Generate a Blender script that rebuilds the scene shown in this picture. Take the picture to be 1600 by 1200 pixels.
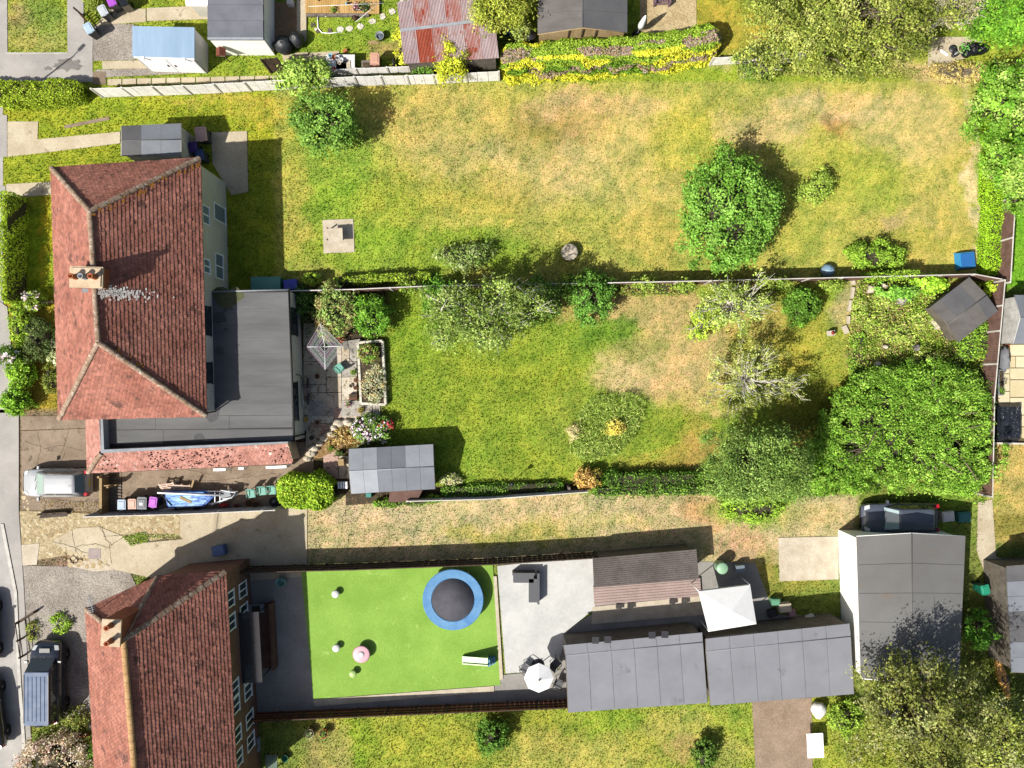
import bpy, math, random
import numpy as np
random.seed(7)
RNG = np.random.default_rng(11)
SC = bpy.context.scene
for o in list(bpy.data.objects):
    bpy.data.objects.remove(o)
COL = SC.collection

# ------------------------------------------------------------------ camera, sky, sun, exposure
H, S = 48.0, 25.0                      # drone height in metres, photo pixels per metre on the ground
cam = bpy.data.cameras.new('camera')
cam.sensor_width = 36.0
cam.lens = 36.0 * H / (1600 / S)
cam.clip_start, cam.clip_end = 0.5, 1500
co = bpy.data.objects.new('camera', cam)
co.location = (0, 0, H)
COL.objects.link(co)
SC.camera = co
SUN = (-0.74, -0.56, 1.0)              # towards the sun
w = bpy.data.worlds.new('World'); SC.world = w; w.use_nodes = True
nt = w.node_tree; nt.nodes.clear()
sky = nt.nodes.new('ShaderNodeTexSky'); sky.sky_type = 'NISHITA'; sky.sun_disc = False
sky.dust_density = 3.0; sky.ozone_density = .4
sky.sun_elevation = math.atan2(1.0, math.hypot(SUN[0], SUN[1]))
sky.sun_rotation = math.atan2(SUN[0], SUN[1])
bg = nt.nodes.new('ShaderNodeBackground'); bg.inputs[1].default_value = 0.07
wo = nt.nodes.new('ShaderNodeOutputWorld')
nt.links.new(sky.outputs[0], bg.inputs[0]); nt.links.new(bg.outputs[0], wo.inputs[0])
sl = bpy.data.lights.new('sun', 'SUN'); sl.energy = 4.9; sl.angle = math.radians(0.55); sl.color = (1.0, 0.955, 0.88)
so = bpy.data.objects.new('sun', sl); COL.objects.link(so)
import mathutils
so.rotation_euler = mathutils.Vector(SUN).to_track_quat('Z', 'Y').to_euler()
so.location = (-30, -22, 60)
vs = SC.view_settings
SC.display_settings.display_device = 'sRGB'
vs.view_transform = 'Standard'; vs.look = 'None'; vs.gamma = 1.0; vs.use_curve_mapping = False
vs.exposure = 0.8
SC.render.engine = 'CYCLES'
SC.cycles.max_bounces = 5; SC.cycles.diffuse_bounces = 3; SC.cycles.transparent_max_bounces = 6

# ------------------------------------------------------------------ small helpers
def G(px, py, z=0.0):
    """photo pixel of a point known to lie at height z -> ground coordinates (metres)"""
    k = (H - z) / H
    return ((px - 800) / S * k, (600 - py) / S * k)
def GL(pts, z=0.0): return [G(a, b, z) for a, b in pts]
def lin(h):
    v = [int(h[i:i + 2], 16) / 255 for i in (0, 2, 4)]
    return [x / 12.92 if x <= .04045 else ((x + .055) / 1.055) ** 2.4 for x in v]
def C(h, k=0.56):
    return tuple(min(.85, x * k) for x in lin(h))
MATS = {}
def mat(name, c, c2=None, c3=None, scale=1.2, grain=14., gamt=.22, rough=.85, bump=.25, metal=0., island=0., spot=.62, spec=.3, stretch=None, bdist=.02):
    """painted / mineral surface: two slow tones, stains, fine grain with relief"""
    if name in MATS: return MATS[name]
    m = bpy.data.materials.new(name); m.use_nodes = True; MATS[name] = m
    n = m.node_tree.nodes; l = m.node_tree.links; n.clear()
    out = n.new('ShaderNodeOutputMaterial'); b = n.new('ShaderNodeBsdfPrincipled')
    l.new(b.outputs[0], out.inputs[0])
    b.inputs['Roughness'].default_value = rough; b.inputs['Metallic'].default_value = metal
    b.inputs['Specular IOR Level'].default_value = spec
    g = n.new('ShaderNodeNewGeometry'); pos = g.outputs['Position']
    if stretch:
        mp = n.new('ShaderNodeMapping'); mp.inputs['Scale'].default_value = stretch
        l.new(pos, mp.inputs[0]); pos = mp.outputs[0]
    def noise(s, d=4, r=.6):
        t = n.new('ShaderNodeTexNoise'); t.inputs['Scale'].default_value = s; t.inputs['Detail'].default_value = d
        t.inputs['Roughness'].default_value = r; l.new(pos, t.inputs['Vector']); return t.outputs[0]
    def mix(f, a, bb, mode='MIX'):
        x = n.new('ShaderNodeMix'); x.data_type = 'RGBA'; x.blend_type = mode
        for s_, v in ((x.inputs[0], f), (x.inputs[6], a), (x.inputs[7], bb)):
            if isinstance(v, (int, float)): s_.default_value = v
            elif isinstance(v, tuple): s_.default_value = (*v[:3], 1)
            else: l.new(v, s_)
        return x.outputs[2]
    def rng(v, a, bb, x=0., y=1.):
        r = n.new('ShaderNodeMapRange'); l.new(v, r.inputs[0])
        for i, q in enumerate((a, bb, x, y)): r.inputs[i + 1].default_value = q
        return r.outputs[0]
    c2 = c2 or tuple(x * .82 for x in c)
    col = mix(rng(noise(scale), .36, .64), c, c2)
    if c3: col = mix(rng(noise(scale * 2.3, 5), spot, spot + .08), col, c3)
    fine = noise(grain, 3, .7)
    k = rng(fine, .3, .7, 1 - gamt, 1 + gamt)
    if island:
        r2 = rng(g.outputs['Random Per Island'], 0, 1, 1 - island, 1 + island)
        mm = n.new('ShaderNodeMath'); mm.operation = 'MULTIPLY'; l.new(k, mm.inputs[0]); l.new(r2, mm.inputs[1]); k = mm.outputs[0]
    cb = n.new('ShaderNodeCombineColor')
    for i in range(3): l.new(k, cb.inputs[i])
    l.new(mix(1., col, cb.outputs[0], 'MULTIPLY'), b.inputs['Base Color'])
    if bump:
        bm = n.new('ShaderNodeBump'); bm.inputs['Strength'].default_value = bump; bm.inputs['Distance'].default_value = bdist
        l.new(fine, bm.inputs['Height']); l.new(bm.outputs[0], b.inputs['Normal'])
    return m
def paint_mat(name, c, rough=.35, metal=0., coat=0., spec=.5):
    m = mat(name, c, tuple(x * .94 for x in c), scale=3, grain=30, gamt=.04, rough=rough, bump=.03, metal=metal, spec=spec)
    for b in m.node_tree.nodes:
        if b.type == 'BSDF_PRINCIPLED': b.inputs['Coat Weight'].default_value = coat
    return m
def attr_mat(name, transl, rough, grain=None, amt=.25, bump=0.):
    m = bpy.data.materials.new(name); m.use_nodes = True
    n = m.node_tree.nodes; l = m.node_tree.links; n.clear()
    out = n.new('ShaderNodeOutputMaterial'); b = n.new('ShaderNodeBsdfPrincipled')
    b.inputs['Roughness'].default_value = rough; b.inputs['Specular IOR Level'].default_value = .12 if transl else .1
    a = n.new('ShaderNodeAttribute'); a.attribute_name = 'col'; src = a.outputs['Color']
    if grain:
        g = n.new('ShaderNodeNewGeometry')
        t = n.new('ShaderNodeTexNoise'); t.inputs['Scale'].default_value = grain; t.inputs['Detail'].default_value = 5; t.inputs['Roughness'].default_value = .75
        l.new(g.outputs['Position'], t.inputs['Vector'])
        r = n.new('ShaderNodeMapRange'); l.new(t.outputs[0], r.inputs[0])
        for i, q in enumerate((.3, .7, 1 - amt, 1 + amt)): r.inputs[i + 1].default_value = q
        cb = n.new('ShaderNodeCombineColor')
        for i in range(3): l.new(r.outputs[0], cb.inputs[i])
        x = n.new('ShaderNodeMix'); x.data_type = 'RGBA'; x.blend_type = 'MULTIPLY'; x.inputs[0].default_value = 1
        l.new(src, x.inputs[6]); l.new(cb.outputs[0], x.inputs[7]); src = x.outputs[2]
        if bump:
            bm = n.new('ShaderNodeBump'); bm.inputs['Strength'].default_value = bump; bm.inputs['Distance'].default_value = .05
            l.new(t.outputs[0], bm.inputs['Height']); l.new(bm.outputs[0], b.inputs['Normal'])
    l.new(src, b.inputs['Base Color'])
    if transl:
        tr = n.new('ShaderNodeBsdfTranslucent'); l.new(src, tr.inputs[0])
        ms = n.new('ShaderNodeMixShader'); ms.inputs[0].default_value = transl
        l.new(b.outputs[0], ms.inputs[1]); l.new(tr.outputs[0], ms.inputs[2]); l.new(ms.outputs[0], out.inputs[0])
    else: l.new(b.outputs[0], out.inputs[0])
    return m
LEAF = attr_mat('leaf', .24, .6)
BLADE = attr_mat('grass_blade', .25, .7)
TURF = attr_mat('turf', 0, .95, 11., .44, .6)
def glass(name, c, rough=.06):
    return paint_mat(name, c, rough, 0., .3, .8)

# ------------------------------------------------------------------ object building
def link(o, parent=None, label=None, cat=None, group=None, kind=None):
    COL.objects.link(o)
    if parent: o.parent = parent
    for k_, v in (('label', label), ('category', cat), ('group', group), ('kind', kind)):
        if v: o[k_] = v
    return o
def root(name, label, cat, loc=(0, 0, 0), group=None, rz=0.):
    o = bpy.data.objects.new(name, None); o.empty_display_size = .2
    o.location = loc; o.rotation_euler = (0, 0, rz)
    return link(o, None, label, cat, group)
def base_of(p):
    while p.parent: p = p.parent
    return np.array(p.location)
class MB:
    """collects polygons in world coordinates and links them as ONE mesh object"""
    def __init__(s): s.v = []; s.f = []; s.m = []; s.mats = []; s.sm = []
    def mi(s, m):
        if m not in s.mats: s.mats.append(m)
        return s.mats.index(m)
    def add(s, vs, fs, m, smooth=False):
        b = len(s.v); s.v += [tuple(q) for q in vs]; i = s.mi(m)
        for f in fs: s.f.append([b + k for k in f]); s.m.append(i); s.sm.append(smooth)
        return s
    def quad(s, pts, m): return s.add(pts, [list(range(len(pts)))], m)
    def prism(s, poly, z0, z1, m, side=None):
        n = len(poly); a = sum(poly[i][0] * poly[(i + 1) % n][1] - poly[(i + 1) % n][0] * poly[i][1] for i in range(n))
        if a < 0: poly = poly[::-1]
        vs = [(x, y, z0) for x, y in poly] + [(x, y, z1) for x, y in poly]
        s.add(vs, [list(range(n, 2 * n)), list(range(n - 1, -1, -1))], m)
        return s.add(vs, [[i, (i + 1) % n, n + (i + 1) % n, n + i] for i in range(n)], side or m)
    def box(s, cx, cy, z0, sx, sy, sz, m, rz=0., top=(1., 1.), off=(0., 0.)):
        c_, s_ = math.cos(rz), math.sin(rz); vs = []
        for z, kx, ky, ox, oy in ((z0, 1, 1, 0, 0), (z0 + sz, top[0], top[1], off[0], off[1])):
            for a, b in ((-1, -1), (1, -1), (1, 1), (-1, 1)):
                x, y = a * sx / 2 * kx + ox, b * sy / 2 * ky + oy
                vs.append((cx + x * c_ - y * s_, cy + x * s_ + y * c_, z))
        return s.add(vs, [[3, 2, 1, 0], [4, 5, 6, 7], [0, 1, 5, 4], [1, 2, 6, 5], [2, 3, 7, 6], [3, 0, 4, 7]], m)
    def hexa(s, v8, m):
        return s.add(v8, [[3, 2, 1, 0], [4, 5, 6, 7], [0, 1, 5, 4], [1, 2, 6, 5], [2, 3, 7, 6], [3, 0, 4, 7]], m)
    def tube(s, pts, r, m, n=6, cap=True):
        P = [np.array(p, float) for p in pts]; k = len(P)
        R = r if hasattr(r, '__len__') else [r] * k
        vs = []; up0 = np.array((.31, .17, .93))
        for i in range(k):
            d = P[min(i + 1, k - 1)] - P[max(i - 1, 0)]; d /= np.linalg.norm(d) + 1e-9
            u = np.cross(d, up0 if abs(d @ up0) < .95 else np.array((1., 0, 0))); u /= np.linalg.norm(u) + 1e-9; v = np.cross(d, u)
            for j in range(n):
                t = 2 * math.pi * j / n; vs.append(P[i] + R[i] * (math.cos(t) * u + math.sin(t) * v))
        fs = [[i * n + j, i * n + (j + 1) % n, (i + 1) * n + (j + 1) % n, (i + 1) * n + j] for i in range(k - 1) for j in range(n)]
        if cap: fs += [list(range(n - 1, -1, -1)), [(k - 1) * n + j for j in range(n)]]
        return s.add(vs, fs, m, True)
    def lathe(s, prof, c, m, n=16, sy=1., axis='z'):
        vs = []
        for r, z in prof:
            for j in range(n):
                t = 2 * math.pi * j / n
                if axis == 'z': vs.append((c[0] + r * math.cos(t), c[1] + r * math.sin(t) * sy, c[2] + z))
                elif axis == 'y': vs.append((c[0] + r * math.cos(t), c[1] + z, c[2] + r * math.sin(t)))
                else: vs.append((c[0] + z, c[1] + r * math.cos(t), c[2] + r * math.sin(t)))
        k = len(prof)
        fs = [[i * n + j, i * n + (j + 1) % n, (i + 1) * n + (j + 1) % n, (i + 1) * n + j] for i in range(k - 1) for j in range(n)]
        fs += [list(range(n - 1, -1, -1)), [(k - 1) * n + j for j in range(n)]]
        return s.add(vs, fs, m, True)
    def blob(s, c, r, m, n=10, k=6, jit=.12, seed=1):
        rg = np.random.default_rng(seed); vs = []; fs = []
        for i in range(k + 1):
            a = math.pi * i / k
            for j in range(n):
                t = 2 * math.pi * j / n; q = 1 + jit * (rg.random() - .5) * 2
                vs.append((c[0] + r[0] * q * math.sin(a) * math.cos(t), c[1] + r[1] * q * math.sin(a) * math.sin(t), c[2] - r[2] * math.cos(a) * q))
        fs = [[i * n + j, i * n + (j + 1) % n, (i + 1) * n + (j + 1) % n, (i + 1) * n + j] for i in range(k) for j in range(n)]
        return s.add(vs, fs, m, True)
    def obj(s, name, parent=None, label=None, cat=None, group=None, kind=None):
        V = np.array(s.v, float)
        if parent is None:
            o0 = np.array(((V[:, 0].min() + V[:, 0].max()) / 2, (V[:, 1].min() + V[:, 1].max()) / 2, V[:, 2].min())) if kind != 'structure' else np.zeros(3)
        else: o0 = base_of(parent)
        me = bpy.data.meshes.new(name); me.from_pydata((V - o0).tolist(), [], s.f)
        for m in s.mats: me.materials.append(m)
        me.polygons.foreach_set('material_index', s.m); me.polygons.foreach_set('use_smooth', s.sm); me.update()
        o = bpy.data.objects.new(name, me)
        if parent is None: o.location = o0
        return link(o, parent, label, cat, group, kind)
def copy_tree(o, parent=None, **kw):
    c = o.copy(); COL.objects.link(c)
    if parent: c.parent = parent
    for k_, v in kw.items(): c[k_] = v
    for ch in list(o.children): copy_tree(ch, c)
    return c
def piece(name, mesh, parent, loc, rz=0., sc=(1, 1, 1), rx=0., ry=0.):
    """one brick / tile / board: an object of its own that shares its mesh; loc is in world coordinates"""
    o = bpy.data.objects.new(name, mesh); o.location = np.array(loc, float) - base_of(parent); o.rotation_euler = (rx, ry, rz); o.scale = sc
    return link(o, parent)
def box_mesh(name, sx, sy, sz, m, bev=0.):
    b = MB()
    if bev: b.box(0, 0, 0, sx, sy, sz - bev, m); b.box(0, 0, sz - bev, sx, sy, bev, m, top=((sx - 2 * bev) / sx, (sy - 2 * bev) / sy))
    else: b.box(0, 0, 0, sx, sy, sz, m)
    me = bpy.data.meshes.new(name); me.from_pydata(b.v, [], b.f); me.materials.append(m); me.update(); return me
PAVED = []
def sheet(name, poly, z, m, zb=-.3, keep_grass=False, **kw):
    p = GL(poly)
    if not keep_grass: PAVED.append(np.array(p))
    return MB().prism(p, zb, z, m).obj(name, kind='structure', **kw)
def inside(P, poly):
    x, y = P[:, 0], P[:, 1]; r = np.zeros(len(P), bool); n = len(poly)
    for i in range(n):
        (x1, y1), (x2, y2) = poly[i], poly[(i + 1) % n]
        if y1 == y2: continue
        r ^= ((y1 > y) != (y2 > y)) & (x < (x2 - x1) * (y - y1) / (y2 - y1) + x1)
    return r
LAT = RNG.random((256, 256))
def vnoise(x, y):
    xi = np.floor(x).astype(int); yi = np.floor(y).astype(int); fx = x - xi; fy = y - yi
    fx = fx * fx * (3 - 2 * fx); fy = fy * fy * (3 - 2 * fy)
    g = lambda a, b: LAT[a % 256, b % 256]
    return (g(xi, yi) * (1 - fx) + g(xi + 1, yi) * fx) * (1 - fy) + (g(xi, yi + 1) * (1 - fx) + g(xi + 1, yi + 1) * fx) * fy
def fbm(x, y, o=4):
    r = 0; a = .5
    for i in range(o): r = r + a * vnoise(x * 2 ** i + 17 * i, y * 2 ** i + 31 * i); a *= .5
    return r / (1 - .5 ** o)

# ------------------------------------------------------------------ foliage
def rand_unit(n):
    v = RNG.normal(size=(n, 3)); return v / np.linalg.norm(v, axis=1)[:, None]
def pal(hexes, k=.92):
    p = np.array([C(h, k) for h in hexes]); d = np.maximum(0, p[:, 1] - p[:, 0])
    p[:, 0] += .2 * d; p[:, 1] -= .05 * d; p[:, 2] -= .12 * np.minimum(d, p[:, 2]); return p
def leaf_mesh(name, P, N, size, col, parent, asp=.55, mat_=None, kind=None):
    n = len(P); N = N / (np.linalg.norm(N, axis=1)[:, None] + 1e-9)
    t = np.cross(N, rand_unit(n)); t /= np.linalg.norm(t, axis=1)[:, None] + 1e-9
    b = np.cross(N, t); s = np.asarray(size).reshape(-1, 1) * np.ones((n, 1)) / 2
    V = np.stack((P - t * s, P + b * s * asp + N * s * .15, P + t * s, P - b * s * asp + N * s * .15), 1).reshape(-1, 3)
    V -= base_of(parent)
    me = bpy.data.meshes.new(name)
    me.vertices.add(4 * n); me.vertices.foreach_set('co', V.astype(np.float32).ravel())
    me.loops.add(4 * n); me.loops.foreach_set('vertex_index', np.arange(4 * n, dtype=np.int32))
    me.polygons.add(n); me.polygons.foreach_set('loop_start', np.arange(0, 4 * n, 4, dtype=np.int32)); me.polygons.foreach_set('loop_total', np.full(n, 4, np.int32))
    at = me.attributes.new('col', 'FLOAT_COLOR', 'POINT')
    c4 = np.ones((4 * n, 4), np.float32); c4[:, :3] = np.repeat(np.clip(col, 0, .9), 4, 0); at.data.foreach_set('color', c4.ravel())
    me.materials.append(mat_ or LEAF); me.update(calc_edges=True)
    o = bpy.data.objects.new(name, me)
    return link(o, parent, kind=kind)
def leaf_cols(n, p, clump=None, nc=1, var=.4):
    """palette entry per clump with neighbours mixed in, then leaf to leaf variation"""
    k = len(p)
    if clump is None: a = p[RNG.integers(0, k, n)]
    else: a = (.6 * p[RNG.integers(0, k, nc)][clump] + .4 * p[RNG.integers(0, k, n)]) * (.78 + .42 * RNG.random((nc, 1)))[clump]
    return a * (1 + var * (RNG.random((n, 1)) * 2 - 1)) * (1 + .08 * (RNG.random((n, 3)) * 2 - 1))
def crown_pts(c, r, n, nc, cr, fill=.55, low=-.35, lob=.22, up=.75, sq=0., shear=0.):
    """leaf positions gathered in clumps on and inside an uneven ellipsoid"""
    d = rand_unit(nc * 3); d = d[d[:, 2] > low][:nc]; nc = len(d)
    az = np.arctan2(d[:, 1], d[:, 0]); ph = RNG.random(3) * 6.28
    q = 1 + lob * (np.sin(2 * az + ph[0]) * .5 + np.sin(3 * az + ph[1]) * .5 + np.sin(5 * az + ph[2]) * .4)
    rad = (fill + (1 - fill) * RNG.random(nc) ** .5) * q
    far = RNG.random(nc) < .16; rad[far] *= 1.06 + .2 * RNG.random(far.sum())
    if sq:
        hx = np.hypot(d[:, 0], d[:, 1]) + 1e-6; p_ = 2 + sq
        rad2 = (np.abs(d[:, 0] / hx) ** p_ + np.abs(d[:, 1] / hx) ** p_) ** (-1 / p_)
        hn = hx ** (1 / (1 + sq * .5)); dd = np.stack((d[:, 0] / hx * hn * rad2, d[:, 1] / hx * hn * rad2, np.sign(d[:, 2]) * np.abs(d[:, 2]) ** .6), 1)
    else: dd = d
    cc = dd * rad[:, None] * np.array(r)
    if sq:
        f_ = RNG.random(nc) < .78; q2 = RNG.random((nc, 2)) * 2 - 1; q2 /= np.maximum(1, (np.abs(q2[:, :1]) ** 4 + np.abs(q2[:, 1:]) ** 4) ** .25)
        m4 = (np.abs(q2[:, 0]) ** 4 + np.abs(q2[:, 1]) ** 4); zt = np.sqrt(np.clip(1 - m4, 0, 1)) * .9 + RNG.normal(size=nc) * .06 + (fbm(q2[:, 0] * 3 + 5, q2[:, 1] * 3 + 8, 3) - .5) * .3
        cc[f_] = (np.stack((q2[:, 0], q2[:, 1], zt), 1) * np.array(r))[f_]
    cc[:, 0] += shear * cc[:, 1] * np.clip(.35 - cc[:, 0] / r[0], 0, 1)
    cc += np.array(c)
    i = RNG.integers(0, nc, n)
    sz = cr * .8 * (.55 + .9 * RNG.random(nc))
    off = RNG.normal(size=(n, 3)) * sz[i][:, None] * np.array((.5, .5, .32))
    P = cc[i] + off
    N = off / (np.linalg.norm(off, axis=1)[:, None] + 1e-6) * .6 + rand_unit(n) * .8 + np.array((0, 0, up * .6)) + d[i] * .35
    return P, N, i, cc
BARK = mat('bark', C('8a7c66'), C('5f5546'), scale=4, grain=25, bump=.5, gamt=.3)
PALEBARK = mat('pale_bark', C('e6e0d4', .7), C('b8b2a2', .65), scale=4, grain=25, bump=.4, gamt=.25)
TWIG = mat('leaf_shaded_twig', C('4a4630'), C('36351f'), scale=3, grain=18, bump=.5, gamt=.35)  # brown darkened towards green: leaf shade inside the shrubs put into the colour
def limbs(name, base, tips, r0, m, parent, fork=.45, sag=.0, n=5, kind=None):
    b = MB(); base = np.array(base, float)
    for t in tips:
        t = np.array(t, float); mid = base + (t - base) * fork; mid[2] += .18 * np.linalg.norm(t[:2] - base[:2]) - sag
        mid[:2] += RNG.normal(size=2) * .12 * np.linalg.norm(t - base)
        p2 = (mid + t) / 2 + RNG.normal(size=3) * .06 * np.linalg.norm(t - base)
        b.tube([base, (base + mid) / 2 + RNG.normal(size=3) * .03, mid, p2, t], [r0, r0 * .75, r0 * .55, r0 * .35, r0 * .14], m, n, cap=False)
    return b.obj(name, parent, kind=kind)
def clear(P, zmin=.03):
    P[:, 2] = np.maximum(P[:, 2], zmin + RNG.random(len(P)) * .08); return P
def tree(px, py, rx, ry, z0, z1, palette, n, leaf, label, name='tree', cat='tree', nc=60, cr=.8, fill=.5, low=-.3, lob=.22, bark=None, trunk=None, r0=.14, twigs=0, group=None, k=.92, core=0., var=.4, asp=.55, sq=0., shear=0.):
    """px, py, rx, ry: crown as seen in the photo, at mid height"""
    bark = bark or BARK; zc = (z0 + z1) / 2; kk = (H - zc) / H
    x, y = G(px, py, zc); r = (rx / S * kk, ry / S * kk, (z1 - z0) / 2)
    bx, by = (trunk if trunk else (x, y))
    R = root(name, label, cat, (bx, by, 0), group)
    P, N, i, cc = crown_pts((x, y, zc), r, n, nc, cr, fill, low, lob, .75, sq, shear)
    cl = leaf_cols(n, pal(palette, k), i, len(cc), var)
    fork = np.array(((bx + x) / 2 * .5 + bx * .5, (by + y) / 2 * .5 + by * .5, max(.35, z0 + (z1 - z0) * .12)))
    MB().tube([(bx, by, -.05), (bx + (fork[0] - bx) * .3, by + (fork[1] - by) * .3, fork[2] * .5), fork], [r0 * 1.25, r0, r0 * .9], bark, 8).obj('trunk', R)
    step = max(1, len(cc) // 46)
    limbs('limbs', fork, cc[::step], r0 * .62, bark, R)
    if twigs:
        j = RNG.integers(0, len(cc), twigs); b = MB()
        for q in j:
            a = cc[q]; d = (a - fork); d /= np.linalg.norm(d) + 1e-6
            for _ in range(2):
                e = a + (d * .5 + rand_unit(1)[0] * .7 + np.array((0, 0, .22))) * cr * (.7 + RNG.random() * .8)
                s_ = a - d * cr * .9 + RNG.normal(size=3) * .12
                b.tube([s_, (s_ + e) / 2 + RNG.normal(size=3) * .08, e], [.022, .015, .006], bark, 4, cap=False)
        b.obj('twigs', R, kind='stuff')
    leaf_mesh('crown', clear(P), N, leaf * (.65 + .7 * RNG.random(n)), cl, R, asp)
    if core: MB().blob((x, y, zc), tuple(q * core for q in r), TWIG, 14, 8, .2, int(px)).obj('stems', R)
    return R
def bush(px, py, rx, ry, h, palette, n, leaf, label, name='bush', cat='bush', nc=40, cr=.35, fill=.75, lob=.15, group=None, k=.92, flowers=None, nf=0, fl=.11, var=.4, z0=0., asp=.6, core=.72):
    zc = z0 + h * .48; kk = (H - zc) / H; x, y = G(px, py, zc); r = (rx / S * kk, ry / S * kk, h * .52)
    R = root(name, label, cat, (x, y, z0), group)
    P, N, i, cc = crown_pts((x, y, zc), r, n, int(nc * 1.7), cr, fill, -.45, lob)
    cl = leaf_cols(n, pal(palette, k), i, len(cc), var)
    leaf_mesh('foliage', clear(P, z0 + .03), N, leaf * (.65 + .7 * RNG.random(n)), cl, R, asp)
    b = MB()
    if core: b.blob((x, y, z0 + h * .4), (r[0] * core, r[1] * core, h * .40), TWIG, 12, 7, .2, int(px + py))
    for q in range(5):
        a = 1.26 * q; b.tube([(x + .08 * math.cos(a), y + .08 * math.sin(a), z0 - .03), (x + r[0] * .35 * math.cos(a), y + r[1] * .35 * math.sin(a), z0 + h * .5), (x + r[0] * .6 * math.cos(a), y + r[1] * .6 * math.sin(a), z0 + h * .8)], [.04, .03, .01], TWIG, 5)
    b.obj('stems', R)
    if flowers:
        P2, N2, i2, c2 = crown_pts((x, y, zc + .06), tuple(q * 1.04 for q in r), nf, max(8, nf // 7), .22, .93, .1, lob, .8)
        leaf_mesh('flowers', clear(P2, z0 + .1), N2, fl * (.7 + .6 * RNG.random(nf)), leaf_cols(nf, pal(flowers, .85), i2, len(c2), .12), R, .9, kind='stuff')
    return R
def hedge(path, width, h, palette, n, leaf, label, name='hedge', cat='hedge', group=None, k=.92, colfn=None, z=0., rough=.14, asp=.6, batter=0.):
    """clipped hedge along a ground path (metres): leaves over a rounded box with a twiggy inside"""
    p = [np.array(q, float) for q in path]; seg = [np.linalg.norm(p[i + 1] - p[i]) for i in range(len(p) - 1)]; L = sum(seg)
    c = sum(p) / len(p); R = root(name, label, cat, (c[0], c[1], z), group)
    t = RNG.random(n) * L; acc = 0; X = np.zeros((n, 2)); T = np.zeros((n, 2))
    for i, s in enumerate(seg):
        m_ = (t >= acc) & (t <= acc + s); d = (p[i + 1] - p[i]) / s
        X[m_] = p[i] + d * (t[m_] - acc)[:, None]; T[m_] = d; acc += s
    nn = np.stack((-T[:, 1], T[:, 0]), 1)
    peri = 2 * h + width; u = RNG.random(n) * peri
    a = np.where(u < h, -width / 2, np.where(u > h + width, width / 2, u - h - width / 2)); zz = np.where(u < h, u, np.where(u > h + width, peri - u, h))
    dep = np.abs(RNG.normal(size=n)) * rough; bumpy = (fbm(X[:, 0] * 1.6 + 9, X[:, 1] * 1.6 + zz * 1.3 + a, 3) - .5) * .5
    ox = np.where(u < h, -1., np.where(u > h + width, 1., a / width)); oz = np.where((u >= h) & (u <= h + width), 1., .25)
    edge = np.clip((np.abs(a) / (width / 2) - .7) / .3, 0, 1) * np.clip((zz / h - .75) / .25, 0, 1) * .16
    a = a + ox * (bumpy - dep - edge); zz = np.maximum(.04, zz + oz * (bumpy - dep - edge))
    te = np.minimum(t, L - t); sh = np.clip(1 - te / (width * .5), 0, 1); a = a * np.sqrt(1 - .8 * sh ** 2); zz *= (1 - .25 * sh ** 2)
    a = a * (1 + batter * (1 - np.clip(zz / h, 0, 1)))
    P = np.concatenate((X + nn * a[:, None], (zz + z)[:, None]), 1)
    N = np.concatenate((nn * ox[:, None] * .8, (oz * .9)[:, None]), 1) + rand_unit(n) * .75
    cl = leaf_cols(n, pal(palette, k))
    if colfn is not None: cl = colfn(P, t / L, a / (width / 2), zz / h, cl)
    leaf_mesh('foliage', P, N, leaf * (.65 + .7 * RNG.random(n)), cl, R, asp)
    b = MB()
    for i in range(len(seg)):
        d = (p[i + 1] - p[i]) / seg[i]; e0 = .3 * width if i == 0 else 0; e1 = .3 * width if i == len(seg) - 1 else 0
        q0 = p[i] + d * e0; q1 = p[i + 1] - d * e1; cx, cy = (q0 + q1) / 2
        b.box(cx, cy, z, np.linalg.norm(q1 - q0), width * .74, h * .8, TWIG, math.atan2(d[1], d[0]), (.96, .8))
    b.obj('stems', R); return R
# ------------------------------------------------------------------ ground: one sheet, tinted by what grows on it and a patch of painted shade
BLOBS = []      # (px, py, rx, ry, hex, strength)
RECTS = []      # (x0, y0, x1, y1, hex, softness)
def rc(*a): RECTS.append(a)
def bl(*a): BLOBS.append(a)
rc(-200, 130, 440, 460, 'a3ad36', 6); rc(430, 125, 1535, 445, 'bab65c', 10)
rc(-200, -100, 1700, 128, '9fae3e', 6); rc(1085, -60, 1260, 85, 'b9ae45', 10)
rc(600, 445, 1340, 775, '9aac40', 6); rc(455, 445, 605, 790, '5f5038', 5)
rc(1320, 435, 1560, 640, '98a04a', 14); rc(1525, 100, 1568, 440, '86b52c', 4); rc(1570, 300, 1700, 450, '7fb432', 3)
rc(440, 772, 1340, 880, 'ccb98c', 5); rc(500, 1090, 1420, 1260, 'a4b048', 8); rc(1545, 690, 1700, 850, 'c8b068', 5)
rc(1500, 850, 1700, 1260, '7f8a45', 10); rc(-60, 455, 92, 652, 'b39f3c', 6); rc(-60, 430, 92, 470, '9aa62c', 5)
rc(28, 640, 440, 900, '94806a', 6)
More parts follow.
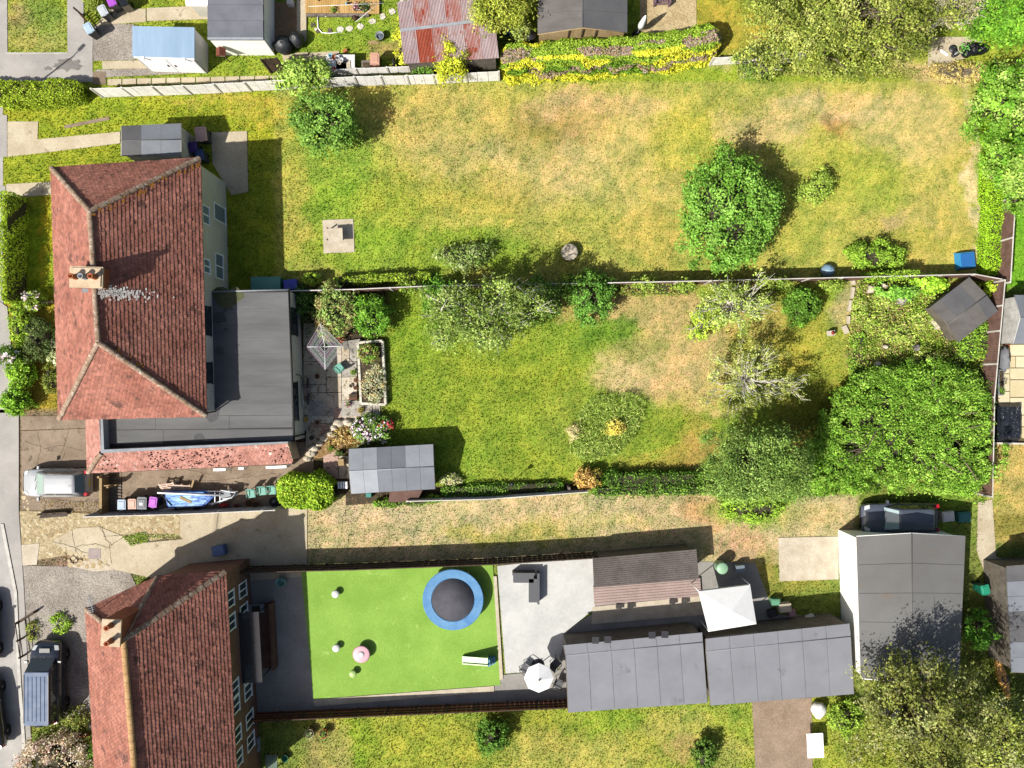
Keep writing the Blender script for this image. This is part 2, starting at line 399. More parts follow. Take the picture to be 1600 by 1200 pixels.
for a in [
    # main lawn: green to the left, parched to the right, shade painted in at lower right
    (700, 640, 140, 110, '8ca83a', .5), (640, 520, 50, 60, '8aa632', .6), (790, 600, 120, 60, '96a83a', .5), (860, 560, 70, 40, '92a638', .4),
    (1000, 478, 120, 26, 'cbb07a', .85), (905, 492, 40, 16, 'c2a568', .6), (1050, 560, 95, 50, 'd2b584', .85), (985, 590, 60, 26, 'd8bd8c', .85),
    (1085, 520, 80, 45, 'ccb27a', .7), (1075, 610, 60, 40, 'd0b27c', .75), (955, 512, 45, 24, '6f9a34', .7), (925, 545, 40, 22, '86a23a', .6), (1010, 545, 40, 24, '8c9a44', .5),
    (1085, 692, 30, 36, 'c69a60', .7), (1060, 720, 46, 18, 'c29e5c', .5), (1040, 665, 50, 32, '93a03a', .6), (1010, 720, 60, 16, 'b3a14c', .6),
    (1230, 520, 90, 60, 'bdb04e', .7), (1180, 490, 60, 40, 'c6ae70', .5), (1300, 560, 40, 60, 'a9ae48', .6), (1260, 660, 60, 70, '7f7a30', .7), (1240, 690, 30, 30, '8d6a3c', .6),  # dark soil-green blob carries the shade of this corner in its colour
    (745, 520, 80, 30, '8ca534', .5), (660, 700, 60, 50, '89a430', .4), (840, 700, 60, 40, '98ab3c', .5), (900, 660, 60, 50, '94a046', .4),
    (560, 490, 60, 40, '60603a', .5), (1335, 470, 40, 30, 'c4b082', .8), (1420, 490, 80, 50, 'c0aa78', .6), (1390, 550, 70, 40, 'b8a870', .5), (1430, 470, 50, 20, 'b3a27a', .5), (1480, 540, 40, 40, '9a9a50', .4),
    # upper neighbour's lawn
    (520, 250, 80, 70, '93b63e', .7), (560, 330, 110, 60, '8fb036', .7), (660, 395, 220, 40, '8aac34', .75), (460, 300, 22, 90, 'c6b85c', .7), (470, 200, 40, 60, '9cae44', .5),
    (700, 200, 110, 70, 'cab56c', .7), (690, 240, 60, 40, 'd0b878', .5), (850, 260, 110, 60, 'd6be86', .75), (880, 190, 70, 40, 'b69a62', .8), (930, 160, 110, 22, 'd2b686', .7),
    (1000, 270, 90, 80, 'd2bc74', .65), (1010, 370, 60, 40, 'cdb661', .6), (960, 190, 60, 50, 'd8c07c', .5), (840, 220, 40, 40, 'a8a04a', .5),
    (1080, 230, 60, 60, 'bdb848', .6), (1190, 200, 70, 26, 'd6be84', .8), (1310, 165, 130, 22, 'd4bb84', .75), (1320, 190, 50, 14, 'e0c796', .8), (1315, 206, 22, 18, 'b08a50', .7), (1300, 190, 20, 14, '8a7a4a', .7),
    (1420, 200, 90, 60, 'd6be80', .7), (1340, 280, 100, 50, 'abb546', .6), (1460, 330, 60, 80, 'ccb868', .6), (1320, 340, 60, 40, 'bfba5a', .6), (1390, 345, 18, 14, 'b3987c', .8), (1400, 350, 60, 30, 'c4b46a', .5), (1250, 360, 40, 50, 'b2b04a', .5),
    (1518, 290, 9, 150, 'e3cb9c', .9), (1430, 380, 80, 20, 'b8b550', .5), (1260, 165, 40, 16, 'c9bd84', .6), (780, 300, 70, 40, 'c0b352', .5), (640, 300, 70, 50, 'b9b04a', .4),
    (1480, 110, 60, 24, 'd3b98a', .9), (1405, 100, 40, 20, 'c8b880', .4),
    # front and top gardens
    (60, 35, 55, 45, 'a8a862', .6), (35, 30, 22, 16, 'a2926a', .6), (60, 60, 45, 20, 'b3ae66', .5), (70, 20, 30, 20, '88a838', .4),
    (545, 55, 70, 30, '8fb03c', .5), (600, 75, 30, 12, 'b39a68', .7), (185, 60, 30, 16, 'a09a80', .5), (160, 95, 14, 8, '8eb03c', .7), (190, 38, 20, 4, 'a0a05a', .6),
    (1150, 50, 60, 40, 'c0ab4a', .6), (1175, 15, 40, 14, '9cb03e', .5), (1150, 95, 40, 10, 'c9b080', .6),
    (62, 155, 200, 14, '98b034', .5), (110, 175, 90, 14, 'a6b038', .6), (400, 165, 60, 20, 'bfb04c', .6), (300, 150, 140, 8, 'b7a850', .6), (40, 390, 40, 60, '9cc02c', .5), (72, 370, 10, 80, 'c6b430', .8),
    (60, 590, 30, 40, 'c0a440', .8), (75, 460, 20, 12, 'b7b030', .6), (55, 505, 20, 6, 'c2a860', .6),
    # lower neighbour
    (800, 835, 110, 16, 'b0ac4e', .7), (900, 815, 120, 14, 'c7bc72', .5), (560, 800, 90, 16, 'd4bf9c', .7), (1110, 800, 40, 20, 'd2a678', .7), (1180, 790, 70, 30, '93b440', .75),
    (1260, 800, 50, 24, 'c6b27a', .7), (1160, 850, 40, 30, 'caa882', .8), (1200, 900, 20, 40, 'b7a85c', .6), (1250, 920, 60, 14, '9c9c48', .7), (1450, 800, 50, 30, '7da43a', .7),
    (560, 1160, 50, 40, '8fb034', .7), (640, 1170, 70, 40, 'acb044', .6), (800, 1140, 90, 30, '9a9c3e', .6), (900, 1180, 120, 40, 'c4b868', .6), (950, 1120, 50, 20, '86ac38', .6), (1050, 1130, 60, 24, 'c0b66a', .5), (1060, 1165, 30, 20, 'cda878', .6),
    (1130, 1180, 50, 30, 'c0b468', .5), (1320, 1110, 40, 20, '80a83a', .6), (730, 1170, 40, 30, 'b8b44c', .5), (520, 1170, 30, 50, 'c8a878', .5), (1340, 1150, 40, 40, 'a2a850', .5),
    (1565, 780, 40, 30, 'ccb46a', .8), (1570, 830, 40, 20, '8a8030', .6), (1540, 790, 30, 14, '9ab048', .6),
]: bl(*a)
RC_ = [(*r[:4], np.array(C(r[4])), r[5]) for r in RECTS]; BL_ = [(*b[:4], np.array(C(b[4])), b[5]) for b in BLOBS]
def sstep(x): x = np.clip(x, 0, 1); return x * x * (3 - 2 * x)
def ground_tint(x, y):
    """albedo of the bare ground and turf, from a plan of where it is green, parched, worn or darkened for shade"""
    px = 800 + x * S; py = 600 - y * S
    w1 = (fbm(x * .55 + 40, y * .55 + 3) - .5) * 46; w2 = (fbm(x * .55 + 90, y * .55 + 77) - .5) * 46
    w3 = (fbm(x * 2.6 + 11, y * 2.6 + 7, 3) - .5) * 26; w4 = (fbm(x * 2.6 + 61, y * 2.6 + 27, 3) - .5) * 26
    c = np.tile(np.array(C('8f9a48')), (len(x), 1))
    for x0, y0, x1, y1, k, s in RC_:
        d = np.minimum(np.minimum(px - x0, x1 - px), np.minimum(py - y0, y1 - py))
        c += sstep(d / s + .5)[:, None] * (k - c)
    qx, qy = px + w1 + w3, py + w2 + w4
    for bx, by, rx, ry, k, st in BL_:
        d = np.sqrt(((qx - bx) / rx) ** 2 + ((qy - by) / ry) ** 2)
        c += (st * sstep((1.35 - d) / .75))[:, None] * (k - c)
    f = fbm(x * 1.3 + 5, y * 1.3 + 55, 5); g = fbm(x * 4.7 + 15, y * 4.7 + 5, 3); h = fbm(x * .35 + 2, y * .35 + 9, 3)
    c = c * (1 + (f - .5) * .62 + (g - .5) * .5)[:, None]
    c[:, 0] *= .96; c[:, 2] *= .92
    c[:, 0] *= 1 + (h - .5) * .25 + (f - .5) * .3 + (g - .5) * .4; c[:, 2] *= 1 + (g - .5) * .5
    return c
REG = {'lawn': [[(600, 452), (1318, 440), (1330, 600), (1280, 768), (600, 775), (610, 700), (600, 640)], [(440, 125), (1525, 120), (1528, 430), (440, 440)],
                [(500, 1118), (880, 1100), (1340, 1095), (1400, 1240), (500, 1240)], [(1090, -60), (1240, -60), (1240, 85), (1090, 95)], [(470, 20), (625, 5), (630, 82), (475, 85)],
                [(10, -60), (105, -60), (105, 82), (10, 82)], [(-60, 300), (80, 300), (90, 660), (-60, 640)], [(1528, 170), (1566, 170), (1560, 440), (1528, 440)], [(1572, 300), (1660, 300), (1660, 455), (1572, 455)], [(1548, 690), (1660, 690), (1660, 850), (1548, 850)]]}
GX, GY, GD = 33.0, 25.0, 0.2
nx, ny = int(2 * GX / GD) + 1, int(2 * GY / GD) + 1
xs = np.linspace(-GX, GX, nx); ys = np.linspace(-GY, GY, ny)
XX, YY = np.meshgrid(xs, ys); gx, gy = XX.ravel(), YY.ravel()
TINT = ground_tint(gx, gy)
GZ = (fbm(gx * .9, gy * .9, 3) - .5) * .02 - .012
GZ[(np.abs(gx) > GX - .01) | (np.abs(gy) > GY - .01)] = -.02
ii = (np.arange(ny - 1)[:, None] * nx + np.arange(nx - 1)[None]).ravel()
quads = np.stack((ii, ii + 1, ii + 1 + nx, ii + nx), 1)
cen = np.stack((gx[quads].mean(1), gy[quads].mean(1)), 1)
regid = np.zeros(len(quads), int); k_ = 1
for polys in REG['lawn']:
    regid[inside(cen, GL(polys))] = k_; k_ += 1
def turf_obj(name, q, extra=False):
    u, inv = np.unique(q, return_inverse=True)
    V = np.stack((gx[u], gy[u], GZ[u]), 1); F = inv.reshape(q.shape).tolist(); T = TINT[u]
    if extra:
        b = len(V); R_ = 400.
        V = np.concatenate((V, [(-GX, -GY, -.02), (GX, -GY, -.02), (GX, GY, -.02), (-GX, GY, -.02), (-R_, -R_, -.02), (R_, -R_, -.02), (R_, R_, -.02), (-R_, R_, -.02)]))
        T = np.concatenate((T, np.tile(np.array(C('8f9a48')), (8, 1))))
        F += [[b + 4, b + 5, b + 1, b], [b + 5, b + 6, b + 2, b + 1], [b + 6, b + 7, b + 3, b + 2], [b + 7, b + 4, b, b + 3]]
    me = bpy.data.meshes.new(name); me.from_pydata(V.tolist(), [], F)
    at = me.attributes.new('col', 'FLOAT_COLOR', 'POINT'); c4 = np.ones((len(V), 4), np.float32); c4[:, :3] = np.clip(T, 0, .9); at.data.foreach_set('color', c4.ravel())
    me.polygons.foreach_set('use_smooth', [True] * len(F)); me.materials.append(TURF); me.update()
    o = bpy.data.objects.new(name, me); return link(o, kind='structure')
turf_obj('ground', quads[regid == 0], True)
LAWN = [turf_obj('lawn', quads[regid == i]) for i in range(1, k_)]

# ------------------------------------------------------------------ materials of the setting
ASPH = mat('asphalt_pale', C('bdb8b2'), C('a9a5a0'), C('908c88'), scale=.5, grain=16, gamt=.1, rough=.9, spot=.68)
ROADM = mat('road_asphalt', C('c3bfba'), C('adaaa6'), scale=.6, grain=20, gamt=.1, rough=.9)
CONC = mat('worn_concrete', C('a3917d'), C('8a7866'), C('6f6152'), scale=.8, grain=9, gamt=.16, rough=.9, spot=.6)
CONCP = mat('pale_concrete', C('d4c7ac'), C('c2b396'), C('a5977c'), scale=.7, grain=9, gamt=.14, spot=.62)
GRAV = mat('gravel', C('b3aba0'), C('958c82'), C('78706a'), scale=.7, grain=11, gamt=.5, bump=.9, spot=.66, bdist=.05)
GRAVT = mat('tan_gravel', C('d2bf94'), C('c1ab7e'), scale=.9, grain=13, gamt=.45, bump=.9, bdist=.05)
RUBBLE = mat('stony_earth', C('c9b891'), C('ab9a74'), C('dccdaa'), scale=1.5, grain=7, gamt=.4, bump=1., spot=.55, bdist=.06)
PATIOG = mat('pale_grey_patio', C('d8d8d4'), C('c6c7c4'), C('b2b4b2'), scale=.5, grain=5, gamt=.06, spot=.7)
DARKPAVE = mat('dark_grey_paving', C('a8a49e'), C('96928c'), scale=.7, grain=8, gamt=.12)
BARE = mat('dark_bed_earth', C('5a4c38'), C('443a2a'), C('7a6a4c'), scale=2, grain=9, gamt=.4, bump=.9, spot=.6, bdist=.05)
KERB = mat('kerb_concrete', C('dcd8d0'), C('c4c0b8'), scale=2, grain=10, gamt=.1)
WHITEP = mat('white_render', C('f6f4ee', .88), C('eae8e2', .88), scale=.9, grain=8, gamt=.05)
CREAM = mat('cream_render', C('dcd8cc', .66), C('ccc8bc', .66), scale=.7, grain=8, gamt=.06)
SOFTPLAY = mat('artificial_turf', C('94be4e'), C('86b042'), C('a4c862'), scale=.5, grain=14, gamt=.16, bump=.5)
DECK = mat('deck_timber', C('d4ae70'), C('bf9858'), scale=2, grain=6, gamt=.15, island=.1, stretch=(1, .12, 1))
BRICKR = mat('red_brick', C('b0674a'), C('97553e'), scale=2, grain=9, gamt=.18, island=.15)
CONCH = mat('light_slab_concrete', C('d9cdb8'), C('c6b9a2'), scale=1.3, grain=8, gamt=.12)

# ------------------------------------------------------------------ street
sheet('road', [(-500, -200), (4, -200), (6, 820), (26, 925), (40, 1230), (-500, 1230)], .012, ROADM)
sheet('pavement', [(-40, 640), (30, 640), (30, 800), (38, 920), (45, 1060), (52, 1230), (46, 1230), (33, 1060), (29, 925), (8, 820), (-40, 815)], .05, ASPH)
sheet('pavement', [(-60, 425), (12, 480), (20, 560), (30, 645), (-60, 645)], .05, ASPH)
sheet('kerb', [(2, 818), (7, 818), (28, 925), (34, 1060), (46, 1230), (41, 1230), (29, 1060), (23, 925)], .1, KERB)
sheet('road', [(-60, -60), (11, -60), (12, 82), (145, 82), (145, 128), (-60, 130)], .024, ASPH)
sheet('pavement', [(105, -60), (129, -60), (132, 45), (146, 50), (145, 82), (106, 82)], .036, ASPH)
sheet('kerb', [(10, 82.5), (106, 82.5), (106, 84), (10, 84)], .04, KERB)
sheet('pavement', [(-60, 180), (11.5, 180), (11.5, 245), (-60, 250)], .04, ASPH)
sheet('pavement', [(-60, 290), (9, 291), (9, 311), (-60, 312)], .04, ASPH)
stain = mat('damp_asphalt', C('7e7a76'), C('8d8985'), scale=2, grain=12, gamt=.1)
def splat(name, px, py, rx, ry, z, m, n=26, seed=1, jit=.35):
    r = random.Random(seed); p = []
    for i in range(n):
        a = 6.283 * i / n; q = 1 + jit * (r.random() - .5) * 2
        p.append(G(px + rx * q * math.cos(a), py + ry * q * math.sin(a)))
    return MB().prism(p, z - .02, z, m).obj(name, kind='structure')
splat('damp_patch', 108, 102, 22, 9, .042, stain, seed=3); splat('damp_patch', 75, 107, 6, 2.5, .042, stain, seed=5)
# front drives and paths of the top house
sheet('drive', [(145, 42), (150, 38), (210, 38), (212, 94), (146, 95)], .02, GRAV)
sheet('path', [(150, 40), (172, 14), (228, 14), (228, 34)], .04, CONCP); sheet('path', [(229.5, 13), (325, 9), (326, 30), (230, 33)], .04, CONCP)
sheet('path', [(160, 96), (240, 94), (240, 107), (160, 108)], .03, CONCP)
sheet('drive', [(148, 109), (300, 106), (330, 113), (160, 121)], .015, GRAV)
for i in range(12):
    x0 = 168 + i * 23
    sheet('path', [(x0 + .8, 124 - i * .5), (x0 + 22, 123.5 - i * .5), (x0 + 22, 133 - i * .55), (x0 + .8, 133.5 - i * .55)], .035, CONCP)
sheet('path', [(145, 112), (165, 112), (166, 132), (145, 132)], .028, CONC)
sheet('patio', [(424, 4), (464, 4), (464, 74), (424, 76)], .05, mat('tan_patio', C('9f8464'), C('8d7355'), C('6f5a44'), scale=.8, grain=8, spot=.66))
sheet('path', [(464.5, -30), (480, -30), (479, 62), (470, 76), (464.5, 74)], .12, CONCP)
sheet('path', [(440, 84), (482, 82), (482, 97), (445, 100)], .045, CONCP); sheet('path', [(483, 83), (530, 80), (530, 93), (483, 96)], .045, CONCP)
sheet('patio', [(1000, -60), (1088, -60), (1088, 50), (1045, 52), (1000, 56)], .03, GRAVT)
sheet('yard', [(1450, 58), (1530, 58), (1540, 76), (1478, 104), (1450, 108)], .03, CONCP)
# upper neighbour: paths and patio
sheet('drive', [(12, 190), (60, 190), (58, 240), (12, 245)], .03, CONCP); sheet('path', [(58, 218), (188, 206), (188, 224), (58, 240)], .04, CONCP)
sheet('path', [(10, 288), (84, 284), (84, 304), (10, 310)], .04, CONCP)
sheet('patio', [(330, 207), (386, 205), (388, 300), (362, 305), (332, 255)], .04, CONCP)
sheet('path', [(100, 196), (170, 182), (172, 187), (102, 201)], .02, CONC)
sheet('patio', [(504, 344), (552, 342), (554, 394), (506, 396)], .035, CONCH)
# front drive of the main house
sheet('drive', [(32, 650), (137, 650), (140, 668), (34, 672)], .03, CONC); sheet('drive', [(34, 673.5), (139, 669.5), (190, 669), (190, 800), (34, 796)], .03, CONC)
sheet('yard', [(190.6, 700), (490, 690), (490, 760), (440, 790), (190.6, 802)], .026, CONC)
# lower neighbour's drive: stony top, crazy concrete, gravel
sheet('drive', [(30, 798), (150, 803), (282, 801), (282, 838), (200, 850), (33, 880)], .01, RUBBLE)
sheet('drive', [(80, 846), (120, 825), (156, 823), (192, 838), (205, 850), (360, 835), (360, 930), (180, 890), (120, 868)], .036, CONCP)
sheet('drive', [(282, 800), (480, 793), (480, 900), (360, 910), (282, 838)], .031, CONCP)
sheet('drive', [(34, 851), (62, 849), (58, 882), (34, 884)], .034, CONCH); sheet('drive', [(105, 884), (145, 872), (180, 890), (150, 893)], .042, CONCH)
sheet('drive', [(36, 884), (200, 886), (250, 1000), (160, 1150), (45, 1090)], .018, GRAV)
sheet('inspection_cover', [(139, 857), (157.5, 857), (157.5, 873), (139, 873)], .05, mat('cover_metal', C('b3a5a0'), C('a09490'), grain=14))
# lower neighbour's back
sheet('patio', [(358, 880), (474, 888), (492, 1112), (366, 1120)], .03, DARKPAVE); sheet('patio', [(492, 1082), (885, 1045), (885, 1098), (492, 1112)], .034, DARKPAVE)
sheet('artificial_lawn', [(471, 893), (770, 880), (782, 1070), (490, 1092)], .05, SOFTPLAY)
sheet('edging', [(490, 1092.5), (772, 1071), (772, 1080), (492, 1103)], .09, CONCH); sheet('edging', [(771, 900), (776, 900), (786, 1060), (781, 1062)], .09, CONCH)
sheet('patio', [(777, 884), (930, 868), (930, 950), (886, 985), (870, 1046), (790, 1052)], .045, PATIOG)
sheet('patio', [(926, 948), (1100, 930), (1100, 960), (924, 975)], .05, CONCH)
sheet('patio', [(1216, 840), (1310, 838), (1310, 905), (1218, 908)], .04, CONCH)
sheet('path', [(1175, 1095), (1268, 1090), (1270, 1240), (1182, 1240)], .03, mat('brown_gravel', C('a8937e'), C('94806c'), scale=.8, grain=12, gamt=.3, bump=.7))
sheet('path', [(1528, 785), (1550, 780), (1556, 870), (1590, 880), (1590, 915), (1540, 900), (1526, 860)], .03, CONCP)
sheet('yard', [(930, 872), (1180, 880), (1210, 960), (1330, 965), (1330, 1000), (1100, 1060), (872, 1046), (884, 984), (925, 960)], .006, DARKPAVE)
sheet('yard', [(1556, 536), (1660, 536), (1660, 694), (1552, 694)], .012, mat('paver_bed', C('7a6a48'), C('665838'), grain=10))
sheet('bed', [(470, 452), (600, 452), (600, 520), (560, 530), (475, 560)], .01, BARE); sheet('bed', [(540, 762), (690, 760), (1090, 752), (1280, 735), (1280, 764), (905, 766), (690, 777), (540, 790)], .008, BARE, keep_grass=True)

# cracks and embedded stones of the old drives
def cracks(name, lines, z, parent, m, w=.028, seed=1):
    r = random.Random(seed); mb = MB()
    for ln in lines:
        P = []
        for i in range(len(ln) - 1):
            (x0, y0), (x1, y1) = ln[i], ln[i + 1]; n = max(2, int(math.hypot(x1 - x0, y1 - y0) / 4))
            for k in range(n): P.append((x0 + (x1 - x0) * k / n + r.uniform(-1.1, 1.1), y0 + (y1 - y0) * k / n + r.uniform(-1.1, 1.1)))
        P.append(ln[-1]); Q = [np.array(G(*p)) for p in P]
        for i in range(len(Q) - 1):
            d = Q[i + 1] - Q[i]; d /= np.linalg.norm(d) + 1e-6; n_ = np.array((-d[1], d[0])) * w * r.uniform(.35, .7); e_ = d * w * .3
            zz = z + .0006 * (i % 3); mb.quad([(*(Q[i] - n_ - e_), zz), (*(Q[i + 1] - n_ + e_), zz), (*(Q[i + 1] + n_ + e_), zz), (*(Q[i] + n_ - e_), zz)], m)
    return mb.obj(name, parent, kind='stuff')
DR = {}
for o in COL.objects:
    if o.name.split('.')[0] in ('drive', 'yard'): DR[o.name] = o
CRK = mat('crack_dirt', C('5a4c3a'), C('4a3e2e'), grain=14)
d_ = list(DR.values())
cracks('cracks', [[(80, 846), (108, 852), (140, 866), (172, 884)], [(113, 828), (116, 850), (120, 868)], [(156, 824), (168, 845), (176, 851), (192, 840)], [(172, 851), (175, 880)], [(120, 852), (150, 850), (170, 856)], [(160, 823), (163, 838), (192, 836)]], .0375, d_[-3], CRK, .03, 2)
cracks('cracks', [[(40, 690), (70, 700), (96, 696), (130, 704)], [(60, 674), (64, 700), (58, 725)], [(108, 672), (104, 690), (92, 716)], [(48, 780), (80, 778), (120, 784), (160, 780)], [(96, 720), (102, 708)], [(72, 796), (70, 780), (66, 772)], [(101, 796), (104, 780)]], .0315, d_[3], CRK, .025, 4)
cracks('cracks', [[(210, 712), (250, 722), (300, 735), (330, 742)], [(250, 745), (330, 752), (430, 740)], [(370, 748), (392, 738)]], .0275, d_[5] if len(d_) > 5 else d_[-1], CRK, .022, 6)
STM = [mat('drive_stone', C('d6c6a4'), C('c0ae88'), grain=9, gamt=.15), mat('drive_stone_tan', C('c2ab82'), C('a8926a'), grain=9, gamt=.15)]
def stone_patch(parent, poly, n, s0, s1, seed, zt=.016):
    r = random.Random(seed); pts = []; pp = np.array(GL(poly)); lo, hi = pp.min(0), pp.max(0)
    for t in range(n * 30):
        if len(pts) >= n: break
        q = np.array((r.uniform(lo[0], hi[0]), r.uniform(lo[1], hi[1])))
        if not inside(q[None], pp.tolist())[0]: continue
        s = r.uniform(s0, s1)
        if any(np.hypot(*(q - p)) < (s + s2) * .47 for p, s2 in pts): continue
        pts.append((q, s)); k = r.randint(5, 9); a0 = r.random() * 6; P = [(q[0] + s / 2 * math.cos(a0 + 6.283 * i / k) * r.uniform(.6, 1.25), q[1] + s / 2 * math.sin(a0 + 6.283 * i / k) * r.uniform(.8, 1.15)) for i in range(k)]
        MB().prism(P, -.02, zt + r.uniform(0, .012), r.choice(STM)).obj('stone', parent)
stone_patch(d_[-3], [(98, 858), (130, 862), (170, 878), (160, 888), (110, 884), (98, 872)], 46, .16, .42, 3, .042)
stone_patch(d_[-5] if len(d_) > 5 else d_[0], [(210, 812), (280, 810), (280, 832), (215, 836)], 40, .22, .5, 5)
stone_patch(d_[-5] if len(d_) > 5 else d_[0], [(34, 815), (100, 812), (110, 826), (80, 842), (36, 846)], 34, .14, .34, 8)
stone_patch(d_[3], [(36, 760), (46, 760), (50, 796), (36, 796)], 9, .14, .3, 9, .034)
# ------------------------------------------------------------------ roofs
TILER = mat('red_roof_tile', C('b87d6c'), C('9e6555'), C('765248'), scale=.6, grain=5, gamt=.16, island=.22, spot=.59, rough=.9)
TILES2 = mat('speckled_roof_tile', C('c99486'), C('b67f70'), C('e4c6bc'), scale=.9, grain=5, gamt=.2, island=.22, spot=.62, rough=.9)
RIDGE = mat('lichen_ridge_tile', C('b39a86'), C('94775f'), C('cfc4b2'), scale=2.4, grain=9, gamt=.25, spot=.55)
FELT = mat('grey_felt', C('787878'), C('666667'), C('888887'), scale=.45, grain=30, gamt=.08, rough=.9, stretch=(.4, 1.9, 1), spot=.7)
FELTD = mat('charcoal_felt', C('6a6a6c'), C('5c5c5f'), scale=.6, grain=30, gamt=.1, rough=.9)
FELTB = mat('blue_grey_felt', C('aeb3ba'), C('a0a5ac'), scale=.8, grain=34, gamt=.12, rough=.9)
FELTM = mat('mid_grey_felt', C('858a92'), C('7a7f87'), scale=.8, grain=34, gamt=.12, rough=.9)
SLATE = mat('brown_grey_felt', C('76726f'), C('67635f'), C('8a8682'), scale=.7, grain=14, gamt=.12, spot=.64, stretch=(1, 2.5, 1))
BLACK = mat('black_trim', C('2a2a2c'), C('232325'), rough=.6, gamt=.08, bump=.05)
UPVC = paint_mat('white_frame', C('f4f5f6', .85), .45)
DKFRAME = paint_mat('dark_frame', C('35363a'), .4)
GLASSD = glass('window_glass', C('39424a'))
GLASSB = glass('sky_glass', C('8fa3b8'))
OUTF = mat('pale_grey_sheet_roof', C('93959c'), C('888a91'), C('7e8086'), scale=.5, grain=20, gamt=.05, rough=.9); GARF = mat('mid_grey_sheet_roof', C('7e7e7d'), C('737270'), C('7c7268'), scale=.25, grain=20, gamt=.06, rough=.9, spot=.6)
LEAD = mat('lead_grey', C('aab0b6'), C('959ba2'), scale=2, grain=12, gamt=.1)
TIMB = mat('tan_timber', C('bfa67c'), C('a58c62'), scale=2, grain=8, gamt=.2, stretch=(1, 1, .2))
DKTIMB = mat('dark_timber', C('5e4b3a'), C('4a3b2e'), scale=2, grain=9, gamt=.25)
BRICKC = mat('buff_brick', C('dcc7aa'), C('c9b192'), scale=2, grain=9, gamt=.15, island=.12)
TERRA = mat('terracotta', C('c97a54'), C('b5663f'), scale=4, grain=14, gamt=.12)
def pt(px, py, z): return np.array((*G(px, py, z), z))
def tiles(name, poly, m, parent, gauge=.2, wid=.21, lift=.035, seed=1):
    """rows of single overlapping tiles covering a sloping polygon; first edge is the eave"""
    P = [np.array(q, float) for q in poly]; e = P[1] - P[0]; e /= np.linalg.norm(e)
    nrm = np.cross(P[1] - P[0], P[2] - P[0]); nrm /= np.linalg.norm(nrm)
    if nrm[2] < 0: nrm = -nrm
    s = np.cross(nrm, e)
    if s[2] < 0: s = -s
    uv = np.array([((q - P[0]) @ e, (q - P[0]) @ s) for q in P])
    rows = int(math.ceil(uv[:, 1].max() / gauge)); r_ = np.random.default_rng(seed); U = []; Vv = []
    u0, u1 = uv[:, 0].min(), uv[:, 0].max()
    for k in range(rows):
        u = np.arange(u0 - wid + (k % 2) * wid / 2, u1 + wid, wid); U.append(u); Vv.append(np.full(len(u), k * gauge - .04))
    U = np.concatenate(U); Vv = np.concatenate(Vv)
    ok = inside(np.stack((U + wid / 2, np.maximum(Vv + gauge / 2, .02)), 1), uv.tolist()); U, Vv = U[ok], Vv[ok]; n = len(U)
    h = lift + r_.normal(size=n) * .006; a = r_.normal(size=n) * .006; g = .006
    dev = (P[3] - P[0]) @ nrm if len(P) > 3 else 0.
    def q(u, v, hh):
        if dev:      # a slope that is slightly twisted: follow its fourth corner
            f = np.clip((uv[2, 0] - u) / (uv[2, 0] - uv[3, 0]), 0, 1); hh = hh + dev * f * np.clip(v / uv[3, 1], 0, 1.05)
        return P[0] + u[:, None] * e + v[:, None] * s + hh[:, None] * nrm
    z = np.zeros(n)
    V = np.stack((q(U + g, Vv + a, h), q(U + wid - g, Vv + a, h), q(U + wid - g, Vv + gauge + .03, z + .004), q(U + g, Vv + gauge + .03, z + .004), q(U + g, Vv + a, z - .01), q(U + wid - g, Vv + a, z - .01)), 1).reshape(-1, 3)
    F = []
    for i in range(n):
        b = 6 * i; F += [[b, b + 1, b + 2, b + 3], [b + 4, b + 5, b + 1, b], [b + 4, b, b + 3], [b + 1, b + 5, b + 2]]
    me = bpy.data.meshes.new(name); me.from_pydata((V - base_of(parent)).tolist(), [], F); me.materials.append(m); me.update()
    return link(bpy.data.objects.new(name, me), parent, kind='stuff')
def half_round(name, L, r, m):
    b = MB(); n = 8; v = []
    for x, rr in ((0, r), (L * .93, r * .94), (L, r * 1.06)):
        for j in range(n + 1):
            t = math.pi * j / n; v.append((x, rr * math.cos(t), rr * math.sin(t) * .8 - .03))
    f = [[i * (n + 1) + j, (i + 1) * (n + 1) + j, (i + 1) * (n + 1) + j + 1, i * (n + 1) + j + 1] for i in range(2) for j in range(n)]
    f += [[j for j in range(n + 1)], [2 * (n + 1) + j for j in range(n, -1, -1)]]
    b.add(v, f, m, False); me = bpy.data.meshes.new(name); me.from_pydata(b.v, [], b.f); me.materials.append(m); me.update(); return me
RT = half_round('ridge_tile', .44, .15, RIDGE)
def ridge(a, b, parent, mesh=RT, step=.44):
    a, b = np.array(a), np.array(b); d = b - a; L = np.linalg.norm(d); n = max(1, int(L / step)); st = L / n; d /= L
    for i in range(n):
        p = a + d * st * i; piece('ridge_tile', mesh, parent, p + np.array((0, 0, .02 + random.uniform(-.008, .008))), math.atan2(d[1], d[0]) + random.uniform(-.03, .03), (st / .44, 1, 1), ry=-math.asin(d[2]))
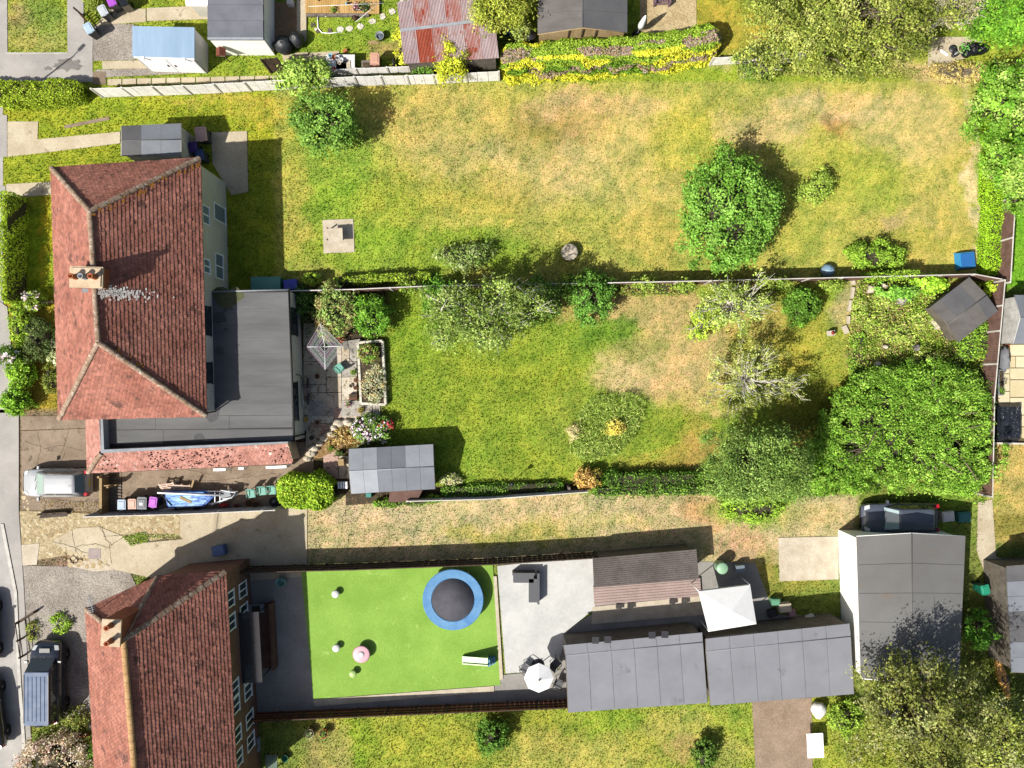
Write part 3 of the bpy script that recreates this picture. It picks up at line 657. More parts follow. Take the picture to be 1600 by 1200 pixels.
def win(parent, a, b, z0, z1, fm=UPVC, gm=GLASSD, bars=1, depth=.07):
    """window in a wall running from ground point a to b (outward normal on the right of a->b)"""
    a, b = np.array(a[:2]), np.array(b[:2]); d = b - a; L = np.linalg.norm(d); d /= L; n = np.array((d[1], -d[0])); rz = math.atan2(d[1], d[0])
    m = MB(); t = .07; c = (a + b) / 2 + n * (depth / 2 - .03)
    m.box(*c, z0 - .02, L + .1, depth + .06, .05, fm, rz); m.box(*c, z1 - t, L, depth, t, fm, rz)
    for i in range(bars + 2):
        q = a + d * (t / 2 + (L - t) * i / (bars + 1)) + n * (depth / 2 - .03); m.box(*q, z0 + .03, t, depth - .004, z1 - z0 - t - .03, fm, rz)
    f = m.obj('window', parent)
    MB().box(*((a + b) / 2 + n * .005), z0 + .03, L - .06, .03, z1 - z0 - t - .03, gm, rz).obj('pane', f); return f
def gutter(pts, parent, m=BLACK, r=.055):
    MB().tube([np.array(p) for p in pts], r, m, 6).obj('gutter', parent)
def inset(poly, d):
    c = np.mean(np.array(poly)[:, :2], 0); out = []
    for p in poly:
        v = c - np.array(p[:2]); out.append(tuple(np.array(p[:2]) + v / np.linalg.norm(v) * d * 1.4))
    return out
# ---- the pair of houses under one hipped roof
ze, zr = 4.4, 7.9
A, B, C_, D = pt(80, 262, ze), pt(312, 247, ze), pt(322, 650, ze), pt(92, 655, ze); E, F = pt(140, 330, zr), pt(153, 535, zr)
c0 = (A + B + C_ + D) / 4
HS = root('house', 'pair of semi detached houses under one big hipped red tile roof', 'house', (c0[0], c0[1], 0))
base = inset([A, B, C_, D], .22)
MB().prism(base, -.1, 4.33, CREAM).obj('wall', HS)
dz = np.array((0, 0, .09))
MB().add([A - dz, B - dz, C_ - dz, D - dz, E - dz, F - dz], [[1, 2, 5], [1, 5, 4], [3, 0, 4], [3, 4, 5], [0, 1, 4], [2, 3, 5], [3, 2, 1, 0]], TILER).obj('roof', HS)
for i, p in enumerate(([B, C_, F, E], [D, A, E, F], [A, B, E], [C_, D, F])): tiles('roof_tiles', p, TILER, HS, seed=i)
for a, b in ((E, F), (A, E), (B, E), (C_, F), (D, F)): ridge(a, b, HS)
for a, b in ((A, B), (B, C_), (C_, D), (D, A)): gutter([a - (0, 0, .05), b - (0, 0, .05)], HS)
ch = MB(); cx, cy = G(134, 433, 8.3); ch.box(cx, cy, 6.2, 1.6, 1.0, 1.95, BRICKR, -.03); ch.box(cx, cy, 8.15, 1.72, 1.1, .12, BRICKC, -.03); ch.box(cx, cy, 8.27, 1.56, .95, .06, BRICKC, -.03)
ch = ch.obj('chimney', HS)
for q in (-.5, 0., .5): MB().lathe([(.15, 0), (.16, .05), (.13, .1), (.12, .42), (.15, .45), (.15, .5), (.1, .5), (.09, .2)], (cx + q, cy, 8.33), TERRA if q else LEAD, 12).obj('chimney_pot', ch)
fl = MB(); q0 = pt(160, 454, 7.2); fl.hexa([pt(128, 456, 7.36), pt(128, 450, 7.36), pt(190, 449, 7.02), pt(190, 455, 7.02), pt(128, 457, 7.48), pt(128, 450, 7.5), pt(183, 449, 7.14), pt(183, 454, 7.12)], LEAD); fl.obj('flashing', ch)
LICH = mat('white_lichen_mortar', C('f6f2ec', .85), C('e4dcd2', .8), scale=3, grain=12, gamt=.2)
rb = random.Random(3); m_ = MB()
nr = np.cross(C_ - B, F - B); nr /= np.linalg.norm(nr); nr = nr if nr[2] > 0 else -nr
er = (C_ - B) / np.linalg.norm(C_ - B); sr = np.cross(nr, er); sr = sr if sr[2] > 0 else -sr
for i in range(230):
    u = rb.gauss(0, .17); v = abs(rb.gauss(0, 1.15)); v0 = ((E - B) @ sr) - .25 - v
    ub = ((pt(190, 456, 7.0) - B) @ er) + u + .12
    p = B + er * ub + sr * v0 + nr * .045; s = rb.uniform(.02, .075)
    m_.quad([p - er * s - sr * s * .7, p + er * s - sr * s * .7, p + er * s * .8 + sr * s * .8, p - er * s * .9 + sr * s * .6], LICH)
m_.obj('lichen', HS, kind='stuff')
ORL = mat('orange_lichen', C('d09030'), C('b87a28'), scale=5, grain=14); m_ = MB()
for i in range(60):
    t_ = rb.random() ** 2; p = F + (C_ - F) * t_ * .5 + er * rb.uniform(-.05, .5) * -1 + (0, 0, .04) if i < 20 else E + (B - E) * rb.random() + er * rb.uniform(.1, .45)
    v_ = (p - B) @ nr; p = p - nr * v_ + nr * .05; s = rb.uniform(.03, .08)
    m_.quad([p - er * s - sr * s, p + er * s - sr * s * .8, p + er * s * .8 + sr * s, p - er * s + sr * s * .7], ORL)
m_.obj('orange_lichen', HS, kind='stuff')
rw = [np.array(base[1]), np.array(base[2])]
def onwall(w, y):
    t = (y - w[0][1]) / (w[1][1] - w[0][1]); return w[0] + (w[1] - w[0]) * t
def rwin(y0, y1, z0, z1, fm=UPVC, gm=GLASSB, bars=1):
    a, b = onwall(rw, min(y0, y1)), onwall(rw, max(y0, y1)); win(HS, a, b, z0, z1, fm, gm, bars)
Y = lambda py, z: G(0, py, z)[1]
rwin(Y(322, 3.2), Y(352, 3.2), 2.9, 3.9); rwin(Y(396, 1.6), Y(436, 1.6), .9, 2.1); rwin(Y(318, 1.6), Y(345, 1.6), .3, 2.1, bars=0); rwin(Y(405, 3.3), Y(428, 3.3), 3.0, 3.9)
rwin(Y(478, 3.5), Y(524, 3.5), 3.0, 4.0, DKFRAME, GLASSD); rwin(Y(566, 3.5), Y(599, 3.5), 3.0, 4.0, DKFRAME, GLASSD)
dn = MB(); dn.tube([C_ + (.03, .1, -.1), C_ + (-.1, .18, -.5), (C_[0] - .14, C_[1] + .2, 2.75)], .045, BLACK, 8); dn.obj('downpipe', HS)
# ---- flat roofed extension round the back, with its tiled skirt
zf = 2.7
ext = root('flat_roof_extension', 'grey felt flat roof extension wrapped round the rear of the house', 'building', (*G(400, 570, zf), 0))
op = [(326, 455.5), (452, 452), (460.5, 690), (158, 698), (158, 652), (324, 649)]
ow = [(326, 457), (449, 454), (457, 689), (158, 697), (158, 652), (324, 649)]
MB().prism(GL(ow, zf), -.1, zf - .12, CREAM).obj('wall', ext)
MB().prism(GL(op, zf), zf - .12, zf, BLACK).obj('fascia', ext)
ys_ = [457, 482, 507, 528, 553, 580, 604, 630, 649.5]
for i in range(len(ys_) - 1):
    a, b = ys_[i] + .12, ys_[i + 1] - .04; xl = lambda y: 328 if y < 648 else 160
    xr = lambda y: 450.2 + (y - 455) * .0342
    MB().prism(GL([(xl(a), a), (xr(a), a - .4), (xr(b), b - .4), (xl(b), b)], zf), zf, zf + .018 + .006 * (i % 2), FELT).obj('felt_strip', ext)
for (x0, x1, y0, y1, k) in ((160, 243, 651, 672, 0), (243.4, 358, 650.5, 671, 1), (358.4, 457, 650, 669, 0), (160, 255, 672.4, 694, 1), (255.4, 457.6, 671.4, 689.5, 0)):
    MB().prism(GL([(x0, y0), (x1, y0 - .8), (x1, y1 - 1.5), (x0, y1)], zf), zf, zf + .02 + .005 * k, FELT).obj('felt_strip', ext)
for a, b in (((451.5, 453), (460, 689)), ((327, 456), (451.5, 452.6))):
    p, q = pt(*a, zf), pt(*b, zf); MB().tube([p + (0, 0, .03), q + (0, 0, .03)], .05, LEAD if b[1] < 500 else BLACK, 6).obj('edge_trim', ext)
zl, zt = 2.25, 3.3
e1, e2, t2, t1 = pt(137, 738.5, zl), pt(457.5, 723, zl), pt(450, 692.5, zt), pt(158, 708, zt); e0, t0 = pt(134.5, 652, zl), pt(153.5, 652, zt)
n2, n1, n0 = pt(450, 690, zt) , pt(163, 702.5, zt), pt(161, 652, zt)
sk = MB()
def down(p, z): return np.array((p[0], p[1], z))
dz = np.array((0, 0, .03))
sk.hexa([e1 - (0, 0, .08), e2 - (0, 0, .08), down(n2, zf), down(n1, zf), e1 - dz, e2 - dz, t2 - dz, t1 - dz], BRICKC)
sk.hexa([e0 - (0, 0, .08), e1 - (0, 0, .08), down(n1, zf), down(n0, zf), e0 - dz, e1 - dz, t1 - dz, t0 - dz], BRICKC)
sk.obj('skirt', ext)
tiles('skirt_tiles', [e1, e2, t2, t1], TILES2, ext, .2, .2, .03, 8); tiles('skirt_tiles', [e0, e1, t1, t0], TILES2, ext, .2, .2, .03, 9)
mo = MB(); us = (e2 - e1) / np.linalg.norm(e2 - e1); vs_ = (t1 - e1); vs_ -= us * (vs_ @ us); Lv = np.linalg.norm(vs_); vs_ /= Lv; nz_ = np.cross(us, vs_); Lu = np.linalg.norm(e2 - e1)
MOSS = mat('dark_moss', C('5c3430'), C('4a2c28'), grain=12)
for i in range(420):
    u = .9 + (Lu - 1.2) * rb.random(); v = Lv * (.05 + .9 * rb.random() ** 1.2); s = rb.uniform(.02, .06)
    if math.sin(u * 1.7) + math.sin(u * .9 + 2) + rb.random() * 1.6 < .2: continue
    p = e1 + us * u + vs_ * v + nz_ * .04; mo.blob(p, (s, s, s * .5), MOSS, 5, 3, .3, i)
mo.obj('moss', ext, kind='stuff')
pc = MB()
def slab(m, a, b, c, d, z0, z1, mt): m.hexa([down(a, z0), down(b, z0), down(c, z0), down(d, z0), down(a, z1), down(b, z1), down(c, z1), down(d, z1)], mt)
slab(pc, t1, t2, n2, n1, zf, zt + .03, LEAD); slab(pc, t0, t1, n1, n0, zf, zt + .032, LEAD); pc.obj('parapet', ext)
ridge(e1, t1, ext)
gw = GL([(140, 655), (140, 735), (453, 720), (446, 694), (300, 680), (160, 680)], zl); MB().prism(gw, -.1, zl - .1, BRICKC).obj('wall', ext)
gutter([e1 - (0, .02, .06), e2 - (0, .02, .06)], ext)
ew = [np.array(G(449, 454, zf)), np.array(G(457, 689, zf))]
def ewin(y0, y1, z0, z1, fm=DKFRAME, gm=GLASSD, bars=1): win(ext, onwall(ew, min(y0, y1)), onwall(ew, max(y0, y1)), z0, z1, fm, gm, bars)
ewin(Y(481, 1.6), Y(524, 1.6), .95, 2.15); ewin(Y(597, 1.9), Y(657, 1.9), 1.35, 2.3, bars=2)
MB().tube([pt(461, 585, 1.6), pt(468, 586, 1.5), pt(472, 592, 1.3)], .025, BLACK, 6).obj('bracket', ext)
MB().tube([(*(ew[1] + (.06, .25)), .02), (*(ew[1] + (.06, .25)), 2.5)], .05, BLACK, 8).obj('downpipe', ext)
# small wall fittings below the skirt eave
for x, y, sx in ((342, 733, .75), (431, 729, 1.25), (376, 731, .3)):
    px_, py_ = G(x, y, 1.2); bx = MB(); bx.box(px_, py_ - .04, .25, sx, .18, .9, UPVC, .045, (1, .8)); bx.box(px_, py_ - .06, .4, sx * .8, .2, .5, LEAD, .045); bx.obj('wall_box', ext)
# ---- lower neighbour's house
A, A2, B, C_, D = pt(134, 952, ze), pt(246, 901, ze), pt(352, 893, ze), pt(372, 1270, ze), pt(152, 1270, ze); E, F = pt(193, 1000, zr), pt(217, 1290, zr)
c0 = (A + B + C_ + D) / 4
H2 = root('house', 'red tiled house beside the artificial lawn with pale ridge and tv aerial', 'house', (c0[0], c0[1], 0))
base2 = inset([A, B, C_, D], .2); bw2 = inset([A, A2, B, C_, D], .2); MB().prism(bw2, -.1, 4.33, mat('brown_brick', C('8d6a58'), C('7a5848'), scale=2, grain=9, gamt=.2)).obj('wall', H2)
dz = np.array((0, 0, .09))
MB().add([A - dz, A2 - dz, B - dz, C_ - dz, D - dz, E - dz, F - dz], [[2, 3, 6, 5], [4, 0, 5, 6], [0, 1, 5], [1, 2, 5], [3, 4, 6], [4, 3, 2, 1, 0]], TILER).obj('roof', H2)
for i, p in enumerate(([B, C_, F, E], [D, A, E, F], [A, A2, E], [A2, B, E])): tiles('roof_tiles', p, TILER, H2, seed=i + 5)
RTY = half_round('ridge_tile', .44, .17, mat('buff_ridge_tile', C('d0a878'), C('b8905e'), scale=2, grain=9, gamt=.2))
ridge(E, F, H2, RTY); ridge(A, E, H2); ridge(A2, E, H2); ridge(B, E, H2)
for a, b in ((A, A2), (A2, B), (B, C_), (D, A)): gutter([a - (0, 0, .05), b - (0, 0, .05)], H2)
ch = MB(); cx, cy = G(172, 990, 8.5); ch.box(cx, cy, 6.0, .9, 1.3, 2.3, BRICKR, -.06); ch.box(cx, cy, 8.3, 1.0, 1.4, .12, BRICKC, -.06); ch = ch.obj('chimney', H2)
for q in (-.4, .4): MB().lathe([(.15, 0), (.16, .05), (.13, .1), (.12, .42), (.15, .5), (.1, .5), (.09, .2)], (cx + .02, cy + q, 8.42), TERRA, 12).obj('chimney_pot', ch)
ae = MB(); p0 = pt(146, 957, 6.0); p1 = pt(139, 930, 6.3); ae.tube([pt(147, 958, 4.5), p0 + (0, 0, .25)], .03, LEAD, 6); ae.tube([p0, p1], .02, LEAD, 5)
for i in range(9):
    q = p0 + (p1 - p0) * (i + .5) / 9; ae.tube([q + (-.22 - .02 * i * 0, -.06, 0), q + (.22, .06, 0)], .012, LEAD, 4)
ae.obj('aerial', H2)
rw = [np.array(base2[1]), np.array(base2[2])]
for py in (925, 960, 1060, 1085, 1130, 1165):
    a, b = onwall(rw, Y(py + 12, 2)), onwall(rw, Y(py - 12, 2)); win(H2, a, b, 3.0, 4.0); win(H2, a, b, .9, 2.1)
# ---- small buildings
def gable_shed(name, label, corners, ridge_, ze, zr, wallm, mats, nstrip, eave_over=.12, cat='shed', strips=True, h0=0., boards=True, group=None):
    """corners px at eave height: a,b (one eave) c,d (other eave) ; ridge px r1 (between d and a), r2 (between b and c)"""
    a, b, c, d = [pt(*q, ze) for q in corners]; r1, r2 = [pt(*q, zr) for q in ridge_]
    m0 = (a + b + c + d) / 4; R = root(name, label, cat, (m0[0], m0[1], 0), group)
    wp = inset([a, b, c, d], eave_over); g1, g2 = [(r1 + r2) / 2 + (r - (r1 + r2) / 2) * .965 for r in (r1, r2)]
    V = [(*p, -.05) for p in wp] + [(*p, ze - .04) for p in wp] + [tuple(g1 - (0, 0, .05)), tuple(g2 - (0, 0, .05))]
    MB().add(V, [[0, 1, 5, 4], [2, 3, 7, 6], [1, 2, 6, 9, 5], [3, 0, 4, 8, 7], [4, 5, 9, 8], [6, 7, 8, 9]], wallm).obj('wall', R)
    for (p, q, s, t, k) in ((a, b, r2, r1, 0), (d, c, r2, r1, 1)):
        up = np.array((0, 0, .035))
        for i in range(nstrip):
            f0, f1 = i / nstrip + .0012, (i + 1) / nstrip - .0012
            w4 = [p + (q - p) * f0, p + (q - p) * f1, t + (s - t) * f1, t + (s - t) * f0]; lift = np.array((0, 0, .004 * ((i * 7 + k) % 3)))
            bb = MB(); bb.hexa([x - .02 * up / .035 for x in w4] + [x + up + lift for x in w4], mats[(i * 5 + k * 2 + (i // 2)) % len(mats)]); bb.obj('felt_strip', R)
    MB().tube([r1 + (0, 0, .04), r2 + (0, 0, .04)], .035, mats[0], 6).obj('ridge_cap', R)
    for p, q, r in ((a, d, r1), (b, c, r2)):
        mb_ = MB(); mb_.tube([p, r, q], .035, wallm, 4); mb_.obj('bargeboard', R)
    return R, wp
SHEDW = mat('weathered_shed_boards', C('7c7468'), C('665e54'), scale=2, grain=9, gamt=.2)
gable_shed('garden_shed', 'grey felt roofed garden shed at the lower edge of the main lawn', [(545, 701.5), (677, 694), (680, 764), (549, 771.5)], [(545.5, 736.5), (678, 729)], 1.75, 2.3, SHEDW, [FELTB, FELTM, FELTB, FELTM, FELTM], 6)
gable_shed('garden_shed', 'dark felt shed standing skewed in the weedy top right corner of the garden', [(1513.8, 433), (1453, 480), (1497, 535), (1558.8, 486)], [(1541, 461), (1480, 507)], 1.45, 1.85, SHEDW, [SLATE, SLATE, FELTD], 4)
R, wp = gable_shed('garden_shed', 'timber shed with tan gable boards above the multicoloured hedge', [(840, -40), (840, 54), (980, 51), (980, -40)], [(910, -40), (910, 43.5)], 2.1, 2.6, TIMB, [FELTD, FELTD, SLATE], 3)
for f_ in (.34, .5, .66):
    p = np.array(wp[1]) * (1 - f_) + np.array(wp[2]) * f_; MB().box(p[0], p[1] - .02, .0, .07, .05, 2.1 + .35 * (1 - abs(f_ - .5) * 2), DKTIMB).obj('batten', R)
gable_shed('garden_shed', 'grey shed with whitened end boards beside the cream patio pavers', [(1585, 461), (1690, 461), (1690, 537), (1583, 537)], [(1594, 497), (1700, 497)], 2.0, 2.5, mat('whitened_boards', C('d8d6d0'), C('b5b3ad'), scale=2, grain=9, gamt=.15), [FELTM], 3)
gable_shed('garage', 'big grey roofed garage with cream wall below the parked blue car', [(1338, 838), (1345, 1060), (1498, 1060), (1508, 838)], [(1424, 833), (1424, 1066)], 2.75, 3.1, WHITEP, [GARF], 5, cat='garage')
gable_shed('outbuilding', 'long pale grey roofed outbuilding next to the white parasol', [(880, 1008), (1097, 988), (1105, 1098), (888, 1113)], [(884, 1024), (1098, 1003)], 2.35, 2.4, SHEDW, [OUTF], 6, cat='outbuilding')
gable_shed('outbuilding', 'second pale grey outbuilding roof between white gazebo and brown path', [(1102, 998), (1327, 974), (1334, 1084), (1110, 1102)], [(1103, 1018), (1329, 994)], 2.4, 2.45, SHEDW, [OUTF], 6, cat='outbuilding')
gable_shed('outbuilding', 'grey corrugated roof at the right edge beside the orange kayak', [(1572, 885), (1580, 1050), (1680, 1050), (1680, 880)], [(1640, 880), (1640, 1052)], 2.4, 2.8, SHEDW, [FELTD, FELTM], 7, cat='outbuilding')
gable_shed('garage', 'small dark roofed garage above the end of the big red roof', [(190, 197), (283, 193), (283, 244), (190, 244)], [(190, 220), (283, 218)], 2.3, 2.6, CREAM, [FELTD, FELTM], 3, cat='garage')
# roof vents on the long outbuilding
for x, y in ((930, 998), (949, 997), (1018, 990), (1038, 989)):
    b = MB(); p = pt(x, y + 1, 2.42); b.box(p[0], p[1], 2.36, .34, .34, .2, BLACK, 0, (.8, .8)); b.box(p[0], p[1], 2.56, .4, .4, .04, DKFRAME)
    b.obj('roof_vent', None, {930: 'black roof vent nearest the parasol end of the long grey roof', 949: 'black roof vent second from the parasol end of the grey roof', 1018: 'black roof vent third along from the parasol end of the roof', 1038: 'black roof vent nearest the gazebo on the long grey roof'}[x], 'roof vent', 'vents along the outbuilding roof')
# dark pent shed with pinkish deck below it
R = root('lean_to', 'dark slatted lean-to roof behind the pale grey patio', 'lean-to', (*G(1005, 885, 2), 0))
p = GL([(926, 872), (1088, 858), (1092, 905), (928, 918)], 1.9); MB().prism(inset(p, .15), -.05, 1.85, SHEDW).obj('wall', R)
a, b, c, d = [pt(*q, 1.9) for q in ((926, 872), (1088, 858), (1092, 905), (928, 918))]
for i in range(14):
    f0, f1 = i / 14 + .004, (i + 1) / 14 - .004; w4 = [a + (d - a) * f0, b + (c - b) * f0, b + (c - b) * f1, a + (d - a) * f1]
    MB().hexa([x - (0, 0, .05) for x in w4] + [x + (0, 0, .03) for x in w4], mat('brown_slats', C('6e6662'), C('5e5652'), grain=9, gamt=.2)).obj('slat', R)
R = root('deck', 'pinkish decking strip in front of the dark slatted lean-to', 'deck', (*G(1005, 925, .2), 0))
a, b, c, d = [pt(*q, .2) for q in ((927, 916), (1094, 903), (1096, 932), (929, 946))]
for i in range(7):
    f0, f1 = i / 7 + .008, (i + 1) / 7 - .008; w4 = [a + (d - a) * f0, b + (c - b) * f0, b + (c - b) * f1, a + (d - a) * f1]
    MB().hexa([x - (0, 0, .15) for x in w4] + list(w4), mat('pink_composite', C('b8a29c'), C('a8938c'), grain=9, gamt=.1)).obj('plank', R)
# blue roofed container shed, top left
zc_ = 2.2
cs = [(207, 41), (304, 43), (304, 91), (207, 88)]; P_ = [pt(*q, zc_) for q in cs]; m0 = sum(P_) / 4
R = root('store_shed', 'white metal store shed with pale blue roof and double doors', 'shed', (m0[0], m0[1], 0))
GREYW = mat('grey_metal_wall', C('d2d0cd', .75), C('c4c2c0', .75), grain=12, gamt=.06)
wp = inset(P_, .04); MB().prism(wp, 0, zc_ - .06, WHITEP, GREYW).obj('wall', R)
MB().prism([tuple(q[:2]) for q in P_], zc_ - .06, zc_ + .03, mat('pale_blue_roof', C('a3bed8'), C('96b2cd'), scale=.6, grain=6, gamt=.05, stretch=(2, .2, 1), rough=.5)).obj('roof', R)
fa, fb = np.array(wp[3]), np.array(wp[2]); d = (fb - fa); L = np.linalg.norm(d); d /= L; nn = np.array((d[1], -d[0])); rz = math.atan2(d[1], d[0])
for k in (0, 1):
    q = fa + d * L * (.27 + .46 * k) + nn * .03; dd = MB(); dd.box(*q, .06, L * .45, .05, zc_ - .28, UPVC, rz); dd = dd.obj('door', R)
    q2 = fa + d * L * (.44 + .12 * k) + nn * .08; MB().box(*q2, .95, .04, .05, .25, DKFRAME, rz).obj('handle', dd)
    q3 = fa + d * L * (.16 + .68 * k) + nn * .1; MB().box(*q3, zc_ - .05, .14, .36, .06, UPVC, rz).obj('bracket', R)
for k in (0., .5, 1.):
    q = fa + d * L * (.03 + .94 * k) + nn * .035; MB().box(*q, .0, .06, .06, zc_ - .12, GREYW, rz).obj('door_post', R)
q = (fa + fb) / 2 + nn * .03; MB().box(*q, zc_ - .2, L, .08, .16, UPVC, rz).obj('fascia', R)
# dark felt extension with white wall
R = root('rear_extension', 'dark felt roofed extension with bright white wall, top left', 'building', (*G(366, 20, 2.3), 0))
P_ = GL([(323, -60), (411, -60), (412, 62), (325, 62)], 2.3); MB().prism(inset(P_, .05), -.05, 2.2, WHITEP).obj('wall', R); MB().prism(P_, 2.2, 2.28, BLACK).obj('fascia', R)
for a, b, m in ((-60, -18, FELTM), (-17.6, 7, FELTM), (7.4, 32, FELTM), (32.4, 58, FELTM), (58.3, 62, LEAD)):
    MB().prism(GL([(324, a), (411, a), (411.5, b), (324.5, b)], 2.3), 2.28, 2.31, mat('slate_felt', C('7d8088'), C('6f727a'), scale=.9, grain=20, gamt=.1) if m is FELTM else m).obj('felt_strip', R)
R = root('porch', 'white flat roofed porch at the top edge beside the concrete path', 'porch', (*G(310, -10, 2.0), 0))
MB().prism(GL([(284, -50), (326, -50), (326, 8), (290, 8)], 1.9), 1.75, 1.9, WHITEP).obj('roof', R); MB().prism(GL([(292, -48), (324, -48), (324, 4), (294, 4)], 1.9), 0, 1.75, CREAM).obj('wall', R)
# rusty corrugated shed
R = root('corrugated_shed', 'shed with rusty red and pink corrugated iron roof', 'shed', (*G(700, 45, 2.2), 0))
a, b, c, d = [pt(*q, z) for q, z in (((621, 4), 2.35), ((766, -22), 2.35), ((779, 91), 2.0), ((632, 100), 2.0))]
wp = inset([a, b, c, d], .15); MB().prism(wp, -.05, 1.95, SHEDW).obj('wall', R)
IRON = [mat('pink_zinc', C('c3b0b0'), C('b09a9c'), C('b0604a'), scale=1.2, grain=10, gamt=.12, spot=.6, stretch=(1.6, .6, 1)),
        mat('rusty_zinc', C('bfa6a4'), C('b3746a'), C('a8503a'), scale=1.4, grain=10, gamt=.15, spot=.56, stretch=(1.6, .6, 1)),
        mat('red_rust', C('b25a42'), C('a04a34'), C('c4a09a'), scale=1.6, grain=10, gamt=.15, spot=.6, stretch=(2, .4, 1))]
def corr(p0, p1, p2, p3, m, lift):
    n = 11; k = 6; v = []; nz = lift
    for i in range(n * k + 1):
        u = i / (n * k); h = .022 * math.sin(2 * math.pi * i / k) + nz
        for w_ in (0, 1):
            q = (p0 + (p1 - p0) * u) * (1 - w_) + (p3 + (p2 - p3) * u) * w_; v.append(tuple(q + (0, 0, h)))
    f = [[2 * i, 2 * i + 2, 2 * i + 3, 2 * i + 1] for i in range(n * k)]
    MB().add(v, f, m).obj('roof_sheet', R)
N_ = 6; md = [(a + (d - a) * .46), (b + (c - b) * .46)]
kinds = [[0, 1, 0, 1, 0, 0], [0, 2, 1, 0, 1, 0]]
for j, (s0, s1, e0_, e1_) in enumerate(((a, b, md[1], md[0]), (md[0], md[1], c, d))):
    for i in range(N_):
        f0, f1 = i / N_ - .004, (i + 1) / N_ + .004
        corr(s0 + (s1 - s0) * f0, s0 + (s1 - s0) * f1, e1_ + (e0_ - e1_) * f1, e1_ + (e0_ - e1_) * f0, IRON[kinds[j][i]], .03 + .02 * (1 - j) + .006 * (i % 2))
pb = MB(); q0, q1 = md; dd = (c - b) * .02; pb.hexa([q0 - dd + (0, 0, .06), q1 - dd + (0, 0, .06), q1 + dd + (0, 0, .06), q0 + dd + (0, 0, .06), q0 - dd + (0, 0, .085), q1 - dd + (0, 0, .085), q1 + dd + (0, 0, .085), q0 + dd + (0, 0, .085)], LEAD); pb.obj('lap_strip', R)
# white gazebo
R = root('gazebo', 'white square fabric gazebo between lean-to and grey outbuilding', 'gazebo', (*G(1138, 950, 2.3), 0))
P_ = [pt(*q, 2.1) for q in ((1092, 924), (1172, 914), (1182, 975), (1108, 987))]; ap = sum(P_) / 4; ap[2] = 2.8
GZW = paint_mat('white_canvas', C('fdfdfd', .62), .7)
MB().add([*P_, ap] + [p - (0, 0, .22) for p in P_], [[0, 1, 4], [1, 2, 4], [2, 3, 4], [3, 0, 4], [5, 6, 1, 0], [6, 7, 2, 1], [7, 8, 3, 2], [8, 5, 0, 3]], GZW).obj('canopy', R)
for p in P_: MB().tube([(p[0] * .999, p[1] * .999, 0), (p[0] * .999, p[1] * .999, 2.08)], .03, UPVC, 6).obj('pole', R)
# dark glass canopy at the lower house
R = root('canopy', 'dark glass veranda canopy against the lower house wall', 'canopy', (*G(388, 1010, 2.3), 0))
P_ = GL([(367, 958), (404, 956), (410, 1066), (372, 1068)], 2.4); MB().prism(P_, 2.32, 2.4, glass('smoked_glass', C('3c4044'), .2)).obj('glass_roof', R)
for q in ((402, 960), (407, 1062)): MB().tube([(*G(*q, 2.3), 0), (*G(*q, 2.3), 2.32)], .05, DKFRAME, 6).obj('post', R)
# ------------------------------------------------------------------ fences
def fence(label, base, h, bw, bm, pm, post_every=1.83, cap=True, name='fence', board='board', lean=0., th=.02, ph=.08, group=None, rails=True, capm=None):
    """upright boards one by one between posts along ground points given in photo pixels"""
    p = [np.array(G(*q)) for q in base]; c = sum(p) / len(p); R = root(name, label, 'fence', (c[0], c[1], 0), group)
    me = box_mesh(board, bw * .965, th, h, bm); pc_ = box_mesh('post', .1, .1, h + ph, pm); acc = 0.
    cp = MB(); rl = MB()
    for i in range(len(p) - 1):
        d = p[i + 1] - p[i]; L = np.linalg.norm(d); d /= L; rz = math.atan2(d[1], d[0]); n = max(1, round(L / bw)); nn = np.array((-d[1], d[0]))
        for k in range(n):
            q = p[i] + d * L * (k + .5) / n + nn * random.uniform(-.006, .006)
            piece(board, me, R, (*q, .02 + random.uniform(-.012, .012)), rz + random.uniform(-.012, .012), (L / n / bw, 1, 1), rx=lean + random.uniform(-.01, .01))
        m = max(1, round(L / post_every))
        for k in range(m + (1 if i == len(p) - 2 else 0)):
            q = p[i] + d * L * k / m; piece('post', pc_, R, (*(q - nn * .0), -.05), rz)
        mid = (p[i] + p[i + 1]) / 2
        if cap: cp.box(*mid, h + .035, L, .055, .03, capm or pm, rz)
        if rails:
            for z in (.3, h * .55, h - .25): rl.box(*(mid + nn * .045), z, L, .05, .08, pm, rz)
    if cap: cp.obj('capping', R)
    if rails: rl.obj('rail', R)
    return R
LGREY = mat('silver_fence_board', C('f2f0ec', .8), C('e2dfda', .78), C('c6c3be', .7), scale=2.2, grain=12, gamt=.12, spot=.66)
POSTL = mat('pale_post', C('e2ddd4', .62), C('ccc7bd', .6), grain=12, gamt=.1)
BROWNB = mat('brown_fence_board', C('8a6a5e'), C('70544a'), C('9c8074'), scale=2, grain=10, gamt=.2, island=.1)
GREYB = mat('weathered_fence_board', C('8c8178'), C('736a62'), scale=2, grain=10, gamt=.2)
DKB = mat('dark_fence_board', C('55493f'), C('453b33'), scale=2, grain=10, gamt=.2)
ORB = mat('orange_stained_board', C('b0623c'), C('974f2e'), scale=2, grain=10, gamt=.15)
fence('long silvery board fence along the top gardens', [(161, 152), (300, 147.5), (440, 140), (560, 134), (680, 131), (780, 126)], 1.4, .63, LGREY, POSTL, 1.9, cap=False)
fence('short silvery fence run behind the junk table and pink bin', [(512, 119), (656, 113)], .95, .63, LGREY, POSTL, 1.9, cap=False)
fence('silvery fence panels between the multicoloured hedge and the big tree', [(1108, 102), (1170, 99), (1250, 93)], 1.1, .5, LGREY, POSTL, 1.9, cap=False)
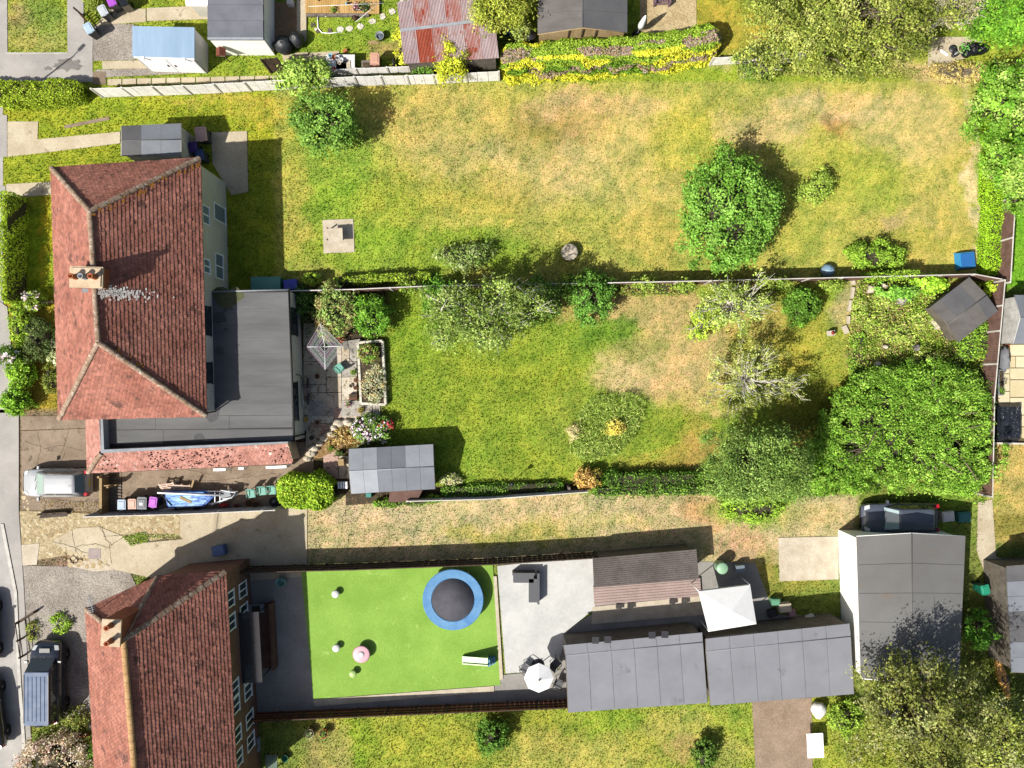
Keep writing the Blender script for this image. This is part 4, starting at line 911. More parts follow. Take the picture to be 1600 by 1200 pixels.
fence('brown fence with white capping along the top of the main lawn', [(455, 459.5), (560, 457), (670, 452), (900, 448), (1100, 444), (1300, 439), (1500, 434), (1543, 442)], 1.5, .3, BROWNB, POSTL, 2.0, capm=POSTL)
fence('dark fence with pale top edge beside the row of bins', [(152, 801), (300, 797), (440, 791)], 1.5, .3, GREYB, POSTL, 2.0, capm=POSTL)
fence('low silvery fence along the bottom of the main lawn', [(640, 779), (760, 776), (915, 765)], 1.1, .4, LGREY, POSTL, 2.0, capm=POSTL)
fence('dark brown close board fence with white posts at the garden end', [(1541, 444), (1534, 520), (1525, 620), (1522, 770)], 1.8, .14, BROWNB, POSTL, 2.0, capm=POSTL)
fence('brown board fence with white posts next to the bright grass strip', [(1557, 318), (1553, 380), (1549, 447)], 1.8, .14, BROWNB, POSTL, 2.0, capm=POSTL)
fence('dark fence casting a long shadow beside the artificial lawn', [(362, 885), (560, 880), (770, 872), (930, 862)], 1.7, .3, DKB, DKTIMB, 1.9)
fence('orange stained fence below the artificial lawn', [(398, 1113), (560, 1106), (700, 1100), (886, 1092)], 1.3, .3, ORB, DKTIMB, 1.8)
fence('dark timber fence panels left of the junk table', [(424, 114), (447, 112)], 2.0, .14, DKTIMB, DKTIMB, 1.0, cap=False)
fence('broken dark fence scrap lying beside the silver car drive', [(64, 803), (108, 800)], .3, .35, GREYB, DKTIMB, 1.0, cap=False, lean=.9)
R = root('fence', 'thin dark rail fence at the front of the gravel drive', 'fence', (*G(37, 996), 0))
for z in (.35, .62): MB().tube([(*G(34, 970), z), (*G(41, 1022), z)], .03, DKTIMB, 6).obj('rail', R)
for q in ((34, 970), (37.5, 996), (41, 1022)): MB().box(*G(*q), 0, .09, .09, .72, DKTIMB).obj('post', R)
MB().box(*G(46, 962), .0, 1.3, .12, .5, DKTIMB, .55).obj('board', R)
fence('low brick coloured border by the pink flowering bush', [(92, 1150), (140, 1146)], .35, .4, BRICKR, BRICKR, 1.2, rails=False)
# picket gate at the foot of the top path
R = root('picket_gate', 'brown picket gate piece beside the two dark wheelie bins', 'gate', (*G(140, 36), 0))
a, b = np.array(G(129, 24)), np.array(G(150, 48)); d = (b - a); L = np.linalg.norm(d); d /= L; rz = math.atan2(d[1], d[0])
pk = box_mesh('picket', .07, .03, .85, mat('picket_brown', C('7a6a58'), C('62543f'), grain=12)); rr = MB()
for i in range(7): piece('picket', pk, R, (*(a + d * L * (i + .5) / 7), .05), rz)
for z in (.2, .65): rr.box(*((a + b) / 2), z, L, .05, .07, mat('rail_brown', C('8d5a3c'), C('7a4c30'), grain=12), rz)
rr.obj('rail', R)
for q in (a, b): MB().box(*q, -.02, .1, .1, 1.0, DKTIMB, rz).obj('post', R)
# timber gate across the side passage
R = root('side_gate', 'weathered timber gate posts between silver car and wheelie bins', 'gate', (*G(175, 770), 0))
MB().box(*G(169, 772), 0, .16, 2.2, .9, TIMB, .0).obj('gate_leaf', R)
sl_ = box_mesh('slat', .9, .12, .035, GREYB)
for i in range(11): piece('slat', sl_, R, (*G(179, 748 + i * 4.7), .06 + .01 * (i % 3)), .03)
for x, y in ((170, 742), (170, 798), (184, 757)): MB().box(*G(x, y), 0, .12, .12, 1.25, TIMB).obj('post', R)
MB().box(*G(181, 756), .3, .85, .07, .5, TIMB, .06).obj('rail', R)
pk2 = box_mesh('picket', .06, .03, .9, DKTIMB)
for i in range(7): piece('picket', pk2, R, (*G(171 + i * 1.8, 741 + (i % 2)), 0.02), 1.2)

# ------------------------------------------------------------------ paving slabs one by one
def ashlar(parent, x0, y0, nx_, ny_, cell, mats, z, th=.05, gap=.018, seed=1, keep=None, jit=.0, name='paving_slab'):
    r = random.Random(seed); occ = {}; ms = {}
    for j in range(ny_):
        for i in range(nx_):
            if (i, j) in occ: continue
            for w_, h_ in r.sample([(3, 2), (2, 3), (2, 2), (3, 3), (2, 1), (1, 2)], 6) + [(1, 1)]:
                if all((i + a, j + b) not in occ and i + a < nx_ and j + b < ny_ for a in range(w_) for b in range(h_)): break
            for a in range(w_):
                for b in range(h_): occ[i + a, j + b] = 1
            px, py = x0 + (i + w_ / 2) * cell, y0 + (j + h_ / 2) * cell
            if keep and not keep(px, py): continue
            m = r.choice(mats); key = (w_, h_, m.name)
            if key not in ms: ms[key] = box_mesh(name, w_ * cell / S - gap, h_ * cell / S - gap, th, m, .008)
            piece(name, ms[key], parent, (*G(px, py), z - th + r.uniform(-.006, .006)), r.uniform(-jit, jit), rx=r.uniform(-.006, .006), ry=r.uniform(-.006, .006))
CRM = [mat('cream_paver_%d' % i if 0 else n_, C(h_), C(h2), grain=10, gamt=.06, scale=2) for i, (n_, h_, h2) in enumerate((('cream_paver', 'e6d9b4', 'dccfa8'), ('pale_cream_paver', 'ecdfbc', 'e2d5b0'), ('warm_cream_paver', 'dfd0a6', 'd6c69c')))]
def pave(label, name='paved_patio', loc=(0, 0)):
    return root(name, label, 'paving', (*G(*loc), 0))
R = pave('cream ashlar patio pavers beside the grey shed at the right edge', loc=(1600, 600)); ashlar(R, 1559, 538, 12, 16, 9.2, CRM, .05, gap=.05, seed=4)
STN = [mat(n_, C(a), C(b), C(c_), grain=8, gamt=.2, scale=1.6, spot=.56) for n_, a, b, c_ in (('buff_slab', 'd6c8b2', 'c4b49c', '8f7e66'), ('pink_slab', 'd2b2a2', 'c09e8e', '8a705c'), ('grey_slab', 'bcb6ac', 'a8a298', '7c7262'), ('pale_slab', 'e2d8c6', 'd0c4ae', '9c8a6c'))]
R = pave('worn stone patio slabs behind the flat roofed extension', loc=(530, 600))
ashlar(R, 474, 505, 11, 14, 12, STN, .05, .06, .03, 9, keep=lambda x, y: y > 470 and (x < 560 and y < 668) and not (x > 520 and y < 536) and not (x < 500 and y < 500), jit=.02)
ashlar(R, 482, 626, 9, 2, 12.5, [STN[2]], .056, .06, .03, 12, keep=lambda x, y: x < 590); ashlar(R, 478, 668, 5, 4, 12, STN[:3], .05, .06, .03, 15, keep=lambda x, y: x < 520)
ashlar(R, 505, 712, 4, 3, 12, STN, .05, .06, .03, 21)
# stepping stones set in the top lawn: pieces of that lawn
SST = mat('stepping_stone', C('e8e2d2'), C('d6cfbd'), grain=10, gamt=.08); DST = mat('dark_slab', C('6a6058'), C('5a5149'), grain=10)
lawn_top = LAWN[4]
def lone(name, x, y, sx, sy, th, m, parent, rz=0, z=.0, n=7, seed=1):
    r = random.Random(seed); cx, cy = G(x, y); p = []
    for i in range(n):
        a = 6.283 * (i + r.uniform(-.2, .2)) / n + rz; p.append((cx + sx / 2 * math.cos(a) * r.uniform(.85, 1.1), cy + sy / 2 * math.sin(a) * r.uniform(.85, 1.1)))
    return MB().prism(p, z, z + th, m).obj(name, parent)
for i, (x, y) in enumerate(((532, 46), (546, 45), (563, 41.5), (582, 33.5), (598, 26), (613, 18), (628, 5), (640, 1))):
    lone('stepping_stone', x, y, .46, .42, .06, SST, lawn_top, i * .5, -.02, 6, i)
for i, (x, y) in enumerate(((489, 39), (497, 48), (515, 48))): lone('stepping_stone', x, y, .42, .34, .05, DST, lawn_top, .8, -.02, 4, i)
for x, y, s in ((494, 47, .2),): lone('stone', x, y, s, s, .12, SST, lawn_top)
# decking of the top garden
R = root('deck', 'golden timber deck at the top edge above the stepping stones', 'deck', (*G(525, 5), 0))
pl = box_mesh('plank', .135, 3.4, .1, DECK)
for i in range(32):
    piece('plank', pl, R, (*G(480 + i * 3.6, -19), .1), 0)
for i in range(6): MB().box(*G(487 + i * 16.4, 25), 0, .63, .16, .2, GREYB).obj('sleeper', R)
# stone edge blocks by the weedy plot
for i, (x, y, sx, sy, rz) in enumerate(((1332, 442, .26, .26, .1), (1331, 458, .2, .75, -.12), (1327, 478, .2, .7, -.2), (1324.5, 500, .2, .5, -.05), (1320, 515, .3, .55, .45))):
    b = MB(); b.box(*G(x, y), -.05, sx, sy, .22, CONCH, rz, (.9, .93))
    b.obj('kerb_block', None, ['small square pale edging block at the top of the weedy plot', 'long pale edging block second from the top of the weedy plot', 'long pale edging block in the middle of the row', 'short upright pale edging block above the tilted one', 'tilted grey white edging block at the bottom of the row'][i], 'stone block', 'edging blocks beside the weedy plot')
for i, (x, y, s, m, lab) in enumerate(((1358, 453, .55, CONCH, 'pale flat stone in the weeds below the fence'), (1377, 448, .35, CONCH, 'small pale stone near the fence in the weedy plot'), (1424, 452, .6, CONCH, 'pale jagged rock left of the dark skewed shed'), (1404, 470, .7, STN[2], 'large grey rock in the middle of the weedy plot'),
        (1428, 544, .5, STN[2], 'grey rock among weeds below the skewed shed'), (1380, 542, .3, CONCH, 'thin white stone among brown weeds'), (1366, 570, .38, SST, 'white block at the shaded edge of the laurel tree'), (1484, 572, .5, TERRA, 'broken terracotta piece among leaves by the brown fence'), (1460, 505, 1.0, CONCH, 'pale rubble slab against the skewed shed wall'))):
    cx, cy = G(x, y); MB().blob((cx, cy, .3), (s * .62, s * .5, .32), m, 8, 5, .3, i + 3).obj('rock', None, lab, 'rock')
# raised bed with white wall
R = root('raised_bed', 'raised bed with white block walls at the edge of the lawn', 'raised bed', (*G(580, 585), 0))
P1 = [(561, 536), (599, 533), (604, 632), (566, 630)]
for a, b in ((P1[0], P1[1]), (P1[1], P1[2]), (P1[2], P1[3]), (P1[3], P1[0])):
    a, b = np.array(G(*a)), np.array(G(*b)); d = b - a; L = np.linalg.norm(d); n = max(2, round(L / .45)); rz = math.atan2(d[1], d[0])
    bm_ = box_mesh('block', L / n - .02, .16, .42, SST, .02)
    for i in range(n): piece('block', bm_, R, (*(a + d * (i + .5) / n), random.uniform(-.03, 0)), rz + random.uniform(-.03, .03))
MB().prism(GL([(562, 537), (598, 534), (603, 631), (567, 629)]), -.05, .33, BARE).obj('soil', R)
# retaining stones round the rockery
rk = [(482, 716), (487, 708), (492, 700), (500, 692), (508, 684), (517, 678), (522, 668), (530, 661), (545, 660), (560, 660)]
for i, (x, y) in enumerate(rk):
    cx, cy = G(x, y); b = MB(); b.blob((cx, cy, .16), (.3 + .05 * (i % 3), .24, .24), CONCH if i < 3 or i % 2 else STN[3], 9, 6, .22, i + 40)
    b.obj('boulder', None, ['whitest boulder at the bottom end of the rockery near the skirt roof', 'white boulder second from the bottom end of the rockery', 'pale boulder third from the bottom end of the rockery', 'buff boulder fourth from the bottom end of the rockery', 'pale boulder in the middle of the rockery edge', 'buff boulder sixth from the bottom end of the rockery', 'pale boulder at the bend of the rockery edge', 'buff boulder just past the bend of the rockery edge', 'pale boulder next to the white flowers', 'pale boulder at the upper end tucked under white flowers'][i], 'boulder', 'boulders edging the rockery')
sheet('rockery_bed', [(490, 716), (520, 664), (562, 662), (575, 690), (545, 694), (500, 716)], .1, mat('rockery_earth', C('a98658'), C('8a6a40'), C('d8c49c'), scale=4, grain=9, gamt=.4, bump=1., spot=.56, bdist=.06))

# ------------------------------------------------------------------ vehicles (built nose to +x, then turned)
def loft(mb, rings, m, smooth=True):
    n = len(rings[0]); v = [p for r in rings for p in r]
    f = [[i * n + j, i * n + (j + 1) % n, (i + 1) * n + (j + 1) % n, (i + 1) * n + j] for i in range(len(rings) - 1) for j in range(n)]
    f += [list(range(n - 1, -1, -1)), [(len(rings) - 1) * n + j for j in range(n)]]
    mb.add(v, f, m, smooth)
RUB = mat('tyre_rubber', C('2c2c2e'), C('222224'), rough=.8, gamt=.1)
ALLOY = paint_mat('alloy_rim', C('a4a7ab'), .3, .8)
REDL = paint_mat('tail_lamp_red', C('c02030'), .15); CLEAR = paint_mat('head_lamp', C('e4e8ea'), .1)
PLY = paint_mat('yellow_plate', C('e8c52a'), .4); PLW = paint_mat('white_plate', C('f0f0ee'), .4)
BLKP = paint_mat('black_plastic', C('2a2b2e'), .5)
def car(label, paint, px, py, yaw, L=4.15, W=1.72, belt=.92, roof=1.46, xw=.95, xr=.35, xrb=-1.35, xb=-1.75, hood=.88, group='parked cars', glassm=None, roofm=None, boxy=0., cat='car', plate=PLY, details=True, gfront=None):
    """xw windscreen foot, xr roof front, xrb roof rear, xb rear screen foot (metres from the middle)"""
    R = root('parked_car', label, cat, (0, 0, 0), group); gm = glassm or GLASSD; h = L / 2; b = MB(); rings = []
    rear = belt if not boxy else belt + .02
    st = [(-h, .80, .42, rear - .30), (-h + .05, .9, .30, rear - .12), (-h + .22, .96, .24, rear - .02), (xb, 1., .22, rear), (-.6, 1., .2, belt), (xw - .1, 1., .2, belt - .01), (xw + .25, .985, .21, hood + .01), (h - .45, .95, .22, hood - .06), (h - .16, .88, .26, hood - .18), (h - .03, .76, .32, hood - .32), (h, .62, .42, hood - .42)]
    for x, kx, zb, zt in st:
        w_ = W / 2 * kx; half = [(w_ * .9, zb), (w_, zb + .16), (w_, (zb + zt) / 2 + .04), (w_ * .975, zt - .07), (w_ * .9, zt), (w_ * .45, zt + .025)]
        rings.append([(x, y, z) for y, z in half] + [(x, 0, zt + .032)] + [(x, -y, z) for y, z in half[::-1]])
    loft(b, rings, paint); b.obj('body', R)
    wb, wr = W / 2 * .9, W / 2 * (.67 if not boxy else .84)
    cb = [(xw, wb * .9), (xw - .25, wb), (xb + .25, wb), (xb, wb * .93)]; ct = [(xr, wr * .93), (xr - .15, wr), (xrb + .15, wr), (xrb, wr * .94)]
    full = lambda q: q + [(x, -y) for x, y in q[::-1]]
    B_, T_ = full(cb), full(ct); zb_, zt_ = belt - .05, roof - .05
    cab = MB(); loft(cab, [[(x, y, zb_) for x, y in B_], [(x, y, zt_) for x, y in T_], [(x * .985, y * .9, roof - .012) for x, y in T_], [(x * .9, y * .5, roof + .012) for x, y in T_]], roofm or paint); cab.obj('roof', R)
    def pane(i, j, s0, s1, z0_, z1_, nm, m, off=.012):
        def P(i_, t, s, z): 
            a0 = np.array((*B_[i], zb_)); a1 = np.array((*B_[j], zb_)); c0_ = np.array((*T_[i], zt_)); c1_ = np.array((*T_[j], zt_))
            return (a0 * (1 - s) + a1 * s) * (1 - z) + (c0_ * (1 - s) + c1_ * s) * z
        q = [P(0, 0, s0, z0_), P(0, 0, s1, z0_), P(0, 0, s1, z1_), P(0, 0, s0, z1_)]; nn = np.cross(q[1] - q[0], q[3] - q[0]); nn /= np.linalg.norm(nn)
        cc = sum(q) / 4
        if nn @ (cc - np.array((0, 0, belt * .9))) < 0: nn = -nn
        mm = MB(); mm.hexa([p - nn * .01 for p in q] + [p + nn * off for p in q], m); mm.obj(nm, R)
    pane(0, 7, .03, .97, .06, .96, 'windscreen', gfront or gm); pane(3, 4, .05, .95, .1, .94, 'rear_window', gm)
    for i, j in ((1, 2), (6, 5)):
        pane(i, j, .03, .34, .16, .88, 'side_window', GLASSD); pane(i, j, .37, .66, .16, .88, 'side_window', GLASSD); pane(i, j, .69, .95, .18, .86, 'side_window', GLASSD)
    wx = L * .305
    for x in (wx, -wx):
        for s in (1, -1):
            wo_ = MB(); wo_.lathe([(.2, -.1), (.3, -.1), (.315, -.06), (.315, .06), (.3, .1), (.2, .1)], (x, s * (W / 2 - .09), .315), RUB, 18, axis='y'); wo_ = wo_.obj('wheel', R)
            rm = MB(); rm.lathe([(.04, -.105), (.19, -.09), (.2, 0), (.19, .09), (.04, .105)], (x, s * (W / 2 - .09), .315), ALLOY, 12, axis='y'); rm.obj('rim', wo_)
            ar = MB(); ar.lathe([(.36, -.01), (.36, .012), (.3, .014), (.3, -.012)], (x, s * (W / 2 - .004), .33), BLKP, 18, axis='y'); ar.obj('wheel_arch', R)
    for s in (1, -1):
        hl = MB(); hl.hexa([(h - .42, s * W * .33, hood - .2), (h - .1, s * W * .27, hood - .3), (h - .12, s * W * .41, hood - .34), (h - .42, s * W * .455, hood - .24), (h - .44, s * W * .33, hood - .02), (h - .17, s * W * .27, hood - .13), (h - .19, s * W * .4, hood - .16), (h - .44, s * W * .452, hood - .06)], CLEAR); hl.obj('headlight', R)
        tl = MB(); tl.box(-h + .12, s * W * .395, rear - .28, .2, .26, .3, REDL, s * -.3, (.9, .8)); tl.obj('tail_light', R)
        mr = MB(); mr.box(xw - .22, s * (W / 2 + .1), belt - .02, .14, .22, .15, paint, 0, (.8, .85)); mr.obj('mirror', R)
        hd = MB(); 
        for x in (.15, -.85): hd.box(x, s * (W / 2 - .005), belt - .16, .2, .03, .035, BLKP)
        hd.obj('door_handle', R)
    if details:
        wp_ = MB(); wp_.tube([(xw + .02, .45, belt + .02), (xw - .12, -.1, belt + .1)], .012, BLKP, 4); wp_.tube([(xw + .02, -.1, belt + .02), (xw - .12, -.6, belt + .1)], .012, BLKP, 4); wp_.obj('wiper', R)
        bm = MB(); bm.box(-h + .03, 0, .34, .1, W * .84, .22, BLKP if boxy else paint, 0, (.9, .96)); bm.obj('rear_bumper', R)
        pl_ = MB(); pl_.box(-h + .015, 0, .62, .04, .52, .11, plate); pl_.obj('number_plate', R)
        gr = MB(); gr.box(h - .02, 0, .36, .06, W * .5, .16, BLKP); gr.obj('grille', R)
        an = MB(); an.tube([(xrb + .3, .1, roof), (xrb + .05, .1, roof + .22)], .008, BLKP, 4); an.obj('aerial', R)
    R.location = (*G(px, py), 0); R.rotation_euler = (0, 0, yaw); return R
SILV = paint_mat('silver_paint', C('d4d8dc', .42), .42, .0, .15); NAVY = paint_mat('black_blue_paint', C('2e3440'), .2, .0, .6)
REDP = paint_mat('dark_red_paint', C('7a2020'), .25, 0, .5); BLUEP = paint_mat('slate_blue_paint', C('59606e'), .25, 0, .5); BLK = paint_mat('black_paint', C('1e2022'), .2, 0, .6)
car('silver hatchback parked nose out on the concrete drive', SILV, 97.5, 752, math.pi - .0, glassm=glass('green_tint_glass', C('44524e')), gfront=glass('pale_windscreen', C('a8c0b4'), .1), xw=1.12, xr=.3, xrb=-1.52, xb=-1.92)
car('dark slate blue estate car beside the big grey garage', BLUEP, 1397, 806, math.pi + .01, 4.7, 1.85, gfront=glass('pale_blue_windscreen', C('a9c2c6'), .1), xw=1.1, xr=.35, xrb=-1.75, xb=-2.15)
car('dark red car on the road, cut off by the left edge', REDP, -17, 978, math.pi / 2 + .02, 4.3, 1.76)
car('black car on the road below the red one, cut off by the left edge', BLK, -9, 1106, math.pi / 2 + .12, 4.5, 1.8)
ROOFB = mat('roof_sky_reflection', C('8e9ab0'), C('7888a2'), scale=2, grain=8, gamt=.08, rough=.75, spec=.12, bump=.05)  # matt blue grey imitates the sky reflected in dark roof paint
V = car('tall black off road vehicle with blue grey sky reflection painted on its ribbed roof on the gravel drive', NAVY, 86.5, 1057, math.pi / 2 - .0, 4.9, 1.84, 1.2, 1.93, 1.6, 1.0, -2.25, -2.36, 1.1, roofm=NAVY, boxy=1., cat='off roader')
rt = MB(); rt.box(-.62, 0, 1.925, 3.2, 1.5, .025, ROOFB, 0, (.98, .96))
for y in (-.5, -.25, 0, .25, .5): rt.box(-.62, y, 1.95, 2.7, .06, .03, ROOFB, 0, (.98, .5))
rt.box(-.62, .74, 1.94, 2.9, .04, .05, BLKP); rt.box(-.62, -.74, 1.94, 2.9, .04, .05, BLKP)
o = rt.obj('roof_panel')
o.parent = V
o.location = (-.62, 0, 1.925)
sp = MB(); sp.lathe([(.34, -.1), (.36, 0), (.34, .1)], (-2.5, .3, 1.0), RUB, 16, axis='x'); o = sp.obj('spare_wheel'); lo = o.location.copy(); o.parent = V; o.location = lo
bn = MB(); bn.box(1.95, 0, 1.1, .4, .7, .03, BLKP, 0, (.9, .9)); bn.box(1.68, 0, 1.12, .1, 1.2, .03, PLW); o = bn.obj('bonnet_vent'); lo = o.location.copy(); o.parent = V; o.location = lo
# ------------------------------------------------------------------ wheelie bins
def wheelie(label, px, py, rz, body, lid, w=.5, d=.58, h=1.0, group='wheelie bins', bag=False, tip=0.):
    R = root('wheelie_bin', label, 'wheelie bin', (0, 0, 0), group)
    b = MB(); b.box(0, 0, .06, w * .8, d * .78, h - .1, body, 0, (1.24, 1.26)); b.box(0, 0, h - .08, w * 1.02, d * 1.02, .06, body); b.obj('body', R)
    l = MB(); l.box(0, 0, h - .02, w * 1.04, d * 1.06, .06, lid, 0, (.97, .97)); l.box(0, .02, h + .04, w * .78, d * .74, .03, lid, 0, (.86, .86)); l.box(0, d * .5, h, w * .8, .09, .06, lid); l.box(0, -d * .54, h - .0, .2, .06, .04, lid); l.obj('lid', R)
    hd = MB(); hd.tube([(-w * .42, d * .6, h - .03), (w * .42, d * .6, h - .03)], .022, BLKP, 6); hd.obj('handle', R)
    for s in (-1, 1):
        wl = MB(); wl.lathe([(.03, -.03), (.1, -.03), (.1, .03), (.03, .03)], (s * w * .38, d * .42, .1), RUB, 12, axis='x'); wl.obj('wheel', R)
    R.location = (*G(px, py), 0); R.rotation_euler = (0, 0, rz); return R
DKB_ = paint_mat('dark_bin_plastic', C('3c4148'), .45); GRB = paint_mat('grey_bin_plastic', C('5e646c'), .45)
def lidm(n, h): return paint_mat(n, C(h), .45)
wheelie('pale blue lidded wheelie bin, first of the four in the side yard', 203, 785, 0, DKB_, lidm('pale_blue_lid', 'a9bdd6'))
wheelie('peach brown lidded wheelie bin between blue and grey lids', 219, 784, .02, lidm('brown_bin', '8a6552'), lidm('peach_lid', 'd8a68e'))
wheelie('slate grey wheelie bin with a white sticker on its lid', 234.5, 782.5, -.02, DKB_, GRB, .58, .7, 1.05)
wheelie('bright purple lidded wheelie bin beside the blue tarpaulin load', 251, 781, -.12, DKB_, lidm('purple_lid', 'bb3ad0'), .48)
st_ = MB(); st_.box(*G(234, 783), 1.14, .2, .16, .006, PLW); st_.obj('sticker', None, 'white square sticker on the slate grey bin lid', 'sticker')
wheelie('dark wheelie bin with pale blue lid standing on the pavement edge', 152.5, 56, .55, DKB_, lidm('ice_blue_lid', 'bcd4e6'))
wheelie('dark wheelie bin with pale grey lid by the picket gate', 174, 29, .5, DKB_, lidm('pale_grey_lid', 'd0d6dc'))
wheelie('dark wheelie bin with purple lid at the top edge', 187, 14, .4, DKB_, lidm('violet_lid', 'b85ad6'))
wheelie('black wheelie bin at the top edge beside the purple lidded one', 205, 14, .35, BLK, BLK)
wheelie('peach lidded wheelie bin standing behind the silvery fence', 590, 103, 0, lidm('brown_bin', '8a6552'), lidm('peach_lid', 'd8a68e'), .56, .66)

# ------------------------------------------------------------------ side yard: sheeted trailer load, pallet, boat trailer frame, chairs, pots
TARP = mat('blue_marbled_tarp', C('3f8fd8'), C('bfe4f4'), C('2a63c0'), scale=1.8, grain=9, gamt=.1, rough=.4, bump=.3, spot=.5, stretch=(.5, 2.2, 1)); METW = paint_mat('galvanised_frame', C('e4e6ea', .75), .5, .1)
R = root('boat_trailer', 'trailer with blue marbled tarpaulin load and silver frame beside the bins', 'trailer', (*G(305, 778), 0))
b = MB(); q = [(256, 768), (320, 767), (334, 776), (318, 792), (262, 793)]; P_ = GL(q, .8)
b.prism(P_, .35, .8, mat('blue_tarp', C('2f6fcf'), C('2458b4'), grain=9, gamt=.08, rough=.45)); pp = inset([(*p, 0) for p in P_], .08); b.prism(pp, .8, .9, TARP); b.obj('tarpaulin', R)
fr = MB(); fr.tube([pt(246, 770, .95), pt(345, 774, .95)], .055, METW, 6); fr.tube([pt(250, 797, .4), pt(345, 785, .5), pt(372, 772, .5)], .045, METW, 6)
fr.tube([pt(322, 768, .7), pt(372, 768, .6)], .04, METW, 6); fr.tube([pt(330, 789, .6), pt(368, 774, .6)], .05, METW, 6)
for x in (326, 336, 344): fr.tube([pt(x, 767, .7), pt(x, 787, .6)], .04, METW, 6)
fr.obj('frame', R)
wn = MB(); wn.box(*G(353, 772, .7), .5, .75, .5, .3, mat('grey_outboard', C('b8bcc0'), C('90959a'), grain=9, gamt=.2), .25, (.8, .7)); wn.tube([pt(345, 766, .8), pt(368, 770, .8), pt(362, 778, .8), pt(348, 780, .8)], .03, METW, 6); wn.obj('winch', R)
br = MB(); br.box(*G(290, 781, .92), .9, .75, .16, .03, TIMB, -.45); br.obj('plank', R); br = MB(); br.tube([pt(252, 773, .93), pt(268, 790, .93)], .03, BLKP, 6); br.obj('strap', R)
for x, y in ((280, 793), (310, 793)): 
    wl = MB(); wl.lathe([(.08, -.08), (.24, -.07), (.24, .07), (.08, .08)], (*G(x, y), .24), RUB, 14, axis='y'); wl.obj('wheel', R)
def pallet(label, px, py, rz, sx=1.2, sy=1.0, tilt=0., nb=6, zl=.02):
    R = root('pallet', label, 'pallet', (0, 0, 0)); PT = mat('pallet_wood', C('d8bfae', .75), C('bfa492', .7), grain=10, gamt=.15); m = box_mesh('plank', sx, sy / nb * .62, .025, PT); k = box_mesh('bearer', .1, sy, .09, PT)
    for i in range(nb): piece('plank', m, R, (0, -sy / 2 + sy * (i + .5) / nb, .09))
    for i in (-1, 0, 1): piece('bearer', k, R, (i * (sx / 2 - .06), 0, 0))
    R.location = (*G(px, py), zl); R.rotation_euler = (tilt, 0, rz); return R
pallet('weathered wooden pallet leaning by the blue tarpaulin', 266, 758, .12, .95, .7, .75, 4, .3); pallet('broken pallet slats lying next to the leaning pallet', 288, 760, -.05, 1.1, .5, .5, 3, .25)
MB().hexa([pt(294, 774, .3), pt(296.5, 774, .3), pt(303.5, 751, .5), pt(301, 750, .5), pt(294, 774, .36), pt(296.5, 774, .36), pt(303.5, 751, .56), pt(301, 750, .56)], TIMB).obj('timber_plank', None, 'pale plank sticking up out of the junk behind the trailer', 'plank')
def pot(label, px, py, r, h, m, soil=BARE, plant=None, name='plant_pot', group=None):
    R = root(name, label, 'plant pot', (*G(px, py), 0), group); x, y = G(px, py)
    MB().lathe([(r * .7, 0), (r * .98, h * .86), (r * 1.06, h * .86), (r * 1.06, h), (r * .92, h), (r * .9, h * .82)], (x, y, 0), m, 16).obj('pot', R)
    MB().lathe([(.01, 0), (r * .9, 0), (r * .9, .03), (.01, .04)], (x, y, h * .8), soil, 14).obj('soil', R)
    if plant:
        n = 90; P = np.array((x, y, h)) + RNG.normal(size=(n, 3)) * np.array((r * .7, r * .7, .12)) + (0, 0, .12); leaf_mesh('plant', P, rand_unit(n) + (0, 0, .6), .11 * np.ones(n), leaf_cols(n, pal(plant)), R, kind='stuff')
    return R
REDPOT = mat('red_plastic', C('c43038'), C('a8242c'), grain=14, gamt=.1, rough=.5)
GRN = ['5d9a3a', '86bb4a', '4a7f2e']
MB().lathe([(.06, -.09), (.26, -.09), (.27, 0), (.26, .09), (.06, .09)], (*G(352, 788), .27), REDPOT, 18, sy=1, axis='y').obj('red_wheel', None, 'red trailer wheel lying by the silver frame', 'wheel')
pot('small red pot among the dark clutter by the fence', 371, 790, .14, .25, REDPOT); pot('larger terracotta pot below the green chairs', 391, 785, .22, .34, TERRA); pot('smaller terracotta pot below the green chairs', 401, 787, .2, .3, TERRA)
pot('black lidded round tub between green chairs and hedge block', 431, 783, .3, .4, DKFRAME, DKFRAME)
CH = paint_mat('sea_green_plastic', C('6fb5a2'), .45)
def chair(label, px, py, rz, m=CH, group='sea green plastic garden chairs', s=1.):
    R = root('garden_chair', label, 'chair', (0, 0, 0), group); b = MB()
    b.box(0, 0, .40 * s, .44 * s, .44 * s, .04, m, 0, (1.06, 1.06)); b.obj('seat', R)
    b = MB(); b.hexa([(-.22 * s, .2 * s, .42 * s), (.22 * s, .2 * s, .42 * s), (.22 * s, .24 * s, .42 * s), (-.22 * s, .24 * s, .42 * s), (-.2 * s, .32 * s, .86 * s), (.2 * s, .32 * s, .86 * s), (.2 * s, .35 * s, .86 * s), (-.2 * s, .35 * s, .86 * s)], m); b.obj('backrest', R)
    for sx in (-1, 1):
        for sy in (-1, 1): MB().tube([(sx * .19 * s, sy * .18 * s, .41 * s), (sx * .24 * s, sy * .24 * s, 0)], .022, m, 6).obj('leg', R)
        MB().tube([(sx * .25 * s, .27 * s, .64 * s), (sx * .26 * s, -.16 * s, .62 * s), (sx * .24 * s, -.2 * s, .44 * s)], .024, m, 6).obj('armrest', R)
    R.location = (*G(px, py), .04); R.rotation_euler = (0, 0, rz); return R
chair('sea green plastic chair nearest the boat trailer in the side yard', 397, 770, .15); chair('sea green plastic chair in the middle of the three by the hedge', 414, 766, .1); chair('sea green plastic chair closest to the clipped hedge block', 429, 765, .05)
chair('lone sea green plastic chair on the sunny patio slabs', 532, 575, -2.4)
